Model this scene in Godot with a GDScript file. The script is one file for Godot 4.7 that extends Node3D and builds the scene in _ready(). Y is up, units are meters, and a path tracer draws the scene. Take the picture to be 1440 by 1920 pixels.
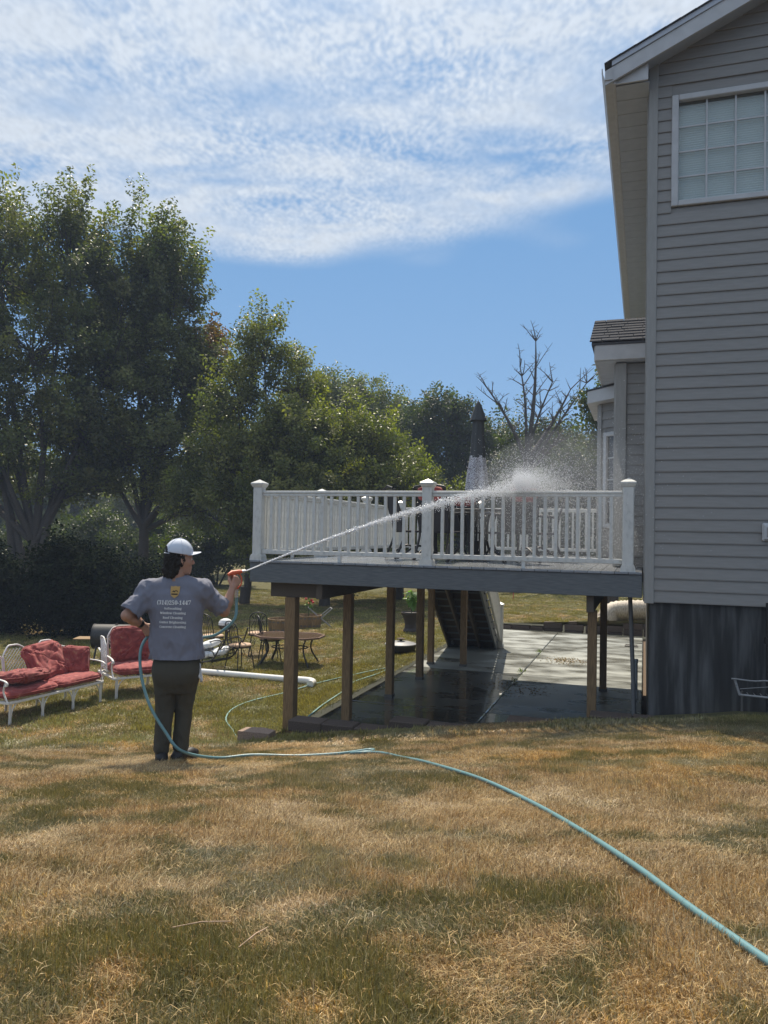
extends Node3D

const EYE := 2.6
const HEAD := 0.3229
var rng := RandomNumberGenerator.new()
var M := {}
var nz := FastNoiseLite.new()
var nz2 := FastNoiseLite.new()


class MB:
	var v := PackedVector3Array()
	var n := PackedVector3Array()
	var c := PackedColorArray()
	var uv := PackedVector2Array()
	var ix := PackedInt32Array()
	var tint := Color(1, 1, 1)
	var colored := false

	func tri(a: Vector3, b: Vector3, d: Vector3, na: Vector3, nb: Vector3, nd: Vector3) -> void:
		var k := v.size()
		if (b - a).cross(d - a).dot(na + nb + nd) > 0.0:
			v.append(a); v.append(d); v.append(b)
			n.append(na); n.append(nd); n.append(nb)
		else:
			v.append(a); v.append(b); v.append(d)
			n.append(na); n.append(nb); n.append(nd)
		for i in 3:
			ix.append(k + i)
			c.append(tint)

	func quad(a: Vector3, b: Vector3, d: Vector3, e: Vector3, nn: Vector3) -> void:
		tri(a, b, d, nn, nn, nn)
		tri(a, d, e, nn, nn, nn)

	# a flat four-cornered face whose normal points away from a point inside
	func face(a: Vector3, b: Vector3, d: Vector3, e: Vector3, inside: Vector3) -> void:
		var nn := (b - a).cross(d - a)
		if nn.length_squared() < 1e-14:
			nn = (d - a).cross(e - a)
		nn = nn.normalized()
		if nn.dot((a + b + d + e) * 0.25 - inside) < 0.0:
			nn = -nn
		quad(a, b, d, e, nn)

	func box(t: Transform3D, size: Vector3, bev := 0.004) -> void:
		var h := size * 0.5
		bev = minf(bev, minf(h.x, minf(h.y, h.z)) * 0.6)
		var q := h - Vector3(bev, bev, bev)
		for ax in 3:
			var b := (ax + 1) % 3
			var d := (ax + 2) % 3
			for s in [-1.0, 1.0]:
				var nn := Vector3.ZERO
				nn[ax] = s
				var cs := []
				for k in [[-1, -1], [1, -1], [1, 1], [-1, 1]]:
					var p := Vector3.ZERO
					p[ax] = h[ax] * s
					p[b] = q[b] * k[0]
					p[d] = q[d] * k[1]
					cs.append(t * p)
				quad(cs[0], cs[1], cs[2], cs[3], (t.basis * nn).normalized())
			if bev > 0.0:
				for s in [-1.0, 1.0]:
					for s2 in [-1.0, 1.0]:
						var n2 := Vector3.ZERO
						n2[b] = s
						n2[d] = s2
						var e := []
						for k in [[0, -1], [0, 1], [1, 1], [1, -1]]:
							var p := Vector3.ZERO
							p[ax] = q[ax] * k[1]
							p[b] = (h[b] if k[0] == 0 else q[b]) * s
							p[d] = (q[d] if k[0] == 0 else h[d]) * s2
							e.append(t * p)
						quad(e[0], e[1], e[2], e[3], (t.basis * n2).normalized())
		if bev > 0.0:
			for sx in [-1.0, 1.0]:
				for sy in [-1.0, 1.0]:
					for sz in [-1.0, 1.0]:
						var g := Vector3(sx, sy, sz)
						var nn := (t.basis * g).normalized()
						tri(t * Vector3(h.x * sx, q.y * sy, q.z * sz), t * Vector3(q.x * sx, h.y * sy, q.z * sz), t * Vector3(q.x * sx, q.y * sy, h.z * sz), nn, nn, nn)

	func bar(a: Vector3, b: Vector3, w: float, h: float, up := Vector3.UP, bev := 0.003) -> void:
		var z := (b - a).normalized()
		if absf(z.dot(up)) > 0.99:
			up = Vector3.RIGHT
		var x := up.cross(z).normalized()
		box(Transform3D(Basis(x, z.cross(x), z), (a + b) * 0.5), Vector3(w, h, a.distance_to(b)), bev)

	# r: one radius, or one per point
	func tube(p: Array, r, sides := 8, caps := true, flat := 1.0) -> void:
		var m := p.size()
		var k0 := v.size()
		var x := Vector3.ZERO
		for i in m:
			var d: Vector3 = (p[mini(i + 1, m - 1)] - p[maxi(i - 1, 0)]).normalized()
			if i == 0:
				x = d.cross(Vector3.UP if absf(d.y) < 0.9 else Vector3.RIGHT).normalized()
			else:
				x = (x - d * x.dot(d)).normalized()
			var y := d.cross(x)
			var rad: float = r[i] if r is Array or r is PackedFloat32Array else r
			for j in sides:
				var a := TAU * j / sides
				var o := x * cos(a) + y * sin(a) * flat
				v.append(p[i] + o * rad)
				n.append((x * cos(a) * flat + y * sin(a)).normalized())
				c.append(tint)
		for i in m - 1:
			for j in sides:
				var a := k0 + i * sides + j
				var b := k0 + i * sides + (j + 1) % sides
				ix.append_array([a, a + sides, b, b, a + sides, b + sides])
		if caps:
			for e in [0, m - 1]:
				var d: Vector3 = (p[0] - p[1]).normalized() if e == 0 else (p[m - 1] - p[m - 2]).normalized()
				for j in range(1, sides - 1):
					var a: int = k0 + e * sides
					tri(v[a], v[a + j], v[a + j + 1], d, d, d)

	# profile: [radius, height] pairs, upwards
	func lathe(t: Transform3D, prof: Array, sides := 24, sq := 1.0) -> void:
		for i in prof.size() - 1:
			var r0: float = prof[i][0]
			var r1: float = prof[i + 1][0]
			var y0: float = prof[i][1]
			var y1: float = prof[i + 1][1]
			var sl := Vector2(y1 - y0, r0 - r1)
			if sl.length() < 1e-7:
				continue
			sl = sl.normalized()
			for j in sides:
				var a := TAU * j / sides
				var b := TAU * (j + 1) / sides
				var ca := Vector3(cos(a), 0, sin(a) * sq)
				var cb := Vector3(cos(b), 0, sin(b) * sq)
				var na := (t.basis * Vector3(cos(a) * sl.x, sl.y, sin(a) * sl.x)).normalized()
				var nb := (t.basis * Vector3(cos(b) * sl.x, sl.y, sin(b) * sl.x)).normalized()
				var p0 := t * (ca * r0 + Vector3(0, y0, 0))
				var p1 := t * (cb * r0 + Vector3(0, y0, 0))
				var p2 := t * (cb * r1 + Vector3(0, y1, 0))
				var p3 := t * (ca * r1 + Vector3(0, y1, 0))
				tri(p0, p1, p2, na, nb, nb)
				tri(p0, p2, p3, na, nb, na)

	# polygon in x, y pushed out along z from 0 to depth
	func prism(poly: PackedVector2Array, t: Transform3D, depth: float) -> void:
		var tr := Geometry2D.triangulate_polygon(poly)
		for z in [0.0, depth]:
			var nn := (t.basis * Vector3(0, 0, -1.0 if z == 0.0 else 1.0)).normalized()
			for i in range(0, tr.size(), 3):
				tri(t * Vector3(poly[tr[i]].x, poly[tr[i]].y, z), t * Vector3(poly[tr[i + 1]].x, poly[tr[i + 1]].y, z), t * Vector3(poly[tr[i + 2]].x, poly[tr[i + 2]].y, z), nn, nn, nn)
		var area := 0.0
		for i in poly.size():
			area += poly[i].cross(poly[(i + 1) % poly.size()])
		for i in poly.size():
			var a := poly[i]
			var b := poly[(i + 1) % poly.size()]
			var e := b - a
			var o := Vector2(e.y, -e.x).normalized() * signf(area)
			quad(t * Vector3(a.x, a.y, 0), t * Vector3(b.x, b.y, 0), t * Vector3(b.x, b.y, depth), t * Vector3(a.x, a.y, depth), (t.basis * Vector3(o.x, o.y, 0)).normalized())

	# a grid of points, rows by columns, with smooth normals
	func grid(pts: Array, cols: int, closed := false, outward := Vector3.ZERO) -> void:
		var rows := pts.size() / cols
		var k0 := v.size()
		for i in rows:
			for j in cols:
				var a: Vector3 = pts[i * cols + (j + 1) % cols] if closed or j < cols - 1 else pts[i * cols + j]
				var b: Vector3 = pts[i * cols + (j - 1 + cols) % cols] if closed or j > 0 else pts[i * cols + j]
				var d: Vector3 = pts[mini(i + 1, rows - 1) * cols + j]
				var e: Vector3 = pts[maxi(i - 1, 0) * cols + j]
				var nn := (a - b).cross(d - e).normalized()
				v.append(pts[i * cols + j])
				n.append(nn)
				c.append(tint)
		var flip := false
		if outward != Vector3.ZERO:
			var s := 0.0
			for i in range(k0, v.size()):
				s += n[i].dot(v[i] - outward)
			flip = s < 0.0
		if flip:
			for i in range(k0, v.size()):
				n[i] = -n[i]
		for i in rows - 1:
			for j in (cols if closed else cols - 1):
				var a := k0 + i * cols + j
				var b := k0 + i * cols + (j + 1) % cols
				for q in [[a, b, a + cols], [b, b + cols, a + cols]]:
					var fn: Vector3 = (v[q[1]] - v[q[0]]).cross(v[q[2]] - v[q[0]])
					if fn.dot(n[q[0]] + n[q[1]] + n[q[2]]) > 0.0:
						ix.append_array([q[0], q[2], q[1]])
					else:
						ix.append_array(q)

	# a pillow-like block: superellipsoid with soft creases
	func pillow(t: Transform3D, size: Vector3, e1 := 0.32, wr := 0.012, sd := 1, nu := 40, nv := 22) -> void:
		var f := FastNoiseLite.new()
		f.seed = sd
		f.frequency = 1.0
		f.fractal_octaves = 3
		var pts := []
		var sp := func(x: float, p: float) -> float: return signf(x) * pow(absf(x), p)
		for i in nv + 1:
			var la := PI * (float(i) / nv - 0.5)
			for j in nu:
				var lo := TAU * j / nu
				var q := Vector3(sp.call(cos(la), 0.5) * sp.call(cos(lo), e1), sp.call(sin(la), 0.75), sp.call(cos(la), 0.5) * sp.call(sin(lo), e1))
				var p := q * size * 0.5
				var k := f.get_noise_3d(p.x * 5.0, p.y * 5.0, p.z * 5.0)
				var fold := absf(f.get_noise_3d(p.x * 6.0 + 40.0 + p.z * 5.0, p.y * 3.0, p.z * 6.0 - p.x * 2.0))
				var fine := absf(f.get_noise_3d(p.x * 15.0 - p.z * 9.0, p.y * 5.0 + 9.0, p.z * 15.0))
				p += q.normalized() * (k * wr * 1.2 - (0.22 - minf(fold, 0.22)) * wr * 3.2 - (0.15 - minf(fine, 0.15)) * wr * 1.8)
				pts.append(t * p)
		grid(pts, nu, true, t.origin)

	func mesh() -> ArrayMesh:
		var a := []
		a.resize(Mesh.ARRAY_MAX)
		a[Mesh.ARRAY_VERTEX] = v
		a[Mesh.ARRAY_NORMAL] = n
		if colored:
			a[Mesh.ARRAY_COLOR] = c
		if uv.size() == v.size():
			a[Mesh.ARRAY_TEX_UV] = uv
		a[Mesh.ARRAY_INDEX] = ix
		var m := ArrayMesh.new()
		m.add_surface_from_arrays(Mesh.PRIMITIVE_TRIANGLES, a)
		return m


func P(s: float, y: float, w: float) -> Vector3:
	return Vector3(s, y, -w)


func T(p: Vector3, yaw := 0.0, pitch := 0.0, roll := 0.0) -> Transform3D:
	return Transform3D(Basis.from_euler(Vector3(pitch, yaw, roll)), p)


func obj(called: String, m, mt: Material, parent: Node = self, label := "") -> MeshInstance3D:
	var o := MeshInstance3D.new()
	o.name = called
	o.mesh = m.mesh() if m is MB else m
	o.material_override = mt
	parent.add_child(o, true)
	if label:
		o.set_meta("label", label)
	return o


func tag(o: Node, label: String, category: String, group := "", kind := "") -> Node:
	if label:
		o.set_meta("label", label)
	if category:
		o.set_meta("category", category)
	if group:
		o.set_meta("group", group)
	if kind:
		o.set_meta("kind", kind)
	return o


func thing(called: String, label: String, category: String, at := Vector3.ZERO, turn := 0.0, group := "") -> Node3D:
	var o := Node3D.new()
	o.name = called
	add_child(o, true)
	o.position = at
	o.rotation.y = turn
	tag(o, label, category, group)
	return o


func twin(src: Node3D, label: String, at: Vector3, turn: float) -> Node3D:
	var o: Node3D = src.duplicate()
	o.name = str(src.name)
	add_child(o, true)
	o.position = at
	o.rotation.y = turn
	o.set_meta("label", label)
	return o


func L(r: float, g: float, b: float) -> Color:
	return Color(r, g, b).linear_to_srgb()


func mat(called: String, col: Color, rough := 0.7, metal := 0.0) -> StandardMaterial3D:
	var m := StandardMaterial3D.new()
	m.resource_name = called
	m.albedo_color = col.linear_to_srgb()
	m.roughness = rough
	m.metallic = metal
	M[called] = m
	return m


func noise(sd: int, freq: float, oct := 4, kind := FastNoiseLite.TYPE_SIMPLEX_SMOOTH) -> FastNoiseLite:
	var f := FastNoiseLite.new()
	f.seed = sd
	f.noise_type = kind
	f.frequency = freq
	f.fractal_octaves = oct
	return f


# stops: [offset, linear colour] pairs
func ntex(f: FastNoiseLite, stops: Array, size := 512) -> NoiseTexture2D:
	var t := NoiseTexture2D.new()
	t.width = size
	t.height = size
	t.seamless = true
	t.noise = f
	if stops.size():
		var g := Gradient.new()
		g.offsets = PackedFloat32Array(stops.map(func(x): return x[0]))
		g.colors = PackedColorArray(stops.map(func(x): return (x[1] as Color).linear_to_srgb()))
		t.color_ramp = g
	return t


func grey(x: float) -> Color:
	return Color(x, x, x)


# a mottled triplanar material: albedo from noise, roughness texture, relief
func rough_mat(called: String, stops: Array, sc: Vector3, rough := 0.8, relief := 0.0, sd := 1, freq := 0.02, world := false, oct := 5) -> StandardMaterial3D:
	var m := mat(called, Color.WHITE, rough)
	m.albedo_texture = ntex(noise(sd, freq, oct), stops)
	m.uv1_triplanar = true
	m.uv1_world_triplanar = world
	m.uv1_scale = sc
	m.uv1_triplanar_sharpness = 6.0
	if relief > 0.0:
		m.heightmap_enabled = true
		m.heightmap_scale = relief
		m.heightmap_texture = ntex(noise(sd + 50, freq * 1.7, 5), [])
	return m


func smooth(a: float, b: float, x: float) -> float:
	var u := clampf((x - a) / (b - a), 0.0, 1.0)
	return u * u * (3.0 - 2.0 * u)


func edge_h(s: float) -> float:
	return clampf(0.70 + 0.146 * s, 0.0, 0.83)


# height of the lawn: it falls away from the camera to the patio and the lower lawn
func gh(s: float, w: float) -> float:
	var u := w / lerpf(8.3, 7.3, smooth(-5.0, -6.6, s))
	var t := u
	if u > 1.15:
		t = 1.0
	elif u > 0.85:
		t = 1.0 - (1.15 - u) * (1.15 - u) / 0.6
	elif u < 0.0:
		t = -smooth(0.0, 1.0, -u * 0.6) * 0.6
	var h := lerpf(1.755, edge_h(s), t)
	if w > 21.0:
		h = lerpf(h, 0.16, smooth(-5.6, -4.2, s) * smooth(21.0, 21.6, w))
	h += nz.get_noise_2d(s, w) * 0.03 * smooth(0.0, 2.0, absf(w - 21.4)) * smooth(1.0, 3.0, Vector2(s, w).length())
	if w > 30.0:
		h += smooth(30.0, 90.0, w) * 0.5
	return h


func path_points(p: Array, step := 0.05) -> Array:
	var c := Curve3D.new()
	for i in p.size():
		var a: Vector3 = p[maxi(i - 1, 0)]
		var b: Vector3 = p[mini(i + 1, p.size() - 1)]
		var q: Vector3 = p[i]
		var tg: Vector3 = (b - a) / 6.0
		c.add_point(q, -tg, tg)
	c.bake_interval = step
	return Array(c.get_baked_points())


func multi(called: String, m: Mesh, mt: Material, tf: Array, cols, parent: Node = self) -> MultiMeshInstance3D:
	var mm := MultiMesh.new()
	mm.transform_format = MultiMesh.TRANSFORM_3D
	mm.use_colors = cols != null
	mm.mesh = m
	mm.instance_count = tf.size()
	for i in tf.size():
		mm.set_instance_transform(i, tf[i])
	if cols != null:
		for i in tf.size():
			mm.set_instance_color(i, cols[i])
	var o := MultiMeshInstance3D.new()
	o.name = called
	o.multimesh = mm
	o.material_override = mt
	o.set_meta("kind", "stuff")
	parent.add_child(o, true)
	return o


func _ready() -> void:
	rng.seed = 7
	nz.seed = 3
	nz.frequency = 0.35
	nz.fractal_octaves = 3
	nz2.seed = 11
	nz2.frequency = 0.8
	nz2.fractal_octaves = 4
	# camera
	var cam := Camera3D.new()
	cam.name = "camera"
	cam.fov = 66.7
	cam.near = 0.05
	cam.far = 600.0
	cam.position = Vector3(0, EYE, 0)
	cam.rotation = Vector3(0.0254, HEAD, 0.0179)
	add_child(cam)
	cam.current = true
	# sky, air and exposure
	var env := Environment.new()
	env.background_mode = Environment.BG_SKY
	env.sky = Sky.new()
	var pano := PanoramaSkyMaterial.new()
	pano.panorama = ImageTexture.create_from_image(sky_image())
	pano.energy_multiplier = 0.84
	env.sky.sky_material = pano
	env.tonemap_mode = Environment.TONE_MAPPER_LINEAR
	env.tonemap_exposure = 1.26
	env.fog_enabled = true
	env.fog_density = 0.0014
	env.fog_light_color = Color(0.80, 0.88, 1.0)
	env.sdfgi_enabled = true
	env.ssao_enabled = true
	env.ssil_enabled = true
	env.volumetric_fog_enabled = true
	env.volumetric_fog_density = 0.0
	var we := WorldEnvironment.new()
	we.name = "environment"
	we.environment = env
	add_child(we)
	# the sun: high ahead of the camera, a little left of the line of sight
	var sun := DirectionalLight3D.new()
	sun.name = "sun"
	sun.light_energy = 1.6
	sun.light_color = Color(1.0, 0.95, 0.87)
	sun.light_angular_distance = 0.5
	sun.shadow_enabled = true
	sun.look_at_from_position(Vector3.ZERO, -sun_dir())
	add_child(sun)
	materials()
	more_materials()
	ground()
	house()
	patio()
	deck()
	trees()
	deck_furniture()
	lawn_furniture()
	small_things()
	person()
	hoses()
	spray()
	grass()


func sun_dir() -> Vector3:
	var az := HEAD + deg_to_rad(5.0)
	var el := deg_to_rad(58.0)
	return Vector3(-sin(az) * cos(el), sin(el), -cos(az) * cos(el))


var cl1 := FastNoiseLite.new()
var cl2 := FastNoiseLite.new()
var cl3 := FastNoiseLite.new()
var cl4 := FastNoiseLite.new()


func sky_color(d: Vector3, fine: bool) -> Color:
	var sd := sun_dir()
	var el := asin(clampf(d.y, -1.0, 1.0))
	var ang := acos(clampf(d.dot(sd), -1.0, 1.0))
	var low := smooth(0.0, 0.5, el)
	var blue := Color(0.275, 0.47, 0.745).lerp(Color(0.165, 0.345, 0.635), low)
	blue = blue.lerp(Color(0.15, 0.30, 0.58), smooth(0.5, 1.3, el))
	var glow := exp(-ang * ang / 0.10) * 0.55 + exp(-ang / 0.35) * 0.25
	var col := blue * (1.0 + glow * 0.55) + Color(0.10, 0.10, 0.09) * glow
	if d.y > 0.12:
		# a sheet of high cloud in small ripples, seen in perspective
		var f := Vector2(-sin(HEAD), -cos(HEAD))
		var rr := Vector2(cos(HEAD), -sin(HEAD))
		var g := Vector2(d.x, d.z)
		var u := g.dot(rr) / d.y
		var v := g.dot(f) / d.y
		var wob := cl3.get_noise_2d(u * 0.9, v * 0.9)
		# the sheet ends on a ragged line ahead; it goes on behind
		var rim := 2.72 + wob * 0.45 - 0.55 * smooth(0.25, 1.1, u) + 0.10 * smooth(0.0, -1.2, u)
		var cover := smooth(rim + 0.10, rim - 0.32, v)
		if v < 0.0:
			cover *= smooth(0.12, 0.35, d.y)
		cover *= smooth(0.13, 0.30, d.y)
		if cover > 0.0:
			var big := cl3.get_noise_2d(u * 1.7 + 20.0, v * 2.6)
			var x := u + cl1.get_noise_2d(u * 3.0 + 9.0, v * 3.0) * 0.02
			var y := v + cl1.get_noise_2d(u * 3.0, v * 3.0 + 30.0) * 0.02
			var a := cl1.get_noise_2d(x * 8.0, y * 6.0)
			var b := 0.55 * cl2.get_noise_2d(x * 24.0, y * 15.0) - 0.55 * (cl4.get_noise_2d(x * 19.0, y * 12.0) + 0.45)
			var e := cl2.get_noise_2d(x * 52.0 + 5.0, y * 34.0) if fine else 0.0
			var st := clampf(0.62 + 1.1 * cl3.get_noise_2d(u * 1.4 + 50.0, v * 1.9), 0.12, 1.25)
			var wisp := cl1.get_noise_2d(x * 1.6 + y * 0.8 + 70.0, y * 5.2 - x * 0.9)
			var rip := sin(y * 44.0 + x * 13.0 + 5.0 * cl1.get_noise_2d(x * 2.2, y * 2.2 + 11.0)) * smooth(-0.05, 0.3, cl3.get_noise_2d(u * 2.1 - 40.0, v * 2.4))
			var dens := 0.76 + 0.40 * big + 0.18 * a + 0.16 * wisp + (0.30 * b + 0.30 * e) * st + 0.13 * rip
			var hole := exp(-(Vector2((u - 0.22) / 0.32, (v - 2.02) / 0.20)).length_squared())
			dens = clampf(dens - 0.45 * hole, 0.12, 1.0) * cover
			var white := Color(0.66, 0.735, 0.835) * (1.0 + glow * 0.42) * (0.94 + 0.10 * b + 0.05 * e)
			col = col.lerp(white, clampf(dens, 0.0, 1.0))
	return col


func sky_image() -> Image:
	cl1.seed = 21
	cl1.frequency = 1.0
	cl1.fractal_octaves = 3
	cl2.seed = 5
	cl2.frequency = 1.0
	cl2.fractal_octaves = 2
	cl4.seed = 8
	cl4.noise_type = FastNoiseLite.TYPE_CELLULAR
	cl4.cellular_return_type = FastNoiseLite.RETURN_DISTANCE
	cl4.frequency = 1.0
	cl4.fractal_octaves = 2
	cl3.seed = 33
	cl3.frequency = 1.0
	cl3.fractal_octaves = 2
	var small := Image.create_empty(512, 256, false, Image.FORMAT_RGBF)
	paint_sky(small, Rect2i(0, 0, 512, 256), false)
	small.resize(4096, 2048, Image.INTERPOLATE_CUBIC)
	# the part in view in full detail: the panorama's first column looks along -z
	var x0 := int((1.0 - (HEAD + 0.63) / TAU) * 4096.0)
	paint_sky(small, Rect2i(x0, 500, 4096 - x0, 524), true)
	paint_sky(small, Rect2i(0, 500, int((0.63 - HEAD) / TAU * 4096.0), 524), true)
	return small


func paint_sky(im: Image, r: Rect2i, fine: bool) -> void:
	var w := im.get_width()
	var h := im.get_height()
	for y in range(r.position.y, r.end.y):
		var th := (float(y) + 0.5) / h * PI
		var cy := cos(th)
		var sy := sin(th)
		for x in range(r.position.x, r.end.x):
			if cy < 0.0:
				im.set_pixel(x, y, Color(0.14, 0.13, 0.09))
				continue
			var a := (float(x) + 0.5) / w * TAU
			im.set_pixel(x, y, sky_color(Vector3(sin(a) * sy, cy, -cos(a) * sy), fine))


func materials() -> void:
	rough_mat("siding", [[0.0, Color(0.235, 0.226, 0.212)], [1.0, Color(0.275, 0.265, 0.25)]], Vector3(0.4, 3.0, 0.4), 0.6, 0.0, 2, 0.02, true)
	rough_mat("trim", [[0.0, Color(0.275, 0.27, 0.255)], [1.0, Color(0.315, 0.31, 0.292)]], Vector3(2.0, 0.4, 2.0), 0.55, 0.0, 3, 0.02, true)
	rough_mat("white_trim", [[0.0, Color(0.44, 0.445, 0.45)], [1.0, Color(0.52, 0.525, 0.53)]], Vector3(1.0, 1.0, 1.0), 0.5, 0.0, 4, 0.01, true)
	var vin := rough_mat("vinyl", [[0.0, Color(0.44, 0.44, 0.40)], [0.30, Color(0.58, 0.58, 0.55)], [0.6, Color(0.62, 0.62, 0.585)], [1.0, Color(0.65, 0.645, 0.61)]], Vector3(2, 1, 2), 0.35, 0.0, 5, 0.015, true)
	vin.backlight_enabled = true
	vin.backlight = Color(0.3, 0.3, 0.28)
	rough_mat("shingle", [[0.0, Color(0.065, 0.068, 0.076)], [0.5, Color(0.10, 0.102, 0.112)], [1.0, Color(0.15, 0.153, 0.165)]], Vector3(4, 4, 4), 0.95, 0.3, 6, 0.06, true).metallic_specular = 0.08
	# bare concrete with dark damp runs down it
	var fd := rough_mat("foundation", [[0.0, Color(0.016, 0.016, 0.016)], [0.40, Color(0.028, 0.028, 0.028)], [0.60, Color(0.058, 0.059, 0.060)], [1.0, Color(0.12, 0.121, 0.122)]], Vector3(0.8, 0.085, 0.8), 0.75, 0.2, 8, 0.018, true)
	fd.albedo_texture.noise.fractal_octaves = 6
	# deck boards: grey stained wood with grain along the length
	for k in 3:
		var d := 0.03 * k
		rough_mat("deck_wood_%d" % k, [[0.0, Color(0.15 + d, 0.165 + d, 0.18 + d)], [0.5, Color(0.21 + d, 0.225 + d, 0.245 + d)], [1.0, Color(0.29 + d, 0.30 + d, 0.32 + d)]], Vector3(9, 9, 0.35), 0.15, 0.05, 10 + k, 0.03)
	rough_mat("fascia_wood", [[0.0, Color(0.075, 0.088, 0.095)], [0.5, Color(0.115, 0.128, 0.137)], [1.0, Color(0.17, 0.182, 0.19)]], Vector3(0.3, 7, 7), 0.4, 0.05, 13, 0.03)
	for k in 3:
		var d := 1.2 + 0.16 * k
		rough_mat("post_wood_%d" % k, [[0.0, Color(0.09, 0.056, 0.026) * d], [0.5, Color(0.18, 0.115, 0.055) * d], [1.0, Color(0.29, 0.19, 0.095) * d]], Vector3(8, 0.35, 8), 0.7, 0.08, 15 + k, 0.03)
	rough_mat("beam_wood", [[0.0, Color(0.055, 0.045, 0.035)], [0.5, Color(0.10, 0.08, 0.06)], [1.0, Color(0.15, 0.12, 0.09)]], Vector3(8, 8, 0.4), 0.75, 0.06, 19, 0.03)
	# concrete: wet and dry by one noise that also sets the gloss
	var cn := noise(31, 0.006, 5)
	for k in 4:
		# 0: standing wet ... 3: drying
		var d: float = [0.36, 0.62, 1.0, 1.1][k]
		var cm := mat("concrete_%d" % k, Color.WHITE, 1.0)
		cm.albedo_texture = ntex(cn, [[0.0, Color(0.10, 0.098, 0.08) * d], [0.30, Color(0.16, 0.162, 0.142) * d], [0.62, Color(0.25, 0.265, 0.245) * d], [1.0, Color(0.33, 0.35, 0.33) * d]], 1024)
		cm.roughness_texture = ntex(cn, [[0.0, grey(0.02)], [0.35, grey(0.03 + 0.02 * k)], [0.65, grey(0.06 + 0.06 * k)], [1.0, grey(0.12 + 0.10 * k)]], 1024)
		cm.uv1_triplanar = true
		cm.uv1_world_triplanar = true
		cm.uv1_scale = Vector3(0.13, 0.13, 0.24)
		cm.heightmap_enabled = true
		cm.heightmap_texture = ntex(noise(33, 0.04, 4), [])
		cm.heightmap_scale = 0.012 + 0.012 * k
		cm.clearcoat_enabled = k < 2
		cm.clearcoat = 1.0
		cm.clearcoat_roughness = 0.03
	for k in 3:
		var d := 1.0 - 0.15 * k
		rough_mat("block_%d" % k, [[0.0, Color(0.06, 0.044, 0.036) * d], [0.5, Color(0.115, 0.085, 0.068) * d], [1.0, Color(0.19, 0.145, 0.118) * d]], Vector3(3, 3, 3), 0.9, 0.35, 40 + k, 0.04)
	var gl := mat("glass", Color(0.55, 0.65, 0.65), 0.04)
	gl.transparency = BaseMaterial3D.TRANSPARENCY_ALPHA
	gl.albedo_color.a = 0.12
	rough_mat("blind", [[0.0, Color(0.38, 0.45, 0.44)], [1.0, Color(0.44, 0.51, 0.50)]], Vector3(0.5, 14, 0.5), 0.8, 0.0, 44, 0.02, true)
	rough_mat("white_metal", [[0.0, Color(0.62, 0.60, 0.57)], [1.0, Color(0.78, 0.77, 0.75)]], Vector3(5, 5, 5), 0.4, 0.0, 45, 0.03)
	rough_mat("black_metal", [[0.0, Color(0.012, 0.012, 0.013)], [1.0, Color(0.035, 0.032, 0.03)]], Vector3(6, 6, 6), 0.45, 0.0, 46, 0.03)
	# faded red cloth with a pale floral weave
	for k in 3:
		var d := 1.0 - 0.10 * k
		var rc := rough_mat("red_cloth_%d" % k, [[0.0, Color(0.19, 0.028, 0.028) * d], [0.5, Color(0.30, 0.050, 0.045) * d], [0.72, Color(0.35, 0.070, 0.060) * d], [0.86, Color(0.40, 0.135, 0.09) * d], [1.0, Color(0.40, 0.22, 0.12) * d]], Vector3(1.1, 1.1, 1.1), 0.85, 0.12, 50 + k, 0.016, false, 5)
		rc.rim_enabled = true
		rc.rim = 0.3
	rough_mat("tan_cloth", [[0.0, Color(0.42, 0.28, 0.19)], [1.0, Color(0.60, 0.44, 0.32)]], Vector3(4, 4, 4), 0.9, 0.08, 55, 0.04)
	rough_mat("white_cloth", [[0.0, Color(0.50, 0.52, 0.54)], [1.0, Color(0.75, 0.77, 0.78)]], Vector3(4, 4, 4), 0.7, 0.0, 56, 0.04)
	rough_mat("leaf_mould", [[0.0, Color(0.08, 0.055, 0.035)], [1.0, Color(0.20, 0.14, 0.09)]], Vector3(6, 6, 6), 0.9, 0.3, 57, 0.05)
	mat("hose_teal", Color(0.135, 0.26, 0.275), 0.38)
	mat("hose_pale", Color(0.26, 0.44, 0.42), 0.5)
	mat("pvc", Color(0.78, 0.78, 0.76), 0.35)
	mat("orange", Color(0.62, 0.10, 0.035), 0.45)
	mat("steel", Color(0.55, 0.55, 0.56), 0.3, 0.9)
	mat("window_dark", Color(0.03, 0.035, 0.04), 0.05)
	mat("steel_dull", Color(0.16, 0.15, 0.14), 0.6, 0.5)
	mat("dark_hole", Color(0.02, 0.02, 0.02), 0.9)
	rough_mat("bark", [[0.0, Color(0.045, 0.035, 0.028)], [1.0, Color(0.12, 0.10, 0.085)]], Vector3(3, 0.6, 3), 0.9, 0.6, 60, 0.05)
	rough_mat("dead_bark", [[0.0, Color(0.05, 0.042, 0.038)], [1.0, Color(0.11, 0.095, 0.085)]], Vector3(3, 0.6, 3), 0.9, 0.4, 61, 0.05)
	rough_mat("soffit", [[0.0, Color(0.40, 0.44, 0.50)], [1.0, Color(0.46, 0.50, 0.56)]], Vector3(1, 1, 1), 0.5, 0.0, 47, 0.01, true)
	var bf := mat("bush_leaf", Color.WHITE, 0.8)
	bf.vertex_color_use_as_albedo = true
	bf.metallic_specular = 0.1
	bf.backlight_enabled = true
	bf.backlight = Color(0.4, 0.5, 0.2)
	var lf := mat("leaf", Color.WHITE, 0.42)
	lf.vertex_color_use_as_albedo = true
	lf.backlight_enabled = true
	lf.backlight = Color(0.92, 1.0, 0.42)
	lf.metallic_specular = 0.5
	var gb := mat("blade", Color.WHITE, 0.45)
	gb.vertex_color_use_as_albedo = true
	gb.backlight_enabled = true
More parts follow.
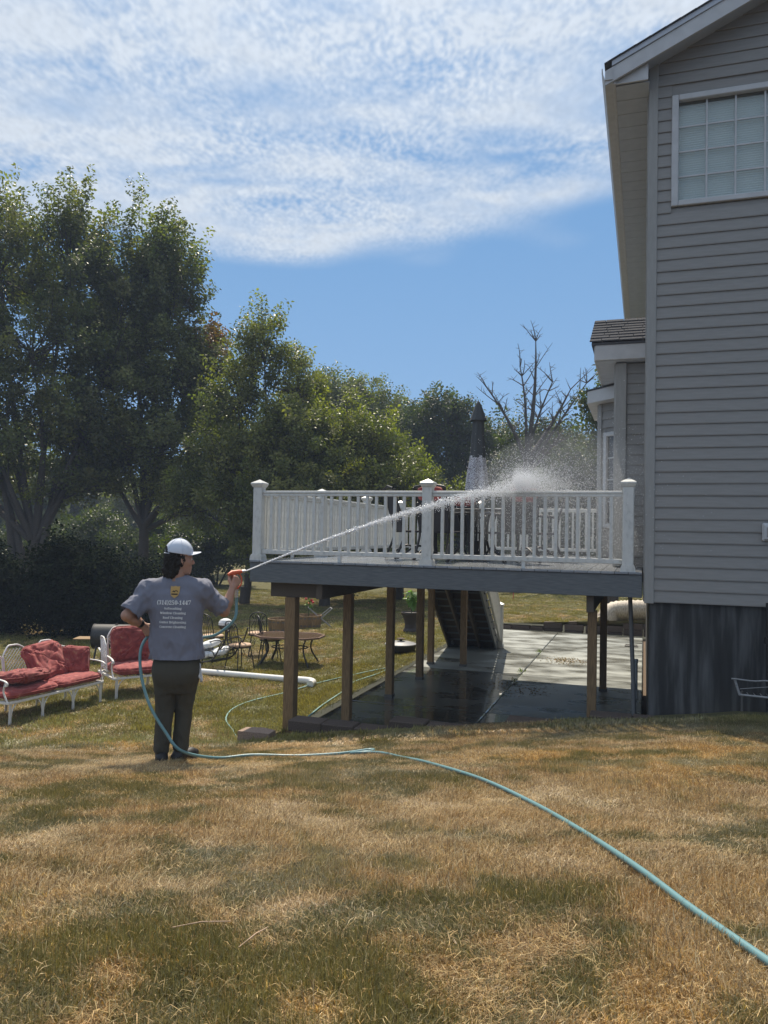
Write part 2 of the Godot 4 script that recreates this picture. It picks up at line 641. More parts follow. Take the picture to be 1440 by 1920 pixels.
	gb.backlight = Color(0.75, 0.68, 0.42)
	gb.metallic_specular = 0.45
	var gd := mat("soil", Color.WHITE, 0.95)
	gd.vertex_color_use_as_albedo = true
	gd.albedo_texture = ntex(noise(70, 0.05, 5), [[0.0, Color(0.35, 0.35, 0.35)], [0.5, Color(0.72, 0.72, 0.72)], [1.0, Color(1.0, 1.0, 1.0)]], 1024)
	gd.uv1_triplanar = true
	gd.uv1_world_triplanar = true
	gd.uv1_scale = Vector3(1.3, 1.3, 1.3)
	gd.heightmap_enabled = true
	gd.heightmap_texture = ntex(noise(71, 0.09, 4), [])
	gd.heightmap_scale = 3.0


var tone_a := FastNoiseLite.new()
var tone_b := FastNoiseLite.new()
var tone_c := FastNoiseLite.new()


# how green (0 straw, 1 green) and how rust-brown the lawn is at a spot
func lawn_tone(s: float, w: float) -> Vector3:
	var a := tone_a.get_noise_2d(s, w)
	var b := tone_b.get_noise_2d(s, w)
	var c := tone_c.get_noise_2d(s, w)
	var green := 0.34 + 1.1 * a + 1.25 * b
	var far := smooth(7.5, 9.5, w - 0.25 * s * smooth(-1.0, -4.0, s))
	green = lerpf(green, 0.62 + 0.5 * a + 0.3 * b, far)
	# a lusher strip beside the wet patio
	if s < -4.2:
		green += 0.75 * exp(-pow((s + 4.7) / 0.75, 2.0)) * smooth(8.5, 10.5, w) * smooth(23.0, 18.0, w)
	# the lawn by the house wall keeps green
	green += 0.55 * smooth(-1.4, 0.6, s) * smooth(5.2, 7.6, w) * smooth(21.0, 20.0, w)
	green += 0.35 * smooth(24.0, 34.0, w)
	var rust := clampf(0.30 + 0.9 * c, 0.0, 1.0) * (1.0 - far)
	return Vector3(smooth(0.08, 0.85, green), rust, far)


func ground() -> void:
	tone_a.seed = 101
	tone_a.frequency = 0.55
	tone_a.fractal_octaves = 3
	tone_b.seed = 102
	tone_b.frequency = 2.2
	tone_b.fractal_octaves = 3
	tone_c.seed = 103
	tone_c.frequency = 0.9
	tone_c.fractal_octaves = 3
	var xs := []
	var x := -12.0
	while x < 12.01:
		xs.append(x)
		x += 0.15
	for e in [-260.0, -170.0, -110.0, -75.0, -55.0, -42.0, -34.0, -28.0, -24.0, -20.5, -18.0, -16.0, -14.5, -13.2, -4.28, 13.5, 16.0, 20.0, 28.0, 42.0, 70.0, 120.0, 260.0]:
		xs.append(e)
	xs.sort()
	var ws := []
	x = -4.0
	while x < 24.01:
		ws.append(x)
		x += 0.15
	for e in [-260.0, -120.0, -60.0, -30.0, -16.0, -9.0, -6.0, 8.7, 21.3, 25.0, 26.5, 28.5, 31.0, 34.0, 38.0, 43.0, 50.0, 60.0, 75.0, 95.0, 130.0, 190.0, 300.0]:
		ws.append(e)
	ws.sort()
	var v := PackedVector3Array()
	var c := PackedColorArray()
	var n := PackedVector3Array()
	for w in ws:
		for s in xs:
			v.append(P(s, gh(s, w), w))
			n.append(Vector3(gh(s - 0.05, w) - gh(s + 0.05, w), 0.1, gh(s, w + 0.05) - gh(s, w - 0.05)).normalized())
			var t := lawn_tone(s, w)
			var dry := Color(0.16, 0.108, 0.052).lerp(Color(0.135, 0.078, 0.032), t.y)
			var grn := Color(0.08, 0.076, 0.032).lerp(Color(0.17, 0.158, 0.060), t.z)
			var k := dry.lerp(grn, t.x)
			c.append(k * lerpf(0.8, 1.25, t.z))
	var ix := PackedInt32Array()
	var nx := xs.size()
	for j in ws.size() - 1:
		for i in nx - 1:
			var ms: float = (xs[i] + xs[i + 1]) * 0.5
			var mw: float = (ws[j] + ws[j + 1]) * 0.5
			if ms > -4.28 and ms < 8.8 and mw > 8.7 and mw < 21.3:
				continue
			var k := j * nx + i
			ix.append_array([k, k + nx, k + 1, k + 1, k + nx, k + nx + 1])
	var a := []
	a.resize(Mesh.ARRAY_MAX)
	a[Mesh.ARRAY_VERTEX] = v
	a[Mesh.ARRAY_NORMAL] = n
	a[Mesh.ARRAY_COLOR] = c
	a[Mesh.ARRAY_INDEX] = ix
	var m := ArrayMesh.new()
	m.add_surface_from_arrays(Mesh.PRIMITIVE_TRIANGLES, a)
	tag(obj("lawn", m, M.soil), "sloping lawn of dry straw and faded green grass behind the house", "lawn", "", "structure")


func patio() -> void:
	var bed := MB.new()
	bed.box(Transform3D(Basis(), P(2.2, -0.2, 15.0)), Vector3(13.2, 0.24, 12.9), 0.0)
	tag(obj("patio_bed", bed, M.leaf_mould), "brown earth bed under the patio slabs", "ground", "", "structure")
	var t := thing("patio", "wet concrete patio of square slabs under the raised deck", "patio")
	t.set_meta("kind", "structure")
	var ss := [-4.28, -2.15, 0.0]
	var ww := [8.62, 11.27, 14.6, 17.95, 21.25]
	var k := 0
	for i in 2:
		for j in 4:
			var b := MB.new()
			var s0: float = ss[i] + 0.008
			var s1: float = ss[i + 1] - 0.008
			var w0: float = ww[j] + 0.008
			var w1: float = ww[j + 1] - 0.008
			b.box(Transform3D(Basis.from_euler(Vector3(rng.randf_range(-0.0012, 0.0012), 0, rng.randf_range(-0.0012, 0.0012))), P((s0 + s1) / 2, -0.05 + rng.randf_range(-0.002, 0.002), (w0 + w1) / 2)), Vector3(s1 - s0, 0.1, w1 - w0), 0.012)
			obj("slab", b, M["concrete_%d" % [0, 1, 2, 3, 0, 2, 3, 2][k]], t)
			k += 1
	# the edge of the lawn is held by stacked blocks, a step higher each time
	var lw := thing("retaining_wall", "low stepped wall of brown blocks between the near lawn and the patio", "wall")
	var s := -3.98
	var row := 0
	while s < -0.05:
		var wd := rng.randf_range(0.40, 0.46)
		var top := 0.36
		if s > -3.2:
			top = 0.35
		if s > -3.02:
			top = 0.47
		if s > -2.5:
			top = 0.45
		if s > -1.6:
			top = 0.60
		if s > -0.95:
			top = 0.73
		var y := top
		var lay := 0
		while y > 0.02:
			var hh := minf(0.14, y)
			var b := MB.new()
			b.box(T(Vector3.ZERO), Vector3(wd - 0.008, hh - 0.006, 0.26), 0.012)
			var o := obj("block", b, M["block_%d" % (rng.randi() % 3)], lw)
			o.position = P(s + wd / 2 + (0.1 if lay % 2 else 0.0), y - hh / 2, 8.56 + rng.randf_range(-0.012, 0.012))
			o.rotation.y = rng.randf_range(-0.03, 0.03)
			y -= hh
			lay += 1
		s += wd
	var fw := thing("retaining_wall", "brown block edging along the far side of the patio, higher beside the house", "wall")
	var spans := [[-4.4, -2.55, 0.12], [-2.55, -2.0, 0.25], [-2.0, -1.45, 0.22], [-1.45, -0.9, 0.22], [-0.9, -0.5, 0.24], [-0.5, 0.5, 0.33], [0.5, 1.6, 0.40]]
	for q in spans:
		var x: float = q[0]
		while x < q[1] - 0.05:
			var wd: float = minf(0.5, q[1] - x)
			var y: float = q[2]
			while y > 0.01:
				var hh := minf(0.17, y)
				var b := MB.new()
				b.box(T(Vector3.ZERO), Vector3(wd - 0.012, hh - 0.006, 0.24), 0.012)
				var o := obj("block", b, M["block_%d" % (rng.randi() % 3)], fw)
				o.position = P(x + wd / 2, y - hh / 2, 21.42 + rng.randf_range(-0.012, 0.012))
				y -= hh
			x += wd
	var cap := MB.new()
	cap.box(T(Vector3.ZERO), Vector3(0.22, 0.07, 0.2), 0.01)
	obj("block", cap, M.block_0, fw).position = P(-1.78, 0.257, 21.42)


func more_materials() -> void:
	rough_mat("grey_cloth", [[0.0, Color(0.045, 0.05, 0.052)], [1.0, Color(0.085, 0.09, 0.092)]], Vector3(4, 4, 4), 0.85, 0.0, 62, 0.03)
	# white scrolls on a dark plum ground
	var dn := noise(63, 0.03, 1, FastNoiseLite.TYPE_CELLULAR)
	dn.cellular_return_type = FastNoiseLite.RETURN_DISTANCE2_SUB
	dn.domain_warp_enabled = true
	dn.domain_warp_amplitude = 38.0
	dn.domain_warp_frequency = 0.022
	var dm := mat("damask", Color.WHITE, 0.8)
	dm.albedo_texture = ntex(dn, [[0.0, Color(0.62, 0.63, 0.65)], [0.22, Color(0.62, 0.63, 0.65)], [0.27, Color(0.07, 0.045, 0.05)], [0.52, Color(0.07, 0.045, 0.05)], [0.57, Color(0.60, 0.61, 0.63)], [1.0, Color(0.60, 0.61, 0.63)]])
	dm.uv1_triplanar = true
	dm.uv1_scale = Vector3(2.6, 2.6, 2.6)
	mat("black_sling", Color(0.022, 0.020, 0.022), 0.8)
	rough_mat("smoker_black", [[0.0, Color(0.02, 0.02, 0.021)], [1.0, Color(0.05, 0.048, 0.046)]], Vector3(3, 3, 3), 0.5, 0.0, 64, 0.02)
	rough_mat("table_top", [[0.0, Color(0.07, 0.045, 0.03)], [1.0, Color(0.14, 0.095, 0.065)]], Vector3(3, 3, 3), 0.18, 0.0, 65, 0.03)
	mat("table_rim", Color(0.20, 0.12, 0.085), 0.4)
	rough_mat("pot_dark", [[0.0, Color(0.03, 0.022, 0.02)], [1.0, Color(0.06, 0.045, 0.04)]], Vector3(3, 3, 3), 0.6, 0.0, 66, 0.03)
	rough_mat("lid_steel", [[0.0, Color(0.20, 0.20, 0.20)], [1.0, Color(0.36, 0.36, 0.36)]], Vector3(3, 3, 3), 0.4, 0.0, 67, 0.03)
	rough_mat("drain_beige", [[0.0, Color(0.28, 0.22, 0.16)], [0.5, Color(0.48, 0.42, 0.34)], [1.0, Color(0.62, 0.57, 0.49)]], Vector3(2, 1, 2), 0.6, 0.0, 68, 0.02)
	mat("pipe_grey", Color(0.20, 0.205, 0.21), 0.5)
	rough_mat("block_tan", [[0.0, Color(0.16, 0.11, 0.08)], [0.5, Color(0.30, 0.215, 0.165)], [1.0, Color(0.42, 0.31, 0.25)]], Vector3(3, 3, 3), 0.9, 0.3, 69, 0.04)
	mat("stem_green", Color(0.07, 0.09, 0.03), 0.7)
	var pl := mat("plant_leaf", Color(0.055, 0.095, 0.024), 0.45)
	pl.backlight_enabled = true
	pl.backlight = Color(0.5, 0.7, 0.2)
	mat("red_petal", Color(0.55, 0.04, 0.05), 0.6)
	rough_mat("shirt_cloth", [[0.0, Color(0.15, 0.155, 0.195)], [1.0, Color(0.19, 0.195, 0.24)]], Vector3(6, 6, 6), 0.85, 0.04, 72, 0.05)
	rough_mat("trouser_cloth", [[0.0, Color(0.046, 0.043, 0.031)], [1.0, Color(0.072, 0.066, 0.048)]], Vector3(5, 5, 5), 0.85, 0.04, 73, 0.05)
	var sk := rough_mat("skin", [[0.0, Color(0.36, 0.19, 0.125)], [1.0, Color(0.43, 0.235, 0.16)]], Vector3(6, 6, 6), 0.5, 0.02, 74, 0.05)
	sk.subsurf_scatter_enabled = true
	sk.subsurf_scatter_strength = 0.15
	rough_mat("hair_dark", [[0.0, Color(0.010, 0.007, 0.005)], [1.0, Color(0.04, 0.028, 0.02)]], Vector3(26, 4, 26), 0.55, 0.5, 75, 0.04)
	rough_mat("cap_cloth", [[0.0, Color(0.52, 0.56, 0.64)], [1.0, Color(0.64, 0.68, 0.76)]], Vector3(8, 8, 8), 0.8, 0.02, 76, 0.05)
	mat("shoe_black", Color(0.014, 0.014, 0.015), 0.6)
	mat("sole", Color(0.06, 0.06, 0.065), 0.8)
	mat("print_white", Color(0.85, 0.85, 0.83), 0.8)
	mat("print_gold", Color(0.55, 0.36, 0.13), 0.8)
	mat("print_dark", Color(0.03, 0.025, 0.02), 0.8)
	mat("watch_black", Color(0.01, 0.01, 0.01), 0.4)
	mat("eye_white", Color(0.7, 0.68, 0.64), 0.2)
	var wt := mat("water_drop", Color(0.88, 0.90, 0.93), 0.15)
	wt.backlight_enabled = true
	wt.backlight = Color(1.0, 1.0, 1.0)

const WF := 8.84


# one lapped board on a wall facing the camera: ends may slant to follow a gable
func lap_board(y0: float, h: float, sl0: float, sr0: float, sl1: float, sr1: float, w: float) -> MB:
	var b := MB.new()
	var p := [P(sl0, y0, w), P(sr0, y0, w), P(sr0, y0, w - 0.017), P(sl0, y0, w - 0.017), P(sl1, y0 + h, w), P(sr1, y0 + h, w), P(sr1, y0 + h, w - 0.004), P(sl1, y0 + h, w - 0.004)]
	var q := [P(sr0, y0 + 0.012, w - 0.0185), P(sl0, y0 + 0.012, w - 0.0185)]
	var mid := P((sl0 + sr0) / 2, y0 + h / 2, w - 0.005)
	b.face(p[0], p[1], p[2], p[3], mid)
	b.face(p[3], p[2], q[0], q[1], mid)
	b.face(q[1], q[0], p[6], p[7], mid)
	b.face(p[4], p[5], p[6], p[7], mid)
	b.face(p[0], p[3], p[7], p[4], mid)
	b.face(p[1], p[2], p[6], p[5], mid)
	return b


const PLAN := Basis(Vector3(1, 0, 0), Vector3(0, 0, -1), Vector3(0, 1, 0))


func house() -> void:
	var h := thing("house", "two storey house clad in grey lap siding beside the deck", "house")
	var s0 := 0.014
	var s1 := 9.0
	var yb := 1.898
	var rake := func(s: float) -> float: return 7.63 + (minf(s, s1 - s + s0) + 0.45) * 0.46
	# structure behind the cladding
	var core := MB.new()
	core.prism(PackedVector2Array([Vector2(s0 + 0.02, yb), Vector2(s1 - 0.02, yb), Vector2(s1 - 0.02, 7.66), Vector2(4.5, 9.72), Vector2(s0 + 0.02, 7.66)]), Transform3D(Basis(), P(0, 0, 20.0)), 20.0 - WF - 0.12)
	obj("wall", core, M.siding, h)
	var fo := MB.new()
	fo.box(Transform3D(Basis(), P((s0 + s1) / 2 + 0.02, 0.83, (WF + 20.0) / 2 + 0.02)), Vector3(s1 - s0 - 0.05, 2.14, 20.0 - WF - 0.03), 0.01)
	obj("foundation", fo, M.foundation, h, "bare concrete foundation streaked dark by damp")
	# front boards, broken round the window
	var wl := 0.245
	var wr := 1.80
	var wb := 6.15
	var wt := 7.36
	var y := yb
	while y < 9.6:
		var top := y + 0.127
		var f := func(yy: float) -> float: return maxf(s0 + 0.075, (yy - 7.70) / 0.46)
		var a0: float = f.call(y)
		var a1: float = f.call(top)
		var e := s1 + s0
		if top > wb and y < wt:
			obj("siding_board", lap_board(y, 0.127, a0, wl, a1, wl, WF), M.siding, h)
			obj("siding_board", lap_board(y, 0.127, wr, e - a0, wr, e - a1, WF), M.siding, h)
		elif y < wb and rng.randf() < 0.28:
			# a joint where two lengths of siding lap
			var j := rng.randf_range(0.25, 1.6)
			obj("siding_board", lap_board(y, 0.127, a0, j, a1, j, WF), M.siding, h)
			obj("siding_board", lap_board(y, 0.127, j - 0.02, e - a0, j - 0.02, e - a1, WF - 0.0022), M.siding, h)
		elif e - a1 > a1 + 0.1:
			obj("siding_board", lap_board(y, 0.127, a0, e - a0, a1, e - a1, WF), M.siding, h)
		y = top
	# boards behind the laps down to the core
	var back := MB.new()
	back.box(Transform3D(Basis(), P((wr + s1) / 2, 4.8, WF + 0.062)), Vector3(s1 - wr - 0.04, 5.7, 0.116), 0.0)
	back.box(Transform3D(Basis(), P((s0 + wl) / 2 + 0.01, 4.8, WF + 0.062)), Vector3(wl - s0 - 0.02, 5.7, 0.116), 0.0)
	back.box(Transform3D(Basis(), P((wl + wr) / 2, (yb + wb) / 2 + 0.02, WF + 0.062)), Vector3(wr - wl, wb - yb - 0.06, 0.116), 0.0)
	obj("sheathing", back, M.siding, h)
	var g := MB.new()
	g.prism(PackedVector2Array([Vector2(s0 + 0.02, 7.37), Vector2(s1 - 0.02, 7.37), Vector2(s1 - 0.02, 7.64), Vector2(4.5, 9.7), Vector2(s0 + 0.02, 7.64)]), Transform3D(Basis(), P(0, 0, WF + 0.119)), 0.116)
	obj("sheathing", g, M.siding, h)
	for s in [s0 + 0.03, s1 - 0.03]:
		var ct := MB.new()
		ct.box(T(P(s + 0.012, (yb + 7.72) / 2, WF - 0.004)), Vector3(0.098, 7.72 - yb + 0.03, 0.05), 0.006)
		obj("corner_trim", ct, M.trim, h)
	var ct2 := MB.new()
	ct2.box(T(P(s0 - 0.004, (yb + 7.4) / 2, WF + 0.072)), Vector3(0.03, 7.4 - yb, 0.1), 0.004)
	obj("corner_trim", ct2, M.trim, h)
	# the side wall, boards seen edge-on
	for k in 43:
		var o := obj("siding_board", lap_board(0, 0.127, 0, 11.0, 0, 11.0, 0), M.siding, h)
		o.rotation.y = -PI / 2
		o.position = P(s0 + 0.018, yb + k * 0.127, WF + 0.125 + 11.0)
	# window
	var wn := Node3D.new()
	wn.name = "window"
	h.add_child(wn)
	var fr := MB.new()
	for q in [[wl, wl + 0.07, wb, wt], [wr - 0.07, wr, wb, wt]]:
		fr.box(Transform3D(Basis(), P((q[0] + q[1]) / 2, (wb + wt) / 2, WF + 0.002)), Vector3(0.07, wt - wb, 0.075), 0.008)
	for q in [[wb, wb + 0.06], [wt - 0.065, wt]]:
		fr.box(Transform3D(Basis(), P((wl + wr) / 2, (q[0] + q[1]) / 2, WF - 0.001)), Vector3(wr - wl - 0.142, q[1] - q[0], 0.07), 0.008)
	obj("frame", fr, M.white_trim, wn)
	var gl := wl + 0.07
	var gr := wr - 0.07
	var gb := wb + 0.06
	var gt := wt - 0.065
	var cols := 5
	for i in range(1, cols):
		var mb := MB.new()
		mb.box(Transform3D(Basis(), P(lerpf(gl, gr, float(i) / cols), (gb + gt) / 2, WF + 0.02)), Vector3(0.02, gt - gb, 0.012), 0.003)
		obj("muntin", mb, M.white_trim, wn)
	for j in range(1, 4):
		var mb := MB.new()
		mb.box(Transform3D(Basis(), P((gl + gr) / 2, lerpf(gb, gt, j / 4.0), WF + 0.023)), Vector3(gr - gl, 0.02, 0.012), 0.003)
		obj("muntin", mb, M.white_trim, wn)
	for i in cols:
		for j in 4:
			var pn := MB.new()
			var a := lerpf(gl, gr, float(i) / cols)
			var b := lerpf(gl, gr, float(i + 1) / cols)
			var c := lerpf(gb, gt, j / 4.0)
			var d := lerpf(gb, gt, (j + 1) / 4.0)
			var tl := rng.randf_range(-0.0015, 0.0015)
			pn.quad(P(a, c, WF + 0.036 + tl), P(b, c, WF + 0.036 - tl), P(b, d, WF + 0.036 - tl), P(a, d, WF + 0.036 + tl), Vector3(2 * tl / (b - a), 0, 1).normalized())
			obj("pane", pn, M.glass, wn)
	var bl := MB.new()
	var k2 := 0
	var yy := gb
	while yy < gt - 0.01:
		var z0 := WF + 0.075
		bl.face(P(gl, yy, z0), P(gr, yy, z0), P(gr, yy + 0.0125, z0 - 0.003), P(gl, yy + 0.0125, z0 - 0.003), P(gl, yy, z0 + 1))
		bl.face(P(gl, yy + 0.0125, z0 - 0.003), P(gr, yy + 0.0125, z0 - 0.003), P(gr, yy + 0.025, z0), P(gl, yy + 0.025, z0), P(gl, yy, z0 + 1))
		yy += 0.025
	obj("blind", bl, M.blind, wn)
	# roof, its shingle edges stepping along the rake, gutter and eaves
	var rf := MB.new()
	for side in 2:
		var poly := PackedVector2Array()
		for p in [[-0.37, 7.615], [-0.37, 7.669], [4.51, 9.91], [4.51, 9.84]]:
			poly.append(Vector2(p[0] if side == 0 else s1 + s0 - p[0], p[1]))
		rf.prism(poly, Transform3D(Basis(), P(0, 0, 20.5)), 20.5 - 8.5)
	var roof := obj("roof", rf, M.soffit, h)
	for k in 34:
		var sm := MB.new()
		var a := -0.36 + k * 0.148
		sm.bar(P(a, 7.636 + (a + 0.46) * 0.4592, 20.5), P(a, 7.636 + (a + 0.46) * 0.4592, 8.48), 0.19, 0.012, Vector3(-0.43, 0.9, 0), 0.002)
		obj("shingle_row", sm, M.shingle, roof)
	for side in 2:
		var rk := MB.new()
		var fz := MB.new()
		var so := MB.new()
		var pr := func(list: Array) -> PackedVector2Array:
			var o := PackedVector2Array()
			for p in list:
				o.append(Vector2(p[0] if side == 0 else s1 + s0 - p[0], p[1]))
			return o
		rk.prism(pr.call([[-0.44, 7.42], [-0.44, 7.575], [4.5, 9.85], [4.5, 9.66]]), Transform3D(Basis(), P(0, 0, 8.545)), 0.03)
		obj("rake_board", rk, M.white_trim, h)
		so.prism(pr.call([[-0.30, 7.545], [-0.30, 7.57], [4.5, 9.80], [4.5, 9.775]]), Transform3D(Basis(), P(0, 0, WF)), WF - 8.548)
		obj("rake_soffit", so, M.soffit, h)
		fz.prism(pr.call([[0.0, 7.70], [0.0, 7.80], [4.5, 9.80], [4.5, 9.75]]), Transform3D(Basis(), P(0, 0, WF - 0.003)), 0.022)
		obj("frieze_board", fz, M.trim, h)
	var pk := MB.new()
	pk.prism(PackedVector2Array([Vector2(-0.33, 7.45), Vector2(0.0, 7.45), Vector2(0.0, 7.66), Vector2(-0.33, 7.52)]), Transform3D(Basis(), P(0, 0, 8.60)), 0.025)
	obj("eave_return", pk, M.white_trim, h)
	var ev := MB.new()
	ev.box(T(P(-0.345, 7.515, 14.4)), Vector3(0.03, 0.15, 11.7), 0.004)
	obj("fascia", ev, M.white_trim, h)
	var x := 8.62
	while x < 20.0:
		var sf := MB.new()
		sf.box(T(P(-0.16, 7.452, x + 0.15)), Vector3(0.345, 0.014, 0.292), 0.004)
		obj("soffit_panel", sf, M.soffit, h)
		x += 0.30
	var gu := MB.new()
	gu.prism(PackedVector2Array([Vector2(-0.362, 7.47), Vector2(-0.362, 7.60), Vector2(-0.37, 7.60), Vector2(-0.37, 7.48), Vector2(-0.44, 7.48), Vector2(-0.465, 7.55), Vector2(-0.465, 7.60), Vector2(-0.475, 7.60), Vector2(-0.475, 7.545), Vector2(-0.445, 7.47)]), Transform3D(Basis(), P(0, 0, 20.4)), 11.9)
	obj("gutter", gu, M.white_trim, h)
	# first bump-out: a shed-roofed box against the side wall
	var bf := 10.10
	var bs := -0.36
	var bo := MB.new()
	bo.box(T(P((bs + s0) / 2 + 0.02, 3.4, 11.0)), Vector3(s0 - bs, 2.72, 1.72), 0.0)
	obj("bay_wall", bo, M.siding, h)
	for k in 20:
		obj("siding_board", lap_board(2.215 + k * 0.127, 0.127, bs + 0.13, s0 - 0.01, bs + 0.13, s0 - 0.01, bf + 0.03), M.siding, h)
	var bt := MB.new()
	bt.box(T(P(bs + 0.07, 3.49, bf + 0.01)), Vector3(0.135, 2.54, 0.06), 0.006)
	bt.box(T(P(bs + 0.002, 3.49, bf + 0.10)), Vector3(0.03, 2.54, 0.115), 0.006)
	obj("corner_trim", bt, M.trim, h)
	var bfa := MB.new()
	bfa.box(T(P((-0.6 + s0) / 2 - 0.004, 4.87, 9.96)), Vector3(s0 + 0.58, 0.19, 0.03), 0.005)
	bfa.box(T(P(-0.597, 4.87, 10.95)), Vector3(0.025, 0.186, 1.94), 0.005)
	obj("fascia", bfa, M.white_trim, h)
	x = 9.99
	while x < 11.85:
		var sf := MB.new()
		sf.box(T(P(-0.29, 4.776, x + 0.11)), Vector3(0.585, 0.012, 0.212), 0.004)
		obj("soffit_panel", sf, M.soffit, h)
		x += 0.22
	# shingles: short overlapping pieces, row by row up the slope
	var rb := MB.new()
	rb.prism(PackedVector2Array([Vector2(-9.93, 4.965), Vector2(-9.93, 4.99), Vector2(-10.95, 5.52), Vector2(-11.95, 5.0), Vector2(-11.95, 4.965)]), Transform3D(Basis(Vector3(0, 0, 1), Vector3(0, 1, 0), Vector3(-1, 0, 0)), Vector3(s0 + 0.02, 0, 0)), s0 + 0.66)
	var broof := obj("roof", rb, M.shingle, h)
	var rows := 8
	var up := Vector3(0, 0.53, -1.02).normalized()
	var nn := Vector3(0, 1.02, 0.53).normalized()
	for r in rows:
		var ss := -0.665 - rng.randf() * 0.1
		while ss < s0:
			var wd := rng.randf_range(0.16, 0.30)
			var a := maxf(ss, -0.665)
			var b := minf(ss + wd, s0)
			if b - a > 0.02:
				var sm := MB.new()
				var ctr := P((a + b) / 2, 4.99, 9.93) + up * (0.142 * r + 0.085) + nn * (0.014 + rng.randf() * 0.006)
				sm.box(Transform3D(Basis(Vector3.RIGHT, nn, Vector3.RIGHT.cross(nn)) * Basis(Vector3.RIGHT, -0.09), ctr), Vector3(b - a - 0.006, 0.016, 0.19), 0.002)
				obj("shingle", sm, M.shingle, broof)
			ss += wd
	# second bay with a splayed face and a tall window
	var foot := PackedVector2Array([Vector2(s0, 11.42), Vector2(-0.13, 11.5), Vector2(-0.63, 12.0), Vector2(-0.63, 13.6), Vector2(-0.13, 14.1), Vector2(s0, 14.2)])
	var bw := MB.new()
	bw.prism(foot, Transform3D(PLAN, Vector3(0, 2.0, 0)), 2.55)
	obj("bay_wall", bw, M.siding, h)
	var fb := Basis(Vector3(0.7071, 0, 0.7071), Vector3.UP, Vector3(-0.7071, 0, 0.7071))
	var fx := Transform3D(fb, P(-0.38, 0, 11.75))
	for k in 19:
		var yy2 := 2.16 + k * 0.127
		if yy2 + 0.127 > 2.72 and yy2 < 4.12:
			var o := obj("siding_board", lap_board(yy2, 0.127, -0.36, -0.235, -0.36, -0.235, 0.0), M.siding, h)
			o.transform = fx
		else:
			var o := obj("siding_board", lap_board(yy2, 0.127, -0.36, 0.36, -0.36, 0.36, 0.0), M.siding, h)
			o.transform = fx
	var tb := MB.new()
	tb.box(fx * Transform3D(Basis(), Vector3(-0.345, 3.38, 0.01)), Vector3(0.09, 2.34, 0.05), 0.006)
	obj("corner_trim", tb, M.trim, h)
	var w2 := Node3D.new()
	w2.name = "window"
	h.add_child(w2, true)
	w2.transform = fx
	var f2 := MB.new()
	for q in [[-0.215, 3.42, 0.06, 1.40], [0.25, 3.42, 0.06, 1.40], [0.017, 2.75, 0.404, 0.06], [0.017, 4.09, 0.404, 0.06]]:
		f2.box(T(Vector3(q[0], q[1], 0.015)), Vector3(q[2], q[3], 0.06), 0.006)
	obj("frame", f2, M.white_trim, w2)
	for j in 4:
		var pn := MB.new()
		var c := 2.78 + j * 0.32
		pn.quad(Vector3(-0.185, c, 0.006), Vector3(0.22, c, 0.006), Vector3(0.22, c + 0.32, 0.006), Vector3(-0.185, c + 0.32, 0.006), Vector3(0, 0, 1))
		obj("pane", pn, M.window_dark, w2)
		if j > 0:
			var mm := MB.new()
			mm.box(T(Vector3(0.017, c, 0.012)), Vector3(0.404, 0.02, 0.012), 0.002)
			obj("muntin", mm, M.white_trim, w2)
	var fo2 := PackedVector2Array([Vector2(s0, 11.2), Vector2(-0.22, 11.25), Vector2(-0.82, 11.9), Vector2(-0.82, 13.7), Vector2(-0.22, 14.3), Vector2(s0, 14.4)])
	var b2 := MB.new()
	b2.prism(fo2, Transform3D(PLAN, Vector3(0, 4.56, 0)), 0.18)
	obj("fascia", b2, M.white_trim, h)
	var r2 := MB.new()
	var hub := P(s0, 5.15, 12.8)
	for i in 5:
		var a := P(fo2[i].x - 0.02, 4.745, fo2[i].y)
		var b := P(fo2[i + 1].x - 0.02, 4.745, fo2[i + 1].y)
		var n2 := (b - a).cross(hub - a).normalized()
		if n2.y < 0:
			n2 = -n2
		r2.tri(a, b, hub, n2, n2, n2)
		r2.face(a, b, b + Vector3(0, 0.02, 0), a + Vector3(0, 0.02, 0), hub - Vector3(0, 0.4, 0))
	obj("roof", r2, M.shingle, h)
	# outlet cover on the siding at the right, and a downspout by the corner of the frame
	var oc := Node3D.new()
	oc.name = "outlet_box"
	h.add_child(oc)
	oc.position = P(1.215, 2.665, WF - 0.03)
	var ob := MB.new()
	ob.box(T(Vector3.ZERO), Vector3(0.13, 0.185, 0.035), 0.012)
	ob.box(T(Vector3(0, 0, 0.024)), Vector3(0.105, 0.155, 0.03), 0.012)
	obj("box", ob, M.white_trim, oc)
	var oh := MB.new()
	oh.box(T(Vector3(0.005, 0, 0.042)), Vector3(0.06, 0.10, 0.012), 0.008)
	obj("cover", oh, M.trim, oc)
	var ds := MB.new()
	ds.tube([P(1.22, 1.95, 8.72), P(1.22, 1.2, 8.70), P(1.22, 0.86, 8.70)], 0.045, 14)
	ds.tube([P(1.22, 1.60, 8.71), P(1.22, 1.54, 8.71)], 0.062, 14)
	obj("drain_pipe", ds, M.black_metal, h)


const DY := 2.212


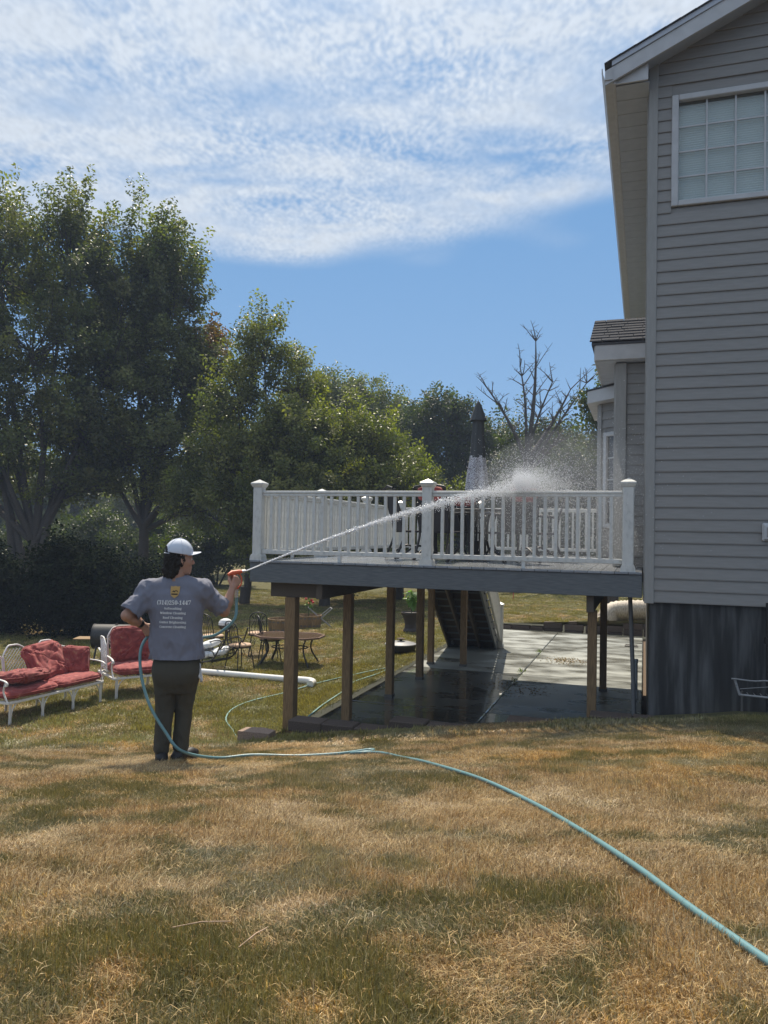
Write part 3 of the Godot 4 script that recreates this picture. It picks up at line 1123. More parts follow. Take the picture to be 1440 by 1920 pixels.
func rail_post(parent: Node, at: Vector3) -> void:
	var b := MB.new()
	b.box(T(Vector3(0, 0.47, 0)), Vector3(0.118, 0.94, 0.118), 0.006)
	b.prism(PackedVector2Array([Vector2(-0.082, 0.0), Vector2(0.082, 0.0), Vector2(0.075, 0.05), Vector2(0.061, 0.075), Vector2(-0.061, 0.075), Vector2(-0.075, 0.05)]), Transform3D(Basis(), Vector3(0, 0, -0.079)), 0.158)
	var o := obj("rail_post", b, M.vinyl, parent)
	o.position = at
	var c := MB.new()
	var pr := [[0.062, 0.925], [0.070, 0.935], [0.078, 0.955], [0.084, 0.962], [0.084, 0.980], [0.078, 0.984], [0.0, 1.027]]
	for i in pr.size() - 1:
		var q := []
		for k in 2:
			var r: float = pr[i + k][0]
			for e in [[-1, -1], [1, -1], [1, 1], [-1, 1]]:
				q.append(Vector3(r * e[0], pr[i + k][1], r * e[1]))
		for j in 4:
			c.face(q[j], q[(j + 1) % 4], q[4 + (j + 1) % 4], q[4 + j], Vector3(0, pr[i][1] - 0.03, 0))
	obj("post_cap", c, M.vinyl, o)


# one panel of railing between two points on the deck: rails and seventeen balusters
func rail_panel(parent: Node, a: Vector3, b: Vector3, count := 17) -> void:
	var r := Node3D.new()
	r.name = "railing"
	parent.add_child(r, true)
	var d := (b - a).normalized()
	var a2 := a + d * 0.06
	var b2 := b - d * 0.06
	var up := Vector3.UP
	var t := MB.new()
	t.bar(a2 + up * 0.865, b2 + up * 0.865, 0.062, 0.036, up, 0.008)
	t.bar(a2 + up * 0.832, b2 + up * 0.832, 0.046, 0.032, up, 0.004)
	obj("top_rail", t, M.vinyl, r)
	var u := MB.new()
	u.bar(a2 + up * 0.108, b2 + up * 0.108, 0.046, 0.056, up, 0.006)
	obj("bottom_rail", u, M.vinyl, r)
	var bl := MB.new()
	bl.box(T(Vector3(0, 0.476, 0), atan2(-d.z, d.x)), Vector3(0.036, 0.682, 0.036), 0.003)
	var bm := bl.mesh()
	for i in count:
		var p := a.lerp(b, 0.0)
		p = a2.lerp(b2, (i + 1.0) / (count + 1.0))
		obj("baluster", bm, M.vinyl, r).position = p
	var ft := MB.new()
	ft.box(T(a2.lerp(b2, 0.5) + up * 0.04), Vector3(0.04, 0.08, 0.04), 0.003)
	obj("rail_foot", ft, M.vinyl, r)


func deck() -> void:
	var d := thing("deck", "raised grey timber deck with white vinyl railing on wooden posts", "deck")
	var sl := -4.74
	var sr := -0.015
	var wb := 15.08
	# boards run away from the camera
	var n := 33
	var pitch := (sr - sl) / n
	for i in n:
		var b := MB.new()
		b.box(T(Vector3.ZERO), Vector3(pitch - 0.005, 0.026, wb - WF + 0.02), 0.004)
		var o := obj("deck_board", b, M["deck_wood_%d" % (rng.randi() % 3)], d)
		o.position = P(sl + (i + 0.5) * pitch, DY - 0.013 + rng.randf_range(-0.0015, 0.0015), (WF + wb) / 2 - 0.01)
		o.rotation = Vector3(0, 0, rng.randf_range(-0.006, 0.006))
	for q in [[P(sl, 0, WF + 0.02), P(sr, 0, WF + 0.02)], [P(sl, 0, wb - 0.03), P(sr, 0, wb - 0.03)]]:
		var b := MB.new()
		b.bar(q[0] + Vector3(0, DY - 0.152, 0), q[1] + Vector3(0, DY - 0.152, 0), 0.036, 0.245, Vector3.UP, 0.004)
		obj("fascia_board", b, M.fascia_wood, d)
	for s in [sl + 0.02, sr - 0.02]:
		var b := MB.new()
		b.bar(P(s, DY - 0.154, WF + 0.04), P(s, DY - 0.154, wb - 0.05), 0.036, 0.241, Vector3.UP, 0.004)
		obj("fascia_board", b, M.fascia_wood, d)
	var w := WF + 0.35
	while w < wb - 0.2:
		var b := MB.new()
		b.bar(P(sl + 0.045, DY - 0.126, w), P(sr - 0.045, DY - 0.126, w), 0.04, 0.185, Vector3.UP, 0.003)
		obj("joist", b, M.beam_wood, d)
		w += 0.41
	for s in [-3.82, -0.56]:
		var b := MB.new()
		b.bar(P(s, DY - 0.345, 8.93), P(s, DY - 0.345, wb - 0.06), 0.08, 0.24, Vector3.UP, 0.004)
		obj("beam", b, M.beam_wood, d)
	var fb := MB.new()
	fb.bar(P(-4.55, DY - 0.347, 9.10), P(-3.87, DY - 0.347, 9.10), 0.08, 0.236, Vector3.UP, 0.004)
	obj("beam", fb, M.beam_wood, d)
	var posts := [[-4.26, 9.10, 0.142], [-3.81, 9.94, 0.118], [-3.79, 11.76, 0.115], [-3.76, 13.39, 0.118], [-3.99, 15.0, 0.115], [-3.33, 15.0, 0.115], [-0.55, 9.22, 0.104], [-0.63, 13.6, 0.112]]
	for i in posts.size():
		var q = posts[i]
		var b := MB.new()
		var tp := DY - 0.466 if absf(q[0] + 3.8) < 0.1 or q[0] > -1.0 or i == 0 else DY - 0.22
		var bot := 0.0 if i else 0.02
		b.box(T(P(q[0], (tp + bot) / 2, q[1]), rng.randf_range(-0.02, 0.02)), Vector3(q[2], tp - bot, q[2]), 0.006)
		obj("post", b, M["post_wood_%d" % (i % 3)], d)
		var ft := MB.new()
		if i == 0:
			ft.lathe(T(P(q[0], -0.1, q[1])), [[0.0, -0.1], [0.20, -0.1], [0.20, 0.10], [0.17, 0.12], [0.0, 0.125]], 20)
			obj("footing", ft, M.concrete_1, d)
		else:
			ft.box(T(P(q[0], 0.02, q[1])), Vector3(q[2] + 0.02, 0.05, q[2] + 0.02), 0.004)
			obj("post_base", ft, M.steel_dull, d)
	# railing round the open sides
	var wf := WF + 0.075
	var f := [P(-4.664, DY, wf), P(-2.434, DY, wf), P(-0.165, DY, wf)]
	var l := [f[0], P(-4.664, DY, 10.95), P(-4.664, DY, 12.98), P(-4.664, DY, 15.0)]
	var r := [P(-3.03, DY, 15.0), P(-0.12, DY, 15.0)]
	for p in f:
		rail_post(d, p)
	for i in 3:
		rail_post(d, l[i + 1])
		rail_panel(d, l[i], l[i + 1])
	rail_panel(d, f[0], f[1])
	rail_panel(d, f[1], f[2])
	rail_post(d, r[0])
	rail_panel(d, r[0], r[1], 22)
	rail_post(d, P(-4.24, DY, 15.0))
	rail_panel(d, l[3], P(-4.24, DY, 15.0), 3)
	# stair down to the far end of the patio
	var a := atan2(DY, 2.62)
	for s in [-4.24, -3.87, -3.52, -3.15]:
		var b := MB.new()
		b.bar(P(s, DY - 0.20, 15.12), P(s, -0.02, 17.76), 0.045, 0.28, Vector3.UP, 0.004)
		obj("stringer", b, M.fascia_wood if s > -3.2 else M.beam_wood, d)
	for k in 12:
		var y := DY - DY * (k + 1) / 13.0
		var w2 := 15.12 + 2.72 * (k + 0.6) / 12.6
		var b := MB.new()
		b.box(T(P(-3.695, y, w2)), Vector3(1.18, 0.032, 0.27), 0.004)
		obj("tread", b, M.fascia_wood, d)
		var b2 := MB.new()
		b2.box(T(P(-3.695, y - 0.10, w2 + 0.12)), Vector3(1.13, 0.19, 0.02), 0.003)
		obj("riser", b2, M.beam_wood, d)
	for s in [-4.24, -3.09]:
		rail_post(d, P(s, 0.02, 17.75))
		var rr := Node3D.new()
		rr.name = "stair_railing"
		d.add_child(rr, true)
		var p0 := P(s, DY, 15.06)
		var p1 := P(s, 0.06, 17.69)
		for h in [0.86, 0.13]:
			var b := MB.new()
			b.bar(p0 + Vector3(0, h, 0), p1 + Vector3(0, h, 0), 0.05, 0.05, Vector3.UP, 0.006)
			obj("top_rail" if h > 0.5 else "bottom_rail", b, M.vinyl, rr)
		var bl := MB.new()
		bl.box(T(Vector3(0, 0.495, 0)), Vector3(0.036, 0.71, 0.036), 0.003)
		var bm := bl.mesh()
		for i in 22:
			obj("baluster", bm, M.vinyl, rr).position = p0.lerp(p1, (i + 1.0) / 23.0)


# a leaf folded along its rib: four triangles' worth of blade
func leaf(b: MB, at: Vector3, dir: Vector3, nrm: Vector3, ln: float, wd: float, col: Color) -> void:
	b.tint = col
	var side := dir.cross(nrm).normalized()
	nrm = side.cross(dir).normalized()
	var m := at + dir * ln * 0.45
	var tip := at + dir * ln
	var lift := nrm * wd * 0.18
	var p := m + side * wd * 0.5 + lift
	var q := m - side * wd * 0.5 + lift
	var n1 := (nrm - side * 0.35).normalized()
	var n2 := (nrm + side * 0.35).normalized()
	b.tri(at, p, tip, n1, n1, n1)
	b.tri(at, tip, q, n2, n2, n2)


# a shoot: a twig with leaves along it, pointing up the y axis
func shoot_mesh(length: float, count: int, size: float, spread: float, sd: int) -> ArrayMesh:
	var r := RandomNumberGenerator.new()
	r.seed = sd
	var b := MB.new()
	b.colored = true
	for i in count:
		var t := (i + 0.6) / count
		var a := i * 2.4 + r.randf() * 0.9
		var o := Vector3(cos(a), 0, sin(a))
		var at := Vector3(0, t * length, 0) + o * spread * r.randf_range(0.1, 0.9) * (1.15 - t * 0.75)
		var dir := (o * r.randf_range(0.5, 1.0) + Vector3(0, r.randf_range(-0.7, 0.7), 0)).normalized()
		var nn := Vector3(r.randf_range(-0.7, 0.7), 1.0, r.randf_range(-0.7, 0.7)).normalized()
		var g := r.randf_range(0.75, 1.25)
		leaf(b, at, dir, nn, size * r.randf_range(0.75, 1.3), size * r.randf_range(0.6, 0.95), Color(g * r.randf_range(0.92, 1.1), g, g * r.randf_range(0.85, 1.1)))
	return b.mesh()


# lobes: [centre, radii, share, colours?] in tree space; twigs fan out of each lobe's middle and carry the leafy shoots
func crown(parent: Node, lobes: Array, shoots: Array, count: int, cols: Array, upward: float, r: RandomNumberGenerator, per := 9, sc := 1.0, lm := "leaf", twigs := true) -> void:
	var total := 0.0
	for l in lobes:
		total += l[1].x * l[1].y + l[1].x * l[1].z + l[1].y * l[1].z
	var sets := []
	var tints := []
	for k in shoots.size():
		sets.append([])
		tints.append([])
	var tw := MB.new()
	for l in lobes:
		var part: float = (l[1].x * l[1].y + l[1].x * l[1].z + l[1].y * l[1].z) / total
		var pal: Array = l[3] if l.size() > 3 else cols
		for i in int(count * part / per):
			var d := Vector3(r.randfn(), r.randfn() * 0.9 + upward * 0.35, r.randfn()).normalized()
			var reach := r.randf_range(0.55, 1.12)
			var e: Vector3 = l[0] + d * l[1] * reach + Vector3(0, upward * 0.35 * r.randf(), 0)
			var a: Vector3 = l[0] + d * l[1] * 0.12 - Vector3(0, 0.25 * l[1].y * r.randf(), 0)
			var m := a.lerp(e, 0.5) + Vector3(r.randfn(), r.randfn() - upward * 0.6, r.randfn()) * 0.18 * sc
			if twigs:
				tw.tube([a, m, e], [0.03 * sc, 0.018 * sc, 0.006 * sc], 4, false)
			var tone := r.randf_range(0.7, 1.25)
			var c0: Color = pal[r.randi() % pal.size()]
			for j in per:
				var t := lerpf(0.28, 1.0, (j + r.randf()) / per)
				var p := a.lerp(m, t).lerp(m.lerp(e, t), t) + Vector3(r.randfn(), r.randfn(), r.randfn()) * (0.34 - 0.24 * t) * sc
				var up := ((e - m).normalized() * (0.5 + t) + Vector3.UP * (upward * 0.9 + r.randf_range(-0.3, 0.3)) + Vector3(r.randfn(), 0, r.randfn()) * 0.45).normalized()
				var x := up.cross(Vector3(r.randf_range(-1, 1), 0.3, r.randf_range(-1, 1))).normalized()
				var s := r.randf_range(0.7, 1.25) * sc
				var k := r.randi() % shoots.size()
				sets[k].append(Transform3D(Basis(x, up, x.cross(up)).scaled(Vector3(s, s, s)), p))
				tints[k].append(c0.lerp(pal[r.randi() % pal.size()], 0.4) * tone * r.randf_range(0.8, 1.25))
	for k in shoots.size():
		multi("foliage", shoots[k], M[lm], sets[k], tints[k], parent)
	if twigs:
		obj("twigs", tw, M.bark, parent).set_meta("kind", "stuff")


func limb(b: MB, a: Vector3, e: Vector3, r0: float, r1: float, bend: float, r: RandomNumberGenerator, sides := 7) -> Array:
	var m := a.lerp(e, 0.5) + Vector3(r.randf_range(-bend, bend), r.randf_range(0, bend), r.randf_range(-bend, bend))
	var p := []
	var q := []
	for i in 9:
		var t := i / 8.0
		p.append(a.lerp(m, t).lerp(m.lerp(e, t), t))
		q.append(lerpf(r0, r1, t))
	b.tube(p, q, sides)
	return p


# trunk and limbs that reach into every lobe
func skeleton(parent: Node, lobes: Array, base_r: float, fork: Vector3, r: RandomNumberGenerator, bark: Material, foot := Vector3.ZERO) -> void:
	var b := MB.new()
	var p := limb(b, foot - Vector3(0, 0.2, 0), fork, base_r, base_r * 0.75, 0.15, r, 10)
	b.tube([foot + Vector3(0, -0.25, 0), foot + Vector3(0, 0.15, 0), foot + Vector3(0, 0.6, 0)], [base_r * 1.5, base_r * 1.2, base_r * 0.98], 10)
	obj("trunk", b, bark, parent)
	for l in lobes:
		var lb := MB.new()
		var q := limb(lb, fork - Vector3(0, 0.1, 0), l[0], base_r * 0.5, base_r * 0.12, 0.6, r)
		for k in 5:
			var d := Vector3(r.randfn(), absf(r.randfn()), r.randfn()).normalized()
			limb(lb, q[4 + k % 5], l[0] + d * l[1] * 0.8, base_r * 0.13, 0.012, 0.3, r, 5)
		obj("limb", lb, bark, parent)


const GREENS := [Color(0.15, 0.165, 0.052), Color(0.18, 0.19, 0.06), Color(0.12, 0.14, 0.048), Color(0.21, 0.20, 0.07)]
const YELLOWISH := [Color(0.23, 0.235, 0.06), Color(0.19, 0.205, 0.058), Color(0.27, 0.255, 0.075), Color(0.15, 0.17, 0.05)]
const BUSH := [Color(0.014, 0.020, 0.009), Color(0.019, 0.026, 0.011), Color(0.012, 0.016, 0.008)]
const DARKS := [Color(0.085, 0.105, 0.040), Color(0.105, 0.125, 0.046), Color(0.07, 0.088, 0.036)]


func tree(called: String, label: String, group: String, at: Vector3, lobes: Array, base_r: float, fork: Vector3, shoots: Array, count: int, cols: Array, upward: float, sd: int, per := 9, sc := 1.0) -> Node3D:
	var r := RandomNumberGenerator.new()
	r.seed = sd
	var t := thing(called, label, "tree", at, 0.0, group)
	skeleton(t, lobes, base_r, fork, r, M.bark)
	crown(t, lobes, shoots, count, cols, upward, r, per, sc)
	return t


func V(x: float, y: float, z: float) -> Vector3:
	return Vector3(x, y, z)


# a spot on the ground: metres to the right of the line of sight and metres ahead
func spot(x: float, dist: float) -> Vector3:
	var s := x * cos(HEAD) - dist * sin(HEAD)
	var w := x * sin(HEAD) + dist * cos(HEAD)
	return P(s, gh(s, w), w)


# offsets in tree space given sideways (as seen), up and away
func off(side: float, up: float, away: float) -> Vector3:
	return Vector3(side * cos(HEAD) - away * sin(HEAD), up, -(side * sin(HEAD) + away * cos(HEAD)))


func trees() -> void:
	var big := [shoot_mesh(0.80, 26, 0.135, 0.20, 1), shoot_mesh(0.70, 24, 0.13, 0.24, 2), shoot_mesh(0.55, 22, 0.135, 0.28, 3)]
	var med := [shoot_mesh(0.65, 24, 0.125, 0.24, 4), shoot_mesh(0.55, 24, 0.12, 0.30, 5)]
	# two tall maples at the left
	var at := spot(-13.53, 30.0)
	var lb := [
		[off(-1.6, 12.7, 0.0), V(2.9, 3.7, 2.8), 1], [off(1.3, 12.5, -0.3), V(2.2, 3.4, 2.4), 1], [off(-3.8, 9.0, 0.2), V(2.6, 3.0, 2.6), 1], [off(0.4, 9.0, -1.6), V(3.0, 2.8, 2.4), 1],
		[off(3.0, 10.0, 0.4), V(2.0, 3.0, 2.2), 1], [off(-1.5, 6.2, -0.6), V(3.2, 2.0, 2.6), 1], [off(2.0, 6.2, 0.4), V(2.6, 1.9, 2.4), 1], [off(-4.4, 5.6, 0.4), V(2.2, 1.9, 2.4), 1], [off(-4.2, 12.6, 0.8), V(2.0, 2.8, 2.0), 1],
		[off(-2.6, 4.3, 0.8), V(2.8, 1.3, 2.2), 1], [off(1.2, 4.2, 0.6), V(2.6, 1.2, 2.2), 1]]
	var t := tree("maple_tree", "tallest maple at the far left with several bent trunks", "", at, lb, 0.27, V(0.1, 2.0, 0.0), big, 4700, GREENS, 0.95, 201, 10)
	var ex := MB.new()
	var r := RandomNumberGenerator.new()
	r.seed = 5
	limb(ex, V(-0.1, 0.2, 0), off(-1.2, 4.4, -0.2), 0.18, 0.11, 0.1, r)
	limb(ex, off(-0.7, 1.2, -0.1), off(-1.5, 5.5, 0.0), 0.15, 0.08, 0.4, r)
	limb(ex, V(0.15, 0.1, 0), off(0.8, 4.6, 0.1), 0.2, 0.10, 0.2, r)
	obj("trunk", ex, M.bark, t)
	at = spot(-9.6, 31.0)
	var red := [Color(0.26, 0.075, 0.04), Color(0.20, 0.11, 0.045), Color(0.15, 0.165, 0.052), Color(0.18, 0.17, 0.06)]
	lb = [
		[off(-0.7, 12.4, 0.0), V(2.3, 3.3, 2.4), 1], [off(0.9, 11.6, 0.2), V(1.8, 3.1, 2.0), 1], [off(-1.3, 8.4, -0.5), V(2.4, 2.6, 2.3), 1], [off(1.2, 8.2, -0.6), V(2.2, 2.6, 2.2), 1],
		[off(2.2, 9.3, 0.3), V(1.0, 2.3, 1.4), 1, red], [off(0.4, 5.8, -0.8), V(2.8, 1.9, 2.4), 1], [off(2.6, 6.4, 0.0), V(1.5, 1.7, 1.6), 1, YELLOWISH], [off(-1.8, 5.2, 0.6), V(2.2, 1.7, 2.2), 1], [off(1.5, 4.0, -0.3), V(2.0, 1.2, 1.8), 1, YELLOWISH], [off(3.2, 4.4, 0.2), V(1.5, 1.5, 1.6), 1, YELLOWISH]]
	tree("maple_tree", "second tall maple from the left with a few red leaves on its right side", "", at, lb, 0.25, V(0.05, 2.6, 0.0), big, 3900, GREENS, 1.0, 202, 10)
	# a paler tree leaning right in front of the wood
	at = spot(-4.86, 27.5)
	lb = [
		[off(0.5, 8.7, 0.0), V(1.0, 2.0, 1.1), 1], [off(1.7, 7.6, 0.0), V(1.1, 1.1, 1.0), 1], [off(-0.4, 7.2, 0.2), V(1.0, 1.8, 1.2), 1], [off(1.7, 5.7, -0.4), V(2.0, 1.3, 1.8), 1],
		[off(-0.7, 5.0, 0.0), V(1.7, 1.6, 1.6), 1], [off(3.0, 5.0, 0.2), V(1.7, 1.4, 1.6), 1], [off(0.5, 3.4, -0.6), V(2.1, 1.2, 1.9), 1], [off(2.6, 3.2, -0.3), V(2.0, 1.2, 1.8), 1], [off(-1.8, 3.3, 0.3), V(1.5, 1.2, 1.5), 1]]
	tree("maple_tree", "young pale green maple with an open leaning top, left of the deck", "", at, lb, 0.15, V(0.15, 2.0, 0.0), med, 2300, YELLOWISH, 0.8, 203, 8, 0.9)
	# pale bushy trees behind the white railing
	at = spot(-2.00, 27.0)
	lb = [
		[off(-1.0, 5.4, 0.0), V(1.8, 1.7, 1.8), 1], [off(0.9, 5.3, 0.3), V(1.9, 1.8, 1.8), 1], [off(-0.4, 3.6, -0.7), V(2.4, 1.6, 2.0), 1], [off(1.9, 3.7, -0.2), V(1.9, 1.6, 1.8), 1], [off(-1.9, 2.6, 0.0), V(1.9, 1.5, 1.8), 1], [off(0.6, 2.0, -0.5), V(2.4, 1.4, 2.0), 1]]
	tree("bushy_tree", "round yellow green tree rising behind the left panel of white railing", "", at, lb, 0.16, V(0.0, 1.4, 0.0), med, 3400, YELLOWISH, 0.4, 204, 9, 0.9)
	at = spot(0.66, 30.0)
	lb = [[off(-0.4, 4.2, 0.0), V(1.9, 1.6, 1.8), 1], [off(1.0, 3.2, -0.3), V(1.8, 1.5, 1.8), 1], [off(-1.4, 2.8, -0.3), V(1.7, 1.5, 1.7), 1], [off(0.2, 1.7, -0.4), V(2.2, 1.3, 1.8), 1]]
	tree("bushy_tree", "lower yellow green tree behind the middle railing post", "", at, lb, 0.14, V(0.0, 1.3, 0.0), med, 2200, YELLOWISH, 0.4, 205, 9, 0.9)
	# darker wood further back, from left to right
	var far := [
		[-6.31, 46, 9.0, 3.6, 0], [-4.25, 47, 11.8, 3.6, 0], [-2.30, 48, 12.0, 3.6, 1], [-0.27, 50, 11.6, 3.2, 0], [2.11, 44, 9.7, 2.6, 2], [3.40, 42, 10.0, 2.7, 2], [5.06, 45, 8.8, 2.0, 2], [6.62, 46, 8.2, 2.8, 2], [7.68, 40, 8.4, 3.6, 2], [9.73, 42, 7.8, 3.0, 2], [10.21, 38, 7.4, 2.8, 2], [12.81, 42, 6.5, 3.0, 1], [15.38, 44, 7.5, 3.4, 1]]
	var names := ["tree of the far wood just right of the leaning young maple", "broad dark tree of the far wood above the left railing panel", "dark tree of the far wood above the left railing panel, second", "dark tree of the far wood left of the middle railing post",
		"open dark tree with sky showing through, above the middle railing post", "tall open dark tree left of the closed umbrella", "narrow dark tree right behind the closed umbrella", "low dark tree just right of the closed umbrella", "wide dark tree below the dead branches",
		"low dark tree right of the dead tree", "dark tree close to the house bay", "dark tree hidden partly by the house bay", "dark tree mostly behind the house"]
	for i in far.size():
		var q = far[i]
		at = spot(q[0], q[1])
		var rr := RandomNumberGenerator.new()
		rr.seed = 300 + i
		var hgt: float = q[2]
		var rad: float = q[3]
		lb = [[off(0, hgt - rad * 0.62, 0), V(rad * 0.75, rad * 0.72, rad * 0.75), 1]]
		for k in 6:
			var a := TAU * k / 6.0 + rr.randf()
			lb.append([off(cos(a) * rad * 0.55, lerpf(1.6, hgt - rad * 0.9, rr.randf()), sin(a) * rad * 0.5), V(rad, rad * 0.8, rad) * rr.randf_range(0.48, 0.68), 1])
		lb.append([off(0, 1.8, -0.6), V(rad * 0.9, 1.3, rad * 0.8), 1])
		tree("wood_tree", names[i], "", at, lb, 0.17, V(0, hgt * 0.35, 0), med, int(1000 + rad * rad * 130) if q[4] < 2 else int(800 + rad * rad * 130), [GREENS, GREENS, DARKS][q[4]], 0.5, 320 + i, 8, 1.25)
	# low growth in the shade between and behind the trunks
	var low := [[-20.6, 38.0, 2.6, 3.0, "low shade shrub at the far left behind the tallest maple"], [-16.2, 41.0, 3.0, 3.2, "low shade shrub between the trunks of the two tall maples"], [-11.6, 39.0, 2.8, 2.8, "low shade shrub right of the second tall maple's trunk"], [-7.6, 36.0, 2.6, 2.6, "low shade shrub just left of the deck's corner post"]]
	for i in low.size():
		var q = low[i]
		var rr := RandomNumberGenerator.new()
		rr.seed = 500 + i
		at = spot(q[0], q[1])
		var o := thing("shade_shrub", q[4], "shrub", at)
		lb = []
		for k in 6:
			lb.append([off(rr.randf_range(-0.8, 0.8) * q[3], rr.randf_range(0.35, 0.8) * q[2], rr.randf_range(-0.5, 0.5)), V(q[3] * 0.42, q[2] * 0.42, q[3] * 0.4), 1])
		var st := MB.new()
		for k in 6:
			limb(st, V(rr.randf_range(-0.3, 0.3), -0.1, rr.randf_range(-0.3, 0.3)), lb[k][0], 0.05, 0.012, 0.3, rr, 5)
		obj("stem", st, M.bark, o)
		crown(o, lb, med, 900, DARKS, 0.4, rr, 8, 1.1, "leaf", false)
	# bare dead tree and the oak showing beside the house
	at = spot(6.54, 36.0)
	var dt := thing("dead_tree", "bare dead tree with broken branches against the sky", "tree", at)
	var rd := RandomNumberGenerator.new()
	rd.seed = 17
	var tr := MB.new()
	limb(tr, V(0, -0.2, 0), off(0.05, 6.4, 0), 0.24, 0.17, 0.1, rd, 9)
	obj("trunk", tr, M.dead_bark, dt)
	var arms := [[off(0.05, 6.2, 0), off(0.4, 11.6, 0.1), 0.14], [off(0.0, 6.2, 0), off(-0.3, 10.4, 0.2), 0.09], [off(0.0, 6.0, 0), off(-1.9, 9.4, 0.0), 0.12], [off(0.1, 6.0, 0), off(2.1, 9.4, 0.3), 0.12], [off(0.1, 5.6, 0), off(2.7, 9.6, -0.3), 0.10], [off(0.1, 5.4, 0), off(1.6, 7.2, 0.4), 0.07], [off(0.1, 6.3, 0), off(1.1, 9.6, -0.4), 0.08]]
	for q in arms:
		var b := MB.new()
		var p := limb(b, q[0], q[1], q[2], 0.025, 0.35, rd, 6)
		for k in 16:
			var i: int = 3 + rd.randi() % 6
			var dd: Vector3 = ((q[1] - q[0]) as Vector3).normalized()
			var e: Vector3 = p[i] + (dd * 0.5 + Vector3(rd.randf_range(-1, 1), rd.randf_range(-0.2, 0.9), rd.randf_range(-1, 1))) * rd.randf_range(0.35, 0.95)
			var pp := limb(b, p[i], e, 0.03, 0.008, 0.12, rd, 4)
			for j in 3:
				var e2: Vector3 = pp[4 + j] + Vector3(rd.randf_range(-1, 1), rd.randf_range(-0.3, 1), rd.randf_range(-1, 1)) * 0.28
				b.tube([pp[4 + j], e2], [0.012, 0.005], 4)
		obj("limb", b, M.dead_bark, dt)
	at = spot(7.96, 27.0)
	lb = [[off(-0.4, 6.9, 0), V(1.0, 1.2, 1.0), 1], [off(0.6, 7.4, 0.2), V(1.2, 1.4, 1.2), 1], [off(-0.1, 5.7, 0.1), V(0.8, 0.8, 0.8), 1], [off(1.3, 5.8, 0.2), V(1.3, 1.2, 1.2), 1]]
	tree("oak_tree", "dark oak bough hanging beside the small shingled bay roof", "", at, lb, 0.16, V(0.5, 3.6, 0.0), med, 800, DARKS, 0.1, 260, 8, 0.9)
	# dark evergreen bushes under the maples; the third is added, standing in for shade
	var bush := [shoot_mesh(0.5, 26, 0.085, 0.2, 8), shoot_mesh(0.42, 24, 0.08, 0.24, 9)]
	var bl := [[-9.55, 18.8, 1.35, 0.95, "dark bush cut by the left edge of the picture"], [-7.35, 18.6, 1.65, 1.15, "widest dark bush left of the man under the tall maple"], [-6.75, 20.6, 0.95, 0.9, "added dark bush standing in for shade right behind the smoker grill"]]
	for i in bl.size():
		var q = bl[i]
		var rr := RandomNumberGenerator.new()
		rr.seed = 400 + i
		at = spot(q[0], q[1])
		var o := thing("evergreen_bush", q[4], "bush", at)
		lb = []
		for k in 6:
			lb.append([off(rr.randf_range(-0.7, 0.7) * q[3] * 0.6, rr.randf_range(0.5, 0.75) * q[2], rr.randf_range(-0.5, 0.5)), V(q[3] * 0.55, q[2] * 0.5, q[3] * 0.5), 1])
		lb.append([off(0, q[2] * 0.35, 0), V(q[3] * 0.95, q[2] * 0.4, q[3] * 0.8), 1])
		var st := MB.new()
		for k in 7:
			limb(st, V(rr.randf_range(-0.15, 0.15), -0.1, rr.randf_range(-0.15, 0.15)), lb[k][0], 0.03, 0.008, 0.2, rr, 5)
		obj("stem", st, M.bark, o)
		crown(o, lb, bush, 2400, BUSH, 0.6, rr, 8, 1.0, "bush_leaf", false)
	# the wood goes on as one mass behind and beside what can be told apart
	var rs := RandomNumberGenerator.new()
	rs.seed = 77
	var lob := []
	for k in 70:
		var a := -1.15 + 1.9 * k / 70.0
		var dist := rs.randf_range(62.0, 84.0)
		var q := Vector3(sin(a) * dist, 0, -cos(a) * dist)
		q.y = gh(q.x, -q.z)
		var hh := rs.randf_range(5.0, 8.5)
		lob.append([q + Vector3(0, hh * 0.5, 0), V(4.0, hh * 0.55, 3.2), 1])
	var mass := thing("far_woods", "continuous far line of woodland closing the view behind the lawn", "woods")
	mass.set_meta("kind", "stuff")
	crown(mass, lob, [shoot_mesh(1.4, 22, 0.34, 0.7, 21)], 15000, GREENS, 0.4, rs, 9, 1.6, "leaf", false)


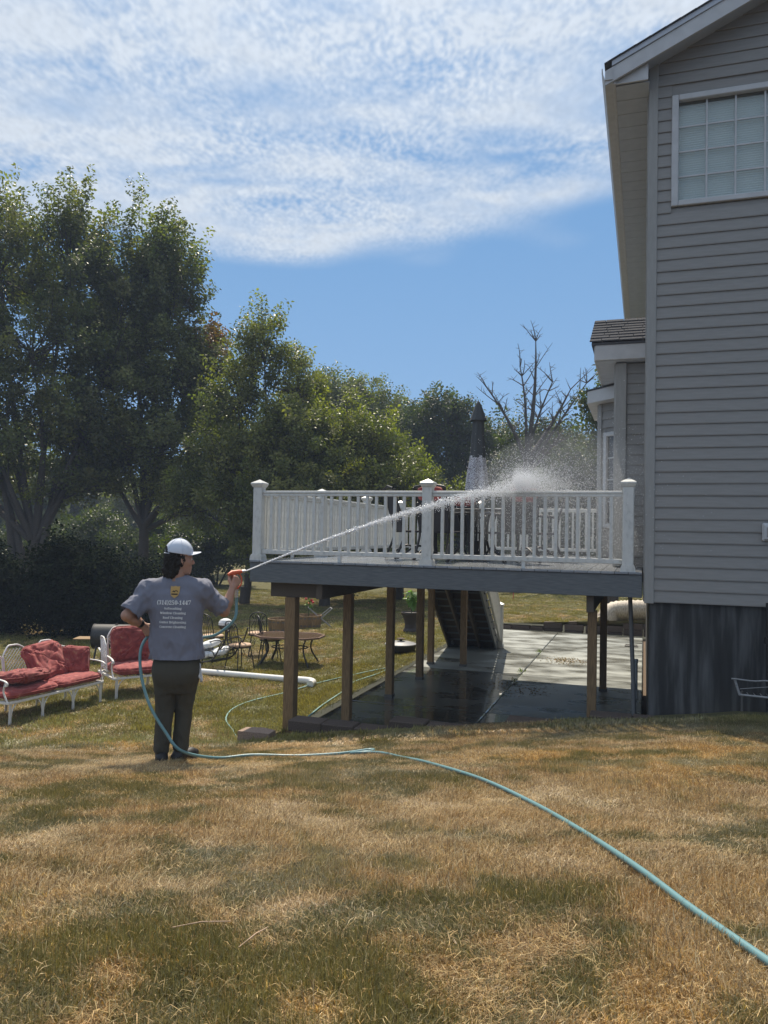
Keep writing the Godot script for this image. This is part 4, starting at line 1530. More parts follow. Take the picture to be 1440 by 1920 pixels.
func deck_furniture() -> void:
	# closed umbrella in the middle of the table
	var at := P(-2.34, DY, 11.3)
	var u := thing("patio_umbrella", "closed dark grey patio umbrella with a white scroll print on its lower folds", "umbrella", at)
	var pole := MB.new()
	pole.tube([Vector3(0, 0.02, 0), Vector3(0, 2.32, 0)], 0.02, 10)
	obj("pole", pole, M.black_metal, u)
	var base := MB.new()
	base.lathe(T(Vector3.ZERO), [[0.0, 0.0], [0.26, 0.0], [0.26, 0.04], [0.20, 0.08], [0.05, 0.10], [0.05, 0.28], [0.0, 0.28]], 24)
	obj("base", base, M.black_metal, u)
	var fold := func(prof: Array, amp: float, sd: float) -> MB:
		var b := MB.new()
		var pts := []
		for q in prof:
			for j in 64:
				var a := TAU * j / 64.0
				var k: float = 1.0 + amp * (0.7 * cos(a * 8.0 + sin(a * 2.0 + sd)) + 0.3 * cos(a * 5.0 + q[1] * 3.0 + sd))
				pts.append(Vector3(cos(a) * q[0] * k, q[1], sin(a) * q[0] * k))
		b.grid(pts, 64, true, Vector3(0, prof[0][1] + 0.1, 0))
		return b
	obj("canopy", fold.call([[0.112, 1.50], [0.102, 1.62], [0.094, 1.75], [0.086, 1.90], [0.08, 2.02], [0.074, 2.14]], 0.10, 0.3), M.grey_cloth, u)
	obj("printed_canopy", fold.call([[0.145, 1.0], [0.16, 1.03], [0.155, 1.15], [0.138, 1.3], [0.122, 1.42], [0.108, 1.53]], 0.12, 1.0), M.damask, u)
	obj("vent_cap", fold.call([[0.124, 2.05], [0.122, 2.06], [0.085, 2.17], [0.05, 2.27], [0.022, 2.33], [0.001, 2.345]], 0.06, 2.0), M.grey_cloth, u)
	var t := thing("patio_table", "round dark patio table on the deck round the umbrella pole", "table", at)
	var top := MB.new()
	top.lathe(T(Vector3.ZERO), [[0.03, 0.70], [0.62, 0.70], [0.645, 0.71], [0.65, 0.725], [0.64, 0.735], [0.03, 0.735]], 36)
	obj("tabletop", top, M.black_metal, t)
	for k in 4:
		var a := TAU * k / 4.0 + 0.4
		var d := Vector3(cos(a), 0, sin(a))
		var lg := MB.new()
		lg.tube(path_points([d * 0.34 + Vector3(0, 0.70, 0), d * 0.26 + Vector3(0, 0.4, 0), d * 0.34 + Vector3(0, 0.14, 0), d * 0.52 + Vector3(0, 0.015, 0)]), 0.02, 8)
		obj("leg", lg, M.black_metal, t)
	# high-backed dark chairs round it
	var src: Node3D = null
	var spots := [[-3.16, 10.75, 2.16, "dark high-backed deck chair left of the middle railing post"], [-2.62, 10.42, 2.83, "dark deck chair nearest the railing, just right of its middle post"], [-1.72, 10.55, -2.45, "dark deck chair nearest the railing below the umbrella's printed folds"], [-1.42, 11.4, -1.46, "dark deck chair facing left on the right side of the deck table"], [-2.7, 12.2, 0.38, "dark deck chair on the far side of the deck table"]]
	for q in spots:
		if src == null:
			src = thing("deck_chair", q[3], "chair", P(q[0], DY, q[1]), q[2], "dark chairs round the deck table")
			var fr := MB.new()
			for x in [-0.27, 0.27]:
				fr.tube(path_points([Vector3(x, 0.01, 0.27), Vector3(x, 0.3, 0.24), Vector3(x, 0.62, 0.26), Vector3(x, 0.66, 0.12), Vector3(x, 0.64, -0.22)]), 0.017, 8)
				fr.tube(path_points([Vector3(x, 0.01, -0.33), Vector3(x * 0.95, 0.35, -0.2), Vector3(x * 0.95, 0.65, -0.26), Vector3(x * 0.9, 1.0, -0.38)]), 0.017, 8)
				fr.tube(path_points([Vector3(x, 0.02, 0.25), Vector3(x, 0.2, 0.02), Vector3(x, 0.02, -0.3)]), 0.014, 8)
			fr.tube([Vector3(-0.24, 1.0, -0.38), Vector3(0, 1.04, -0.385), Vector3(0.24, 1.0, -0.38)], 0.017, 8)
			obj("frame", fr, M.black_metal, src)
			var se := MB.new()
			se.box(T(Vector3(0, 0.40, 0.02)), Vector3(0.5, 0.03, 0.46), 0.01)
			obj("seat", se, M.black_sling, src)
			var bk := MB.new()
			bk.box(T(Vector3(0, 0.70, -0.275), 0.0, -0.2), Vector3(0.47, 0.6, 0.02), 0.008)
			obj("backrest", bk, M.black_sling, src)
		else:
			twin(src, q[3], P(q[0], DY, q[1]), q[2])
	var cs := [[2, "red head cushion on the dark deck chair below the umbrella"], [1, "red head cushion on the dark deck chair beside the middle railing post"], [4, "red cushion on the far dark deck chair"]]
	for i in 3:
		var q = spots[cs[i][0]]
		var b := MB.new()
		b.pillow(T(Vector3(0, 0.915, -0.325), 0.0, -0.2), Vector3(0.42, 0.20, 0.12), 0.4, 0.012, 60 + i, 28, 14)
		var o := obj("chair_cushion", b, M["red_cloth_%d" % (i % 3)])
		o.position = P(q[0], DY, q[1])
		o.rotation.y = q[2]
		tag(o, cs[i][1], "cushion", "red cushions on the deck chairs")


# white iron seat: an outline walked along its back, with a lattice hung in the frame
func iron_seat(t: Node3D, path: Array, tops: Array, seat_w: float, depth: float, legs: Array) -> void:
	# path: plan points of the back from left to right; tops: [from, to, peak] spans of arc length
	var cv := Curve3D.new()
	for i in path.size():
		var tg: Vector3 = (path[mini(i + 1, path.size() - 1)] - path[maxi(i - 1, 0)]) / 6.0
		cv.add_point(path[i], -tg, tg)
	var total := cv.get_baked_length()
	var yb := 0.40
	var topf := func(u: float) -> float:
		for q in tops:
			if u >= q[0] * total - 0.001 and u <= q[1] * total + 0.001:
				var k: float = (u / total - q[0]) / (q[1] - q[0])
				return q[2] - 0.13 * smooth(0.42, 0.95, k) - 0.10 * smooth(0.22, 0.02, k) - 0.10 * pow(clampf((k - 0.93) / 0.07, 0, 1), 2.0) - 0.05 * pow(clampf((0.07 - k) / 0.07, 0, 1), 2.0)
		return 0.8
	var at := func(u: float, y: float) -> Vector3:
		var p := cv.sample_baked(clampf(u, 0, total))
		return Vector3(p.x, y, p.z - (y - yb) * 0.16)
	var n := 0
	for q in tops:
		var fr := MB.new()
		var u0: float = q[0] * total + 0.012
		var u1: float = q[1] * total - 0.012
		var pts := [at.call(u0, yb - 0.02)]
		for i in 21:
			var u := lerpf(u0, u1, i / 20.0)
			pts.append(at.call(u, topf.call(u)))
		pts.append(at.call(u1, yb - 0.02))
		fr.tube(pts, 0.013, 8)
		obj("back_frame", fr, M.white_metal, t)
		var lt := MB.new()
		var st := 0.056
		var k := u0 - 0.6
		while k < u1 + 0.6:
			for dirn in [1.0, -1.0]:
				var run := []
				for i in 12:
					var y := yb + 0.05 * i
					var u: float = k + dirn * 0.05 * i
					if u > u0 and u < u1 and y < topf.call(u):
						run.append(at.call(u, y) + Vector3(0, 0, 0.003 * dirn))
					elif run.size():
						break
				if run.size() > 1:
					lt.tube(run, 0.0068, 4, false, 0.5)
			k += st
		obj("lattice", lt, M.white_metal, t)
		n += 1
	var sf := MB.new()
	sf.bar(Vector3(-seat_w / 2, 0.30, depth / 2), Vector3(seat_w / 2, 0.30, depth / 2), 0.025, 0.03)
	sf.bar(Vector3(-seat_w / 2, 0.30, -depth / 2), Vector3(seat_w / 2, 0.30, -depth / 2), 0.025, 0.03)
	for x in [-seat_w / 2, 0.0, seat_w / 2]:
		sf.bar(Vector3(x, 0.30, depth / 2), Vector3(x, 0.30, -depth / 2), 0.025, 0.03)
	var x := -seat_w / 2 + 0.04
	while x < seat_w / 2:
		sf.bar(Vector3(x, 0.308, depth / 2), Vector3(x, 0.308, -depth / 2), 0.022, 0.006)
		x += 0.06
	obj("seat_frame", sf, M.white_metal, t)
	for lx in legs:
		for z in [depth / 2 - 0.01, -depth / 2 + 0.01]:
			var lg := MB.new()
			for o in [-0.012, 0.012]:
				lg.tube([Vector3(lx + o, 0.30, z), Vector3(lx + o * 0.8, 0.12, z), Vector3(lx + o * 0.9, -0.02, z)], [0.011, 0.011, 0.013], 6)
			for d in [-1.0, 1.0]:
				if absf(lx + d * 0.12) < seat_w / 2 + 0.02:
					lg.tube(path_points([Vector3(lx + d * 0.012, 0.10, z), Vector3(lx + d * 0.03, 0.19, z), Vector3(lx + d * 0.075, 0.26, z), Vector3(lx + d * 0.14, 0.295, z)], 0.03), 0.009, 6)
			obj("leg", lg, M.white_metal, t)
	for d in [-1.0, 1.0]:
		var am := MB.new()
		var ax: float = seat_w / 2 * d
		am.tube(path_points([Vector3(ax, 0.66, -depth / 2 - 0.02), Vector3(ax * 1.02, 0.61, -depth * 0.2), Vector3(ax * 1.03, 0.60, depth * 0.28), Vector3(ax * 1.03, 0.575, depth * 0.47), Vector3(ax * 1.03, 0.53, depth * 0.50), Vector3(ax * 1.03, 0.525, depth * 0.44)], 0.03), 0.017, 8, true, 0.6)
		am.tube(path_points([Vector3(ax * 1.03, 0.56, depth * 0.45), Vector3(ax * 1.02, 0.44, depth * 0.40), Vector3(ax, 0.30, depth * 0.49)], 0.03), 0.012, 8)
		obj("arm", am, M.white_metal, t)


# a stuffed cushion with a welt round its edge; standing ones are given by width, height, thickness
func cushion(called: String, label: String, sz: Vector3, tf: Transform3D, k: int, wr: float) -> void:
	var stand := sz.y > sz.z
	var q := Vector3(sz.x, sz.z, sz.y) if stand else sz
	var b := MB.new()
	b.pillow(T(Vector3.ZERO), q, 0.30, wr, 80 + k, 84, 40)
	var o := obj(called, b, M["red_cloth_%d" % (k % 3)])
	o.transform = tf * (Transform3D(Basis(Vector3.RIGHT, PI / 2), Vector3.ZERO) if stand else Transform3D())
	tag(o, label, "cushion")
	var w := MB.new()
	var pts := []
	for i in 49:
		var lo := TAU * i / 48.0
		var c := Vector3(signf(cos(lo)) * pow(absf(cos(lo)), 0.30), 0, signf(sin(lo)) * pow(absf(sin(lo)), 0.30))
		pts.append(c * q * 0.5 * Vector3(1.0, 1, 1.0))
	w.tube(pts, 0.008, 6, false)
	obj("piping", w, M["red_cloth_%d" % (k % 3)], o)


func lawn_furniture() -> void:
	var turn := deg_to_rad(85.3)
	var so := P(-8.0, 0.0, 8.88)
	so.y = gh(-8.0, 8.88)
	var t := thing("garden_sofa", "white wrought iron garden sofa with a lattice back of three humps", "sofa", so, turn)
	iron_seat(t, [Vector3(-0.84, 0, -0.32), Vector3(-0.4, 0, -0.36), Vector3(0, 0, -0.37), Vector3(0.4, 0, -0.36), Vector3(0.84, 0, -0.32)], [[0.0, 0.333, 0.90], [0.333, 0.667, 0.90], [0.667, 1.0, 0.90]], 1.68, 0.70, [-0.80, -0.27, 0.27, 0.80])
	var put := func(called: String, label: String, sz: Vector3, tf: Transform3D, k: int, wr: float) -> void:
		cushion(called, label, sz, Transform3D(Basis(Vector3.UP, turn), so) * tf, k, wr)
	put.call("seat_cushion", "long faded red seat cushion on the near half of the white sofa", Vector3(0.86, 0.15, 0.70), T(Vector3(-0.41, 0.39, 0.02)), 0, 0.012)
	put.call("seat_cushion", "faded red seat cushion on the far half of the sofa, mildewed along its front", Vector3(0.86, 0.15, 0.70), T(Vector3(0.43, 0.39, 0.02)), 1, 0.012)
	put.call("back_cushion", "red cushion lying flat and crumpled on the near end of the white sofa", Vector3(0.66, 0.19, 0.52), T(Vector3(-0.40, 0.55, 0.05), 0.15, -0.12, -0.06), 2, 0.03)
	put.call("back_cushion", "biggest red floral cushion leaning on the middle of the sofa's lattice back", Vector3(0.72, 0.56, 0.20), T(Vector3(0.20, 0.66, -0.12), 0.12, -0.5, 0.05), 3, 0.03)
	put.call("back_cushion", "dark red cushion slumped against the far arm of the white sofa", Vector3(0.40, 0.44, 0.17), T(Vector3(0.66, 0.60, -0.02), -0.5, -0.35, -0.12), 4, 0.02)
	# armchair of the same set beyond it
	var ct := deg_to_rad(54.0)
	var co := P(-7.62, gh(-7.6, 10.45), 10.45)
	var c := thing("garden_armchair", "white wrought iron armchair with a curved lattice back next to the sofa", "chair", co, ct)
	iron_seat(c, [Vector3(-0.46, 0, 0.18), Vector3(-0.45, 0, -0.14), Vector3(-0.34, 0, -0.36), Vector3(0, 0, -0.43), Vector3(0.34, 0, -0.36), Vector3(0.45, 0, -0.14), Vector3(0.46, 0, 0.18)], [[0.0, 0.34, 0.88], [0.34, 0.66, 0.96], [0.66, 1.0, 0.88]], 0.84, 0.80, [-0.37, 0.37])
	so = co
	turn = ct
	var put2 := func(label: String, sz: Vector3, tf: Transform3D, k: int, wr: float) -> void:
		cushion("chair_cushion", label, sz, Transform3D(Basis(Vector3.UP, ct), co) * tf, k + 10, wr)
	put2.call("plain red seat cushion of the white armchair", Vector3(0.74, 0.17, 0.72), T(Vector3(0.0, 0.395, 0.05)), 0, 0.014)
	put2.call("puckered red back cushion standing in the white armchair", Vector3(0.66, 0.58, 0.20), T(Vector3(0.03, 0.72, -0.18), 0.0, -0.18), 1, 0.025)
	# barrel smoker with a wooden shelf
	var sg := thing("smoker_grill", "black barrel smoker grill with a plank shelf behind the armchair", "grill", P(-9.70, gh(-9.7, 12.8), 12.8), 0.36)
	var br := MB.new()
	var rot := Basis(Vector3(0, 1, 0), Vector3(-1, 0, 0), Vector3(0, 0, 1))
	br.lathe(Transform3D(rot, Vector3(0, 0.47, 0)), [[0.0, -0.46], [0.225, -0.46], [0.235, -0.45], [0.235, 0.45], [0.225, 0.46], [0.0, 0.46]], 32)
	br.lathe(Transform3D(rot, Vector3(0, 0.47, 0)), [[0.236, 0.438], [0.245, 0.44], [0.245, 0.456], [0.236, 0.458]], 32)
	obj("barrel", br, M.smoker_black, sg)
	var hd := MB.new()
	hd.tube(path_points([Vector3(-0.2, 0.46, 0.24), Vector3(-0.2, 0.46, 0.30), Vector3(0.2, 0.46, 0.30), Vector3(0.2, 0.46, 0.24)]), 0.012, 6)
	obj("handle", hd, M.post_wood_2, sg)
	var bt := MB.new()
	bt.lathe(T(Vector3(-0.02, 0.695, 0.03)), [[0.03, 0], [0.03, 0.02], [0.0, 0.022]], 12)
	obj("vent", bt, M.smoker_black, sg)
	for i in 3:
		var sh := MB.new()
		sh.box(T(Vector3(-0.64, 0.43, -0.12 + 0.12 * i)), Vector3(0.34, 0.022, 0.112), 0.004)
		obj("shelf_board", sh, M.post_wood_2, sg)
	for x in [-0.36, 0.36]:
		for z in [-0.16, 0.16]:
			var lg := MB.new()
			lg.tube([Vector3(x, 0.32, z), Vector3(x * 1.08, 0, z * 1.4)], 0.018, 6)
			obj("leg", lg, M.smoker_black, sg)
	# brown table with chairs of bent black iron
	var tb := thing("garden_table", "brown topped garden table with chamfered corners and curved black legs", "table", P(-6.52, gh(-6.5, 13.85), 13.85), 0.12)
	var tp := MB.new()
	tp.prism(PackedVector2Array([Vector2(-0.63, -0.2), Vector2(-0.42, -0.43), Vector2(0.42, -0.43), Vector2(0.63, -0.2), Vector2(0.63, 0.2), Vector2(0.42, 0.43), Vector2(-0.42, 0.43), Vector2(-0.63, 0.2)]), Transform3D(PLAN, Vector3(0, 0.545, 0)), 0.012)
	obj("tabletop", tp, M.table_top, tb)
	var rim := MB.new()
	var cr := [Vector3(-0.64, 0.55, -0.205), Vector3(-0.425, 0.55, -0.44), Vector3(0.425, 0.55, -0.44), Vector3(0.64, 0.55, -0.205), Vector3(0.64, 0.55, 0.205), Vector3(0.425, 0.55, 0.44), Vector3(-0.425, 0.55, 0.44), Vector3(-0.64, 0.55, 0.205)]
	for i in 8:
		rim.bar(cr[i], cr[(i + 1) % 8], 0.03, 0.035)
	obj("rim", rim, M.table_rim, tb)
	for sx in [-1.0, 1.0]:
		for sz in [-1.0, 1.0]:
			var lg := MB.new()
			lg.tube(path_points([Vector3(0.42 * sx, 0.54, 0.30 * sz), Vector3(0.36 * sx, 0.40, 0.25 * sz), Vector3(0.37 * sx, 0.24, 0.26 * sz), Vector3(0.50 * sx, -0.01, 0.36 * sz)]), 0.016 if sx > 0 else 0.024, 7)
			obj("leg", lg, M.black_metal, tb)
	var ring := MB.new()
	var rp2 := []
	for i in 25:
		rp2.append(Vector3(cos(TAU * i / 24.0) * 0.36, 0.33, sin(TAU * i / 24.0) * 0.25))
	ring.tube(rp2, 0.011, 6)
	obj("brace_ring", ring, M.black_metal, tb)
	var src: Node3D = null
	var sp := [[-7.14, 13.0, 2.75, "black iron bistro chair with tan seat, nearest of those beside the brown table"], [-7.02, 14.0, 2.2, "black iron bistro chair with tan seat drawn up to the brown table's left end"], [-8.25, 13.9, 2.9, "black iron bistro chair standing just right of the man's waist"], [-7.6, 14.6, 3.6, "black iron bistro chair behind the pile of folded chairs"]]
	for q in sp:
		if src == null:
			src = bistro_chair(q[3], P(q[0], gh(q[0], q[1]), q[1]), q[2])
		else:
			twin(src, q[3], P(q[0], gh(q[0], q[1]), q[1]), q[2])
	for i in sp.size():
		var q = sp[i]
		var b := MB.new()
		b.lathe(T(Vector3(0, 0.425, 0.0)), [[0.0, 0.0], [0.18, 0.0], [0.205, 0.012], [0.212, 0.028], [0.20, 0.046], [0.12, 0.058], [0.0, 0.06]], 28)
		var o := obj("seat_pad", b, M.tan_cloth)
		o.position = P(q[0], gh(q[0], q[1]), q[1])
		tag(o, ["round tan pad on the nearest bistro chair", "round tan pad on the bistro chair at the brown table's left end", "round tan pad on the bistro chair right of the man's waist", "round tan pad on the bistro chair behind the pile"][i], "cushion", "tan pads of the bistro chairs")
	# black lounge frames stacked with pale cushions beside the man
	for k in 2:
		var lo := thing("lounge_chair", ["lower black lounge chair frame tipped over on the grass right of the man", "upper black lounge chair frame leaning on the tipped one"][k], "chair", P(-7.62 + 0.1 * k, gh(-7.6, 12.9) + 0.10 + 0.14 * k, 12.75 + 0.15 * k), -0.25)
		lo.rotation.z = 0.20 + 0.14 * k
		var f := MB.new()
		for z in [-0.26, 0.26]:
			f.tube(path_points([Vector3(-0.55, 0.04, z), Vector3(0, 0.05, z), Vector3(0.35, 0.08, z), Vector3(0.62, 0.34, z)]), 0.014, 6)
			f.tube(path_points([Vector3(-0.5, 0.22, z), Vector3(-0.3, 0.26, z), Vector3(0.3, 0.24, z), Vector3(0.4, 0.14, z)]), 0.012, 6)
			f.tube([Vector3(-0.45, 0.22, z), Vector3(-0.48, -0.1, z)], 0.012, 6)
		obj("frame", f, M.black_metal, lo)
		for i in 11:
			var sl := MB.new()
			var x := -0.5 + 0.1 * i
			var y := 0.045 if x < 0.3 else 0.08 + (x - 0.35)
			sl.tube([Vector3(x, y, -0.26), Vector3(x, y, 0.26)], 0.009, 5)
			obj("slat", sl, M.black_metal, lo)
	var pc := [[-7.95, 0.36, 12.7, "pale grey cushion at the left end of the pile of lounge frames"], [-7.66, 0.47, 12.78, "pale grey cushion on top of the pile of lounge frames"], [-7.72, 0.30, 12.66, "pale grey cushion low in the middle of the pile of lounge frames"], [-7.40, 0.36, 12.72, "pale grey cushion at the right end of the pile of lounge frames"]]
	for i in 4:
		var q = pc[i]
		var b := MB.new()
		b.pillow(T(Vector3.ZERO), Vector3(0.34, 0.13, 0.42), 0.45, 0.012, 110 + i, 28, 14)
		var o := obj("lounge_cushion", b, M.white_cloth)
		o.transform = T(P(q[0], q[1] - 0.02, q[2]), rng.randf_range(-0.5, 0.5), 0.1, 0.22)
		tag(o, q[3], "cushion", "pale cushions on the lounge frames")
	# little kettle grill behind
	var kg := thing("kettle_grill", "small black kettle grill with a pale domed lid behind the bistro chairs", "grill", P(-8.2, gh(-8.2, 14.3), 14.3))
	var kb := MB.new()
	kb.lathe(T(Vector3(0, 0.62, 0)), [[0.0, -0.14], [0.08, -0.12], [0.135, -0.05], [0.145, 0.0], [0.14, 0.005]], 24)
	obj("bowl", kb, M.black_metal, kg)
	var kl := MB.new()
	kl.lathe(T(Vector3(0, 0.62, 0)), [[0.148, 0.0], [0.142, 0.05], [0.11, 0.10], [0.05, 0.13], [0.0, 0.135]], 24)
	obj("lid", kl, M.white_cloth, kg)
	for k in 3:
		var a := TAU * k / 3.0
		var lg := MB.new()
		lg.tube([Vector3(cos(a) * 0.09, 0.52, sin(a) * 0.09), Vector3(cos(a) * 0.2, 0, sin(a) * 0.2)], 0.01, 6)
		obj("leg", lg, M.black_metal, kg)


func bistro_chair(label: String, at: Vector3, turn: float) -> Node3D:
	var t := thing("bistro_chair", label, "chair", at, turn, "black iron bistro chairs on the lawn")
	var s := MB.new()
	var pr := []
	for i in 25:
		pr.append(Vector3(cos(TAU * i / 24.0) * 0.2, 0.42, sin(TAU * i / 24.0) * 0.2))
	s.tube(pr, 0.01, 6)
	for k in 5:
		s.tube([Vector3(-0.16 + 0.08 * k, 0.42, -0.18), Vector3(-0.16 + 0.08 * k, 0.42, 0.18)], 0.006, 5)
	obj("seat_frame", s, M.black_metal, t)
	for x in [-1.0, 1.0]:
		for z in [-1.0, 1.0]:
			var lg := MB.new()
			lg.tube(path_points([Vector3(0.13 * x, 0.42, 0.14 * z), Vector3(0.155 * x, 0.25, 0.165 * z), Vector3(0.19 * x, -0.01, 0.20 * z)]), 0.0105, 6)
			lg.tube(path_points([Vector3(0.15 * x, 0.30, 0.16 * z), Vector3(0.10 * x, 0.22, 0.16 * z), Vector3(0.06 * x, 0.27, 0.16 * z), Vector3(0.10 * x, 0.33, 0.16 * z)], 0.02), 0.006, 5)
			obj("leg", lg, M.black_metal, t)
	var b := MB.new()
	var arch := []
	for i in 17:
		var a := PI * i / 16.0
		arch.append(Vector3(cos(a) * 0.17, 0.78 + sin(a) * 0.13, -0.21 - 0.05 * sin(a)))
	b.tube([Vector3(0.17, 0.42, -0.14), Vector3(0.172, 0.6, -0.18), Vector3(0.17, 0.78, -0.21)], 0.0105, 6)
	b.tube([Vector3(-0.17, 0.42, -0.14), Vector3(-0.172, 0.6, -0.18), Vector3(-0.17, 0.78, -0.21)], 0.0105, 6)
	b.tube(arch, 0.0105, 6)
	obj("back_frame", b, M.black_metal, t)
	var sc := MB.new()
	for k in 5:
		var x := -0.11 + 0.055 * k
		sc.tube(path_points([Vector3(x * 0.8, 0.42, -0.18), Vector3(x * 1.2, 0.6, -0.195), Vector3(x * 0.7, 0.74, -0.21), Vector3(x * 1.25, 0.84 + 0.03 * (2.0 - absf(k - 2.0)), -0.235)], 0.04), 0.006, 5)
	for x in [-1.0, 1.0]:
		var sw := []
		for i in 14:
			var a := i * 0.55
			sw.append(Vector3(x * (0.075 + cos(a) * 0.05 * (1.0 - i / 16.0)), 0.80 + sin(a) * 0.05 * (1.0 - i / 16.0), -0.225))
		sc.tube(sw, 0.006, 5)
	sc.tube([Vector3(-0.17, 0.74, -0.206), Vector3(0.17, 0.74, -0.206)], 0.006, 5)
	sc.tube([Vector3(-0.17, 0.53, -0.168), Vector3(0.17, 0.53, -0.168)], 0.006, 5)
	obj("back_scrolls", sc, M.black_metal, t)
	return t


func leafy(parent: Node, at: Vector3, height: float, n: int, size: float, col: Color, sd: int) -> void:
	var r := RandomNumberGenerator.new()
	r.seed = sd
	var st := MB.new()
	st.tube([at, at + Vector3(0.02, height * 0.5, 0.01), at + Vector3(0.0, height, 0)], [0.012, 0.01, 0.006], 6)
	obj("stem", st, M.stem_green, parent)
	var lm := MB.new()
	leaf(lm, Vector3.ZERO, Vector3(0, -0.35, 1).normalized(), Vector3(0, 1, 0.3).normalized(), size, size * 0.55, Color(1, 1, 1))
	leaf(lm, Vector3(0, -0.02, 0), Vector3(0.2, -0.8, 0.8).normalized(), Vector3(0, 0.5, 1).normalized(), size * 0.7, size * 0.4, Color(1, 1, 1))
	lm.colored = true
	var m := lm.mesh()
	for i in n:
		var a := i * 2.4 + r.randf()
		var o := obj("leaf", m, M.plant_leaf, parent)
		o.position = at + Vector3(sin(a) * 0.02, height * lerpf(0.45, 1.0, float(i) / n), cos(a) * 0.02)
		o.rotation = Vector3(r.randf_range(-0.4, 0.5), a, r.randf_range(-0.3, 0.3))
		o.scale = Vector3.ONE * r.randf_range(0.7, 1.25)


func small_things() -> void:
	# plant pot, fire bowl, planters, tray stand out on the lawn
	var at := P(-5.80, gh(-5.8, 19.7), 19.7)
	var ur := thing("urn_planter", "dark flared urn planter with a drooping green plant on the lawn", "planter", at)
	var ub := MB.new()
	ub.lathe(T(Vector3.ZERO), [[0.0, 0.0], [0.19, 0.0], [0.20, 0.03], [0.16, 0.10], [0.15, 0.2], [0.19, 0.36], [0.25, 0.47], [0.26, 0.50], [0.24, 0.52], [0.225, 0.49], [0.0, 0.47]], 28)
	obj("pot", ub, M.pot_dark, ur)
	leafy(ur, Vector3(0.02, 0.48, 0), 0.62, 26, 0.26, Color(0.05, 0.09, 0.02), 5)
	at = P(-4.95, gh(-4.95, 16.1), 16.1)
	var fp := thing("fire_bowl", "low round black fire bowl with a steel lid beside the patio edge", "fire pit", at)
	var fb := MB.new()
	fb.lathe(T(Vector3.ZERO), [[0.0, 0.0], [0.20, 0.0], [0.31, 0.05], [0.335, 0.17], [0.34, 0.18]], 32)
	obj("bowl", fb, M.black_metal, fp)
	var fl := MB.new()
	fl.lathe(T(Vector3.ZERO), [[0.35, 0.175], [0.345, 0.195], [0.20, 0.235], [0.05, 0.25], [0.0, 0.25]], 32)
	obj("lid", fl, M.lid_steel, fp)
	var fk := MB.new()
	fk.lathe(T(Vector3(0, 0.25, 0)), [[0.03, 0.0], [0.03, 0.03], [0.085, 0.04], [0.09, 0.055], [0.05, 0.065], [0.0, 0.066]], 18)
	obj("knob", fk, M.block_1, fp)
	for k in 2:
		at = P([-8.80, -8.55][k], gh(-8.8, 18.3), [18.2, 19.3][k])
		var pl := thing("half_barrel_planter", ["wooden half barrel planter, the left and nearer of two behind the brown table", "wooden half barrel planter with red flowers, behind the front deck post"][k], "planter", at, 0.0, "half barrel planters")
		var st := 18
		for i in st:
			var a := TAU * i / st
			var b := MB.new()
			b.box(T(Vector3.ZERO, 0.0, 0.10), Vector3(0.118, 0.33, 0.022), 0.004)
			var o := obj("stave", b, M["post_wood_%d" % (i % 3)], pl)
			o.transform = Transform3D(Basis(Vector3.UP, PI / 2 - a), Vector3(cos(a) * 0.335, 0.165, sin(a) * 0.335))
		var hp := MB.new()
		for y in [0.06, 0.26]:
			hp = MB.new()
			var rr: float = 0.333 + (y - 0.165) * 0.1 + 0.014
			hp.lathe(T(Vector3.ZERO), [[rr, y - 0.02], [rr + 0.004, y + 0.02]], 36)
			obj("hoop", hp, M.steel_dull, pl)
		var so := MB.new()
		so.lathe(T(Vector3.ZERO), [[0.33, 0.25], [0.15, 0.28], [0.0, 0.285]], 24)
		obj("soil", so, M.leaf_mould, pl)
		if k == 1:
			leafy(pl, Vector3(0.0, 0.27, 0), 0.62, 16, 0.13, Color(0.05, 0.08, 0.02), 9)
			for i in 7:
				var b := MB.new()
				b.pillow(T(Vector3.ZERO), Vector3(0.085, 0.06, 0.085), 1.0, 0.02, 130 + i, 14, 8)
				obj("flower", b, M.red_petal, pl).position = Vector3(rng.randf_range(-0.10, 0.14), 0.62 + 0.05 * i, rng.randf_range(-0.1, 0.1))
	at = P(-8.30, gh(-8.3, 19.5), 19.5)
	var ts := thing("folding_stand", "grey folding tray stand with crossed legs on the lawn", "stand", at, 0.5)
	for z in [-0.2, 0.2]:
		for d in [-1.0, 1.0]:
			var b := MB.new()
			b.bar(Vector3(-0.30 * d, 0.0, z + 0.015 * d), Vector3(0.30 * d, 0.50, z + 0.015 * d), 0.02, 0.03)
			obj("leg", b, M.lid_steel, ts)
	for d in [-1.0, 1.0]:
		var b := MB.new()
		b.bar(Vector3(0.30 * d, 0.50, -0.24), Vector3(0.30 * d, 0.50, 0.24), 0.025, 0.025)
		b.bar(Vector3(0.20 * d, 0.08, -0.2), Vector3(0.20 * d, 0.08, 0.2), 0.018, 0.018)
		obj("rail", b, M.lid_steel, ts)
	# white pipe on the grass
	var pp := thing("plastic_pipe", "long white plastic downspout pipe with a bent end lying on the grass", "pipe", P(-5.45, gh(-5.45, 12.15), 12.15))
	var pb := MB.new()
	pb.tube([Vector3(-3.3, 0.05, -0.06), Vector3(0.0, 0.055, 0.0)], 0.052, 16)
	obj("pipe", pb, M.pvc, pp)
	var pe := MB.new()
	pe.tube(path_points([Vector3(-0.1, 0.056, 0.0), Vector3(0.1, 0.056, 0.005), Vector3(0.20, 0.05, 0.06), Vector3(0.22, 0.045, 0.22)], 0.03), 0.061, 16)
	obj("elbow", pe, M.pvc, pp)
	# big ribbed tube by the far wall
	var cr := thing("drain_tube", "big dirty beige ribbed drain tube lying behind the block edging", "pipe", P(-0.4, 0.16, 23.2))
	var cb := MB.new()
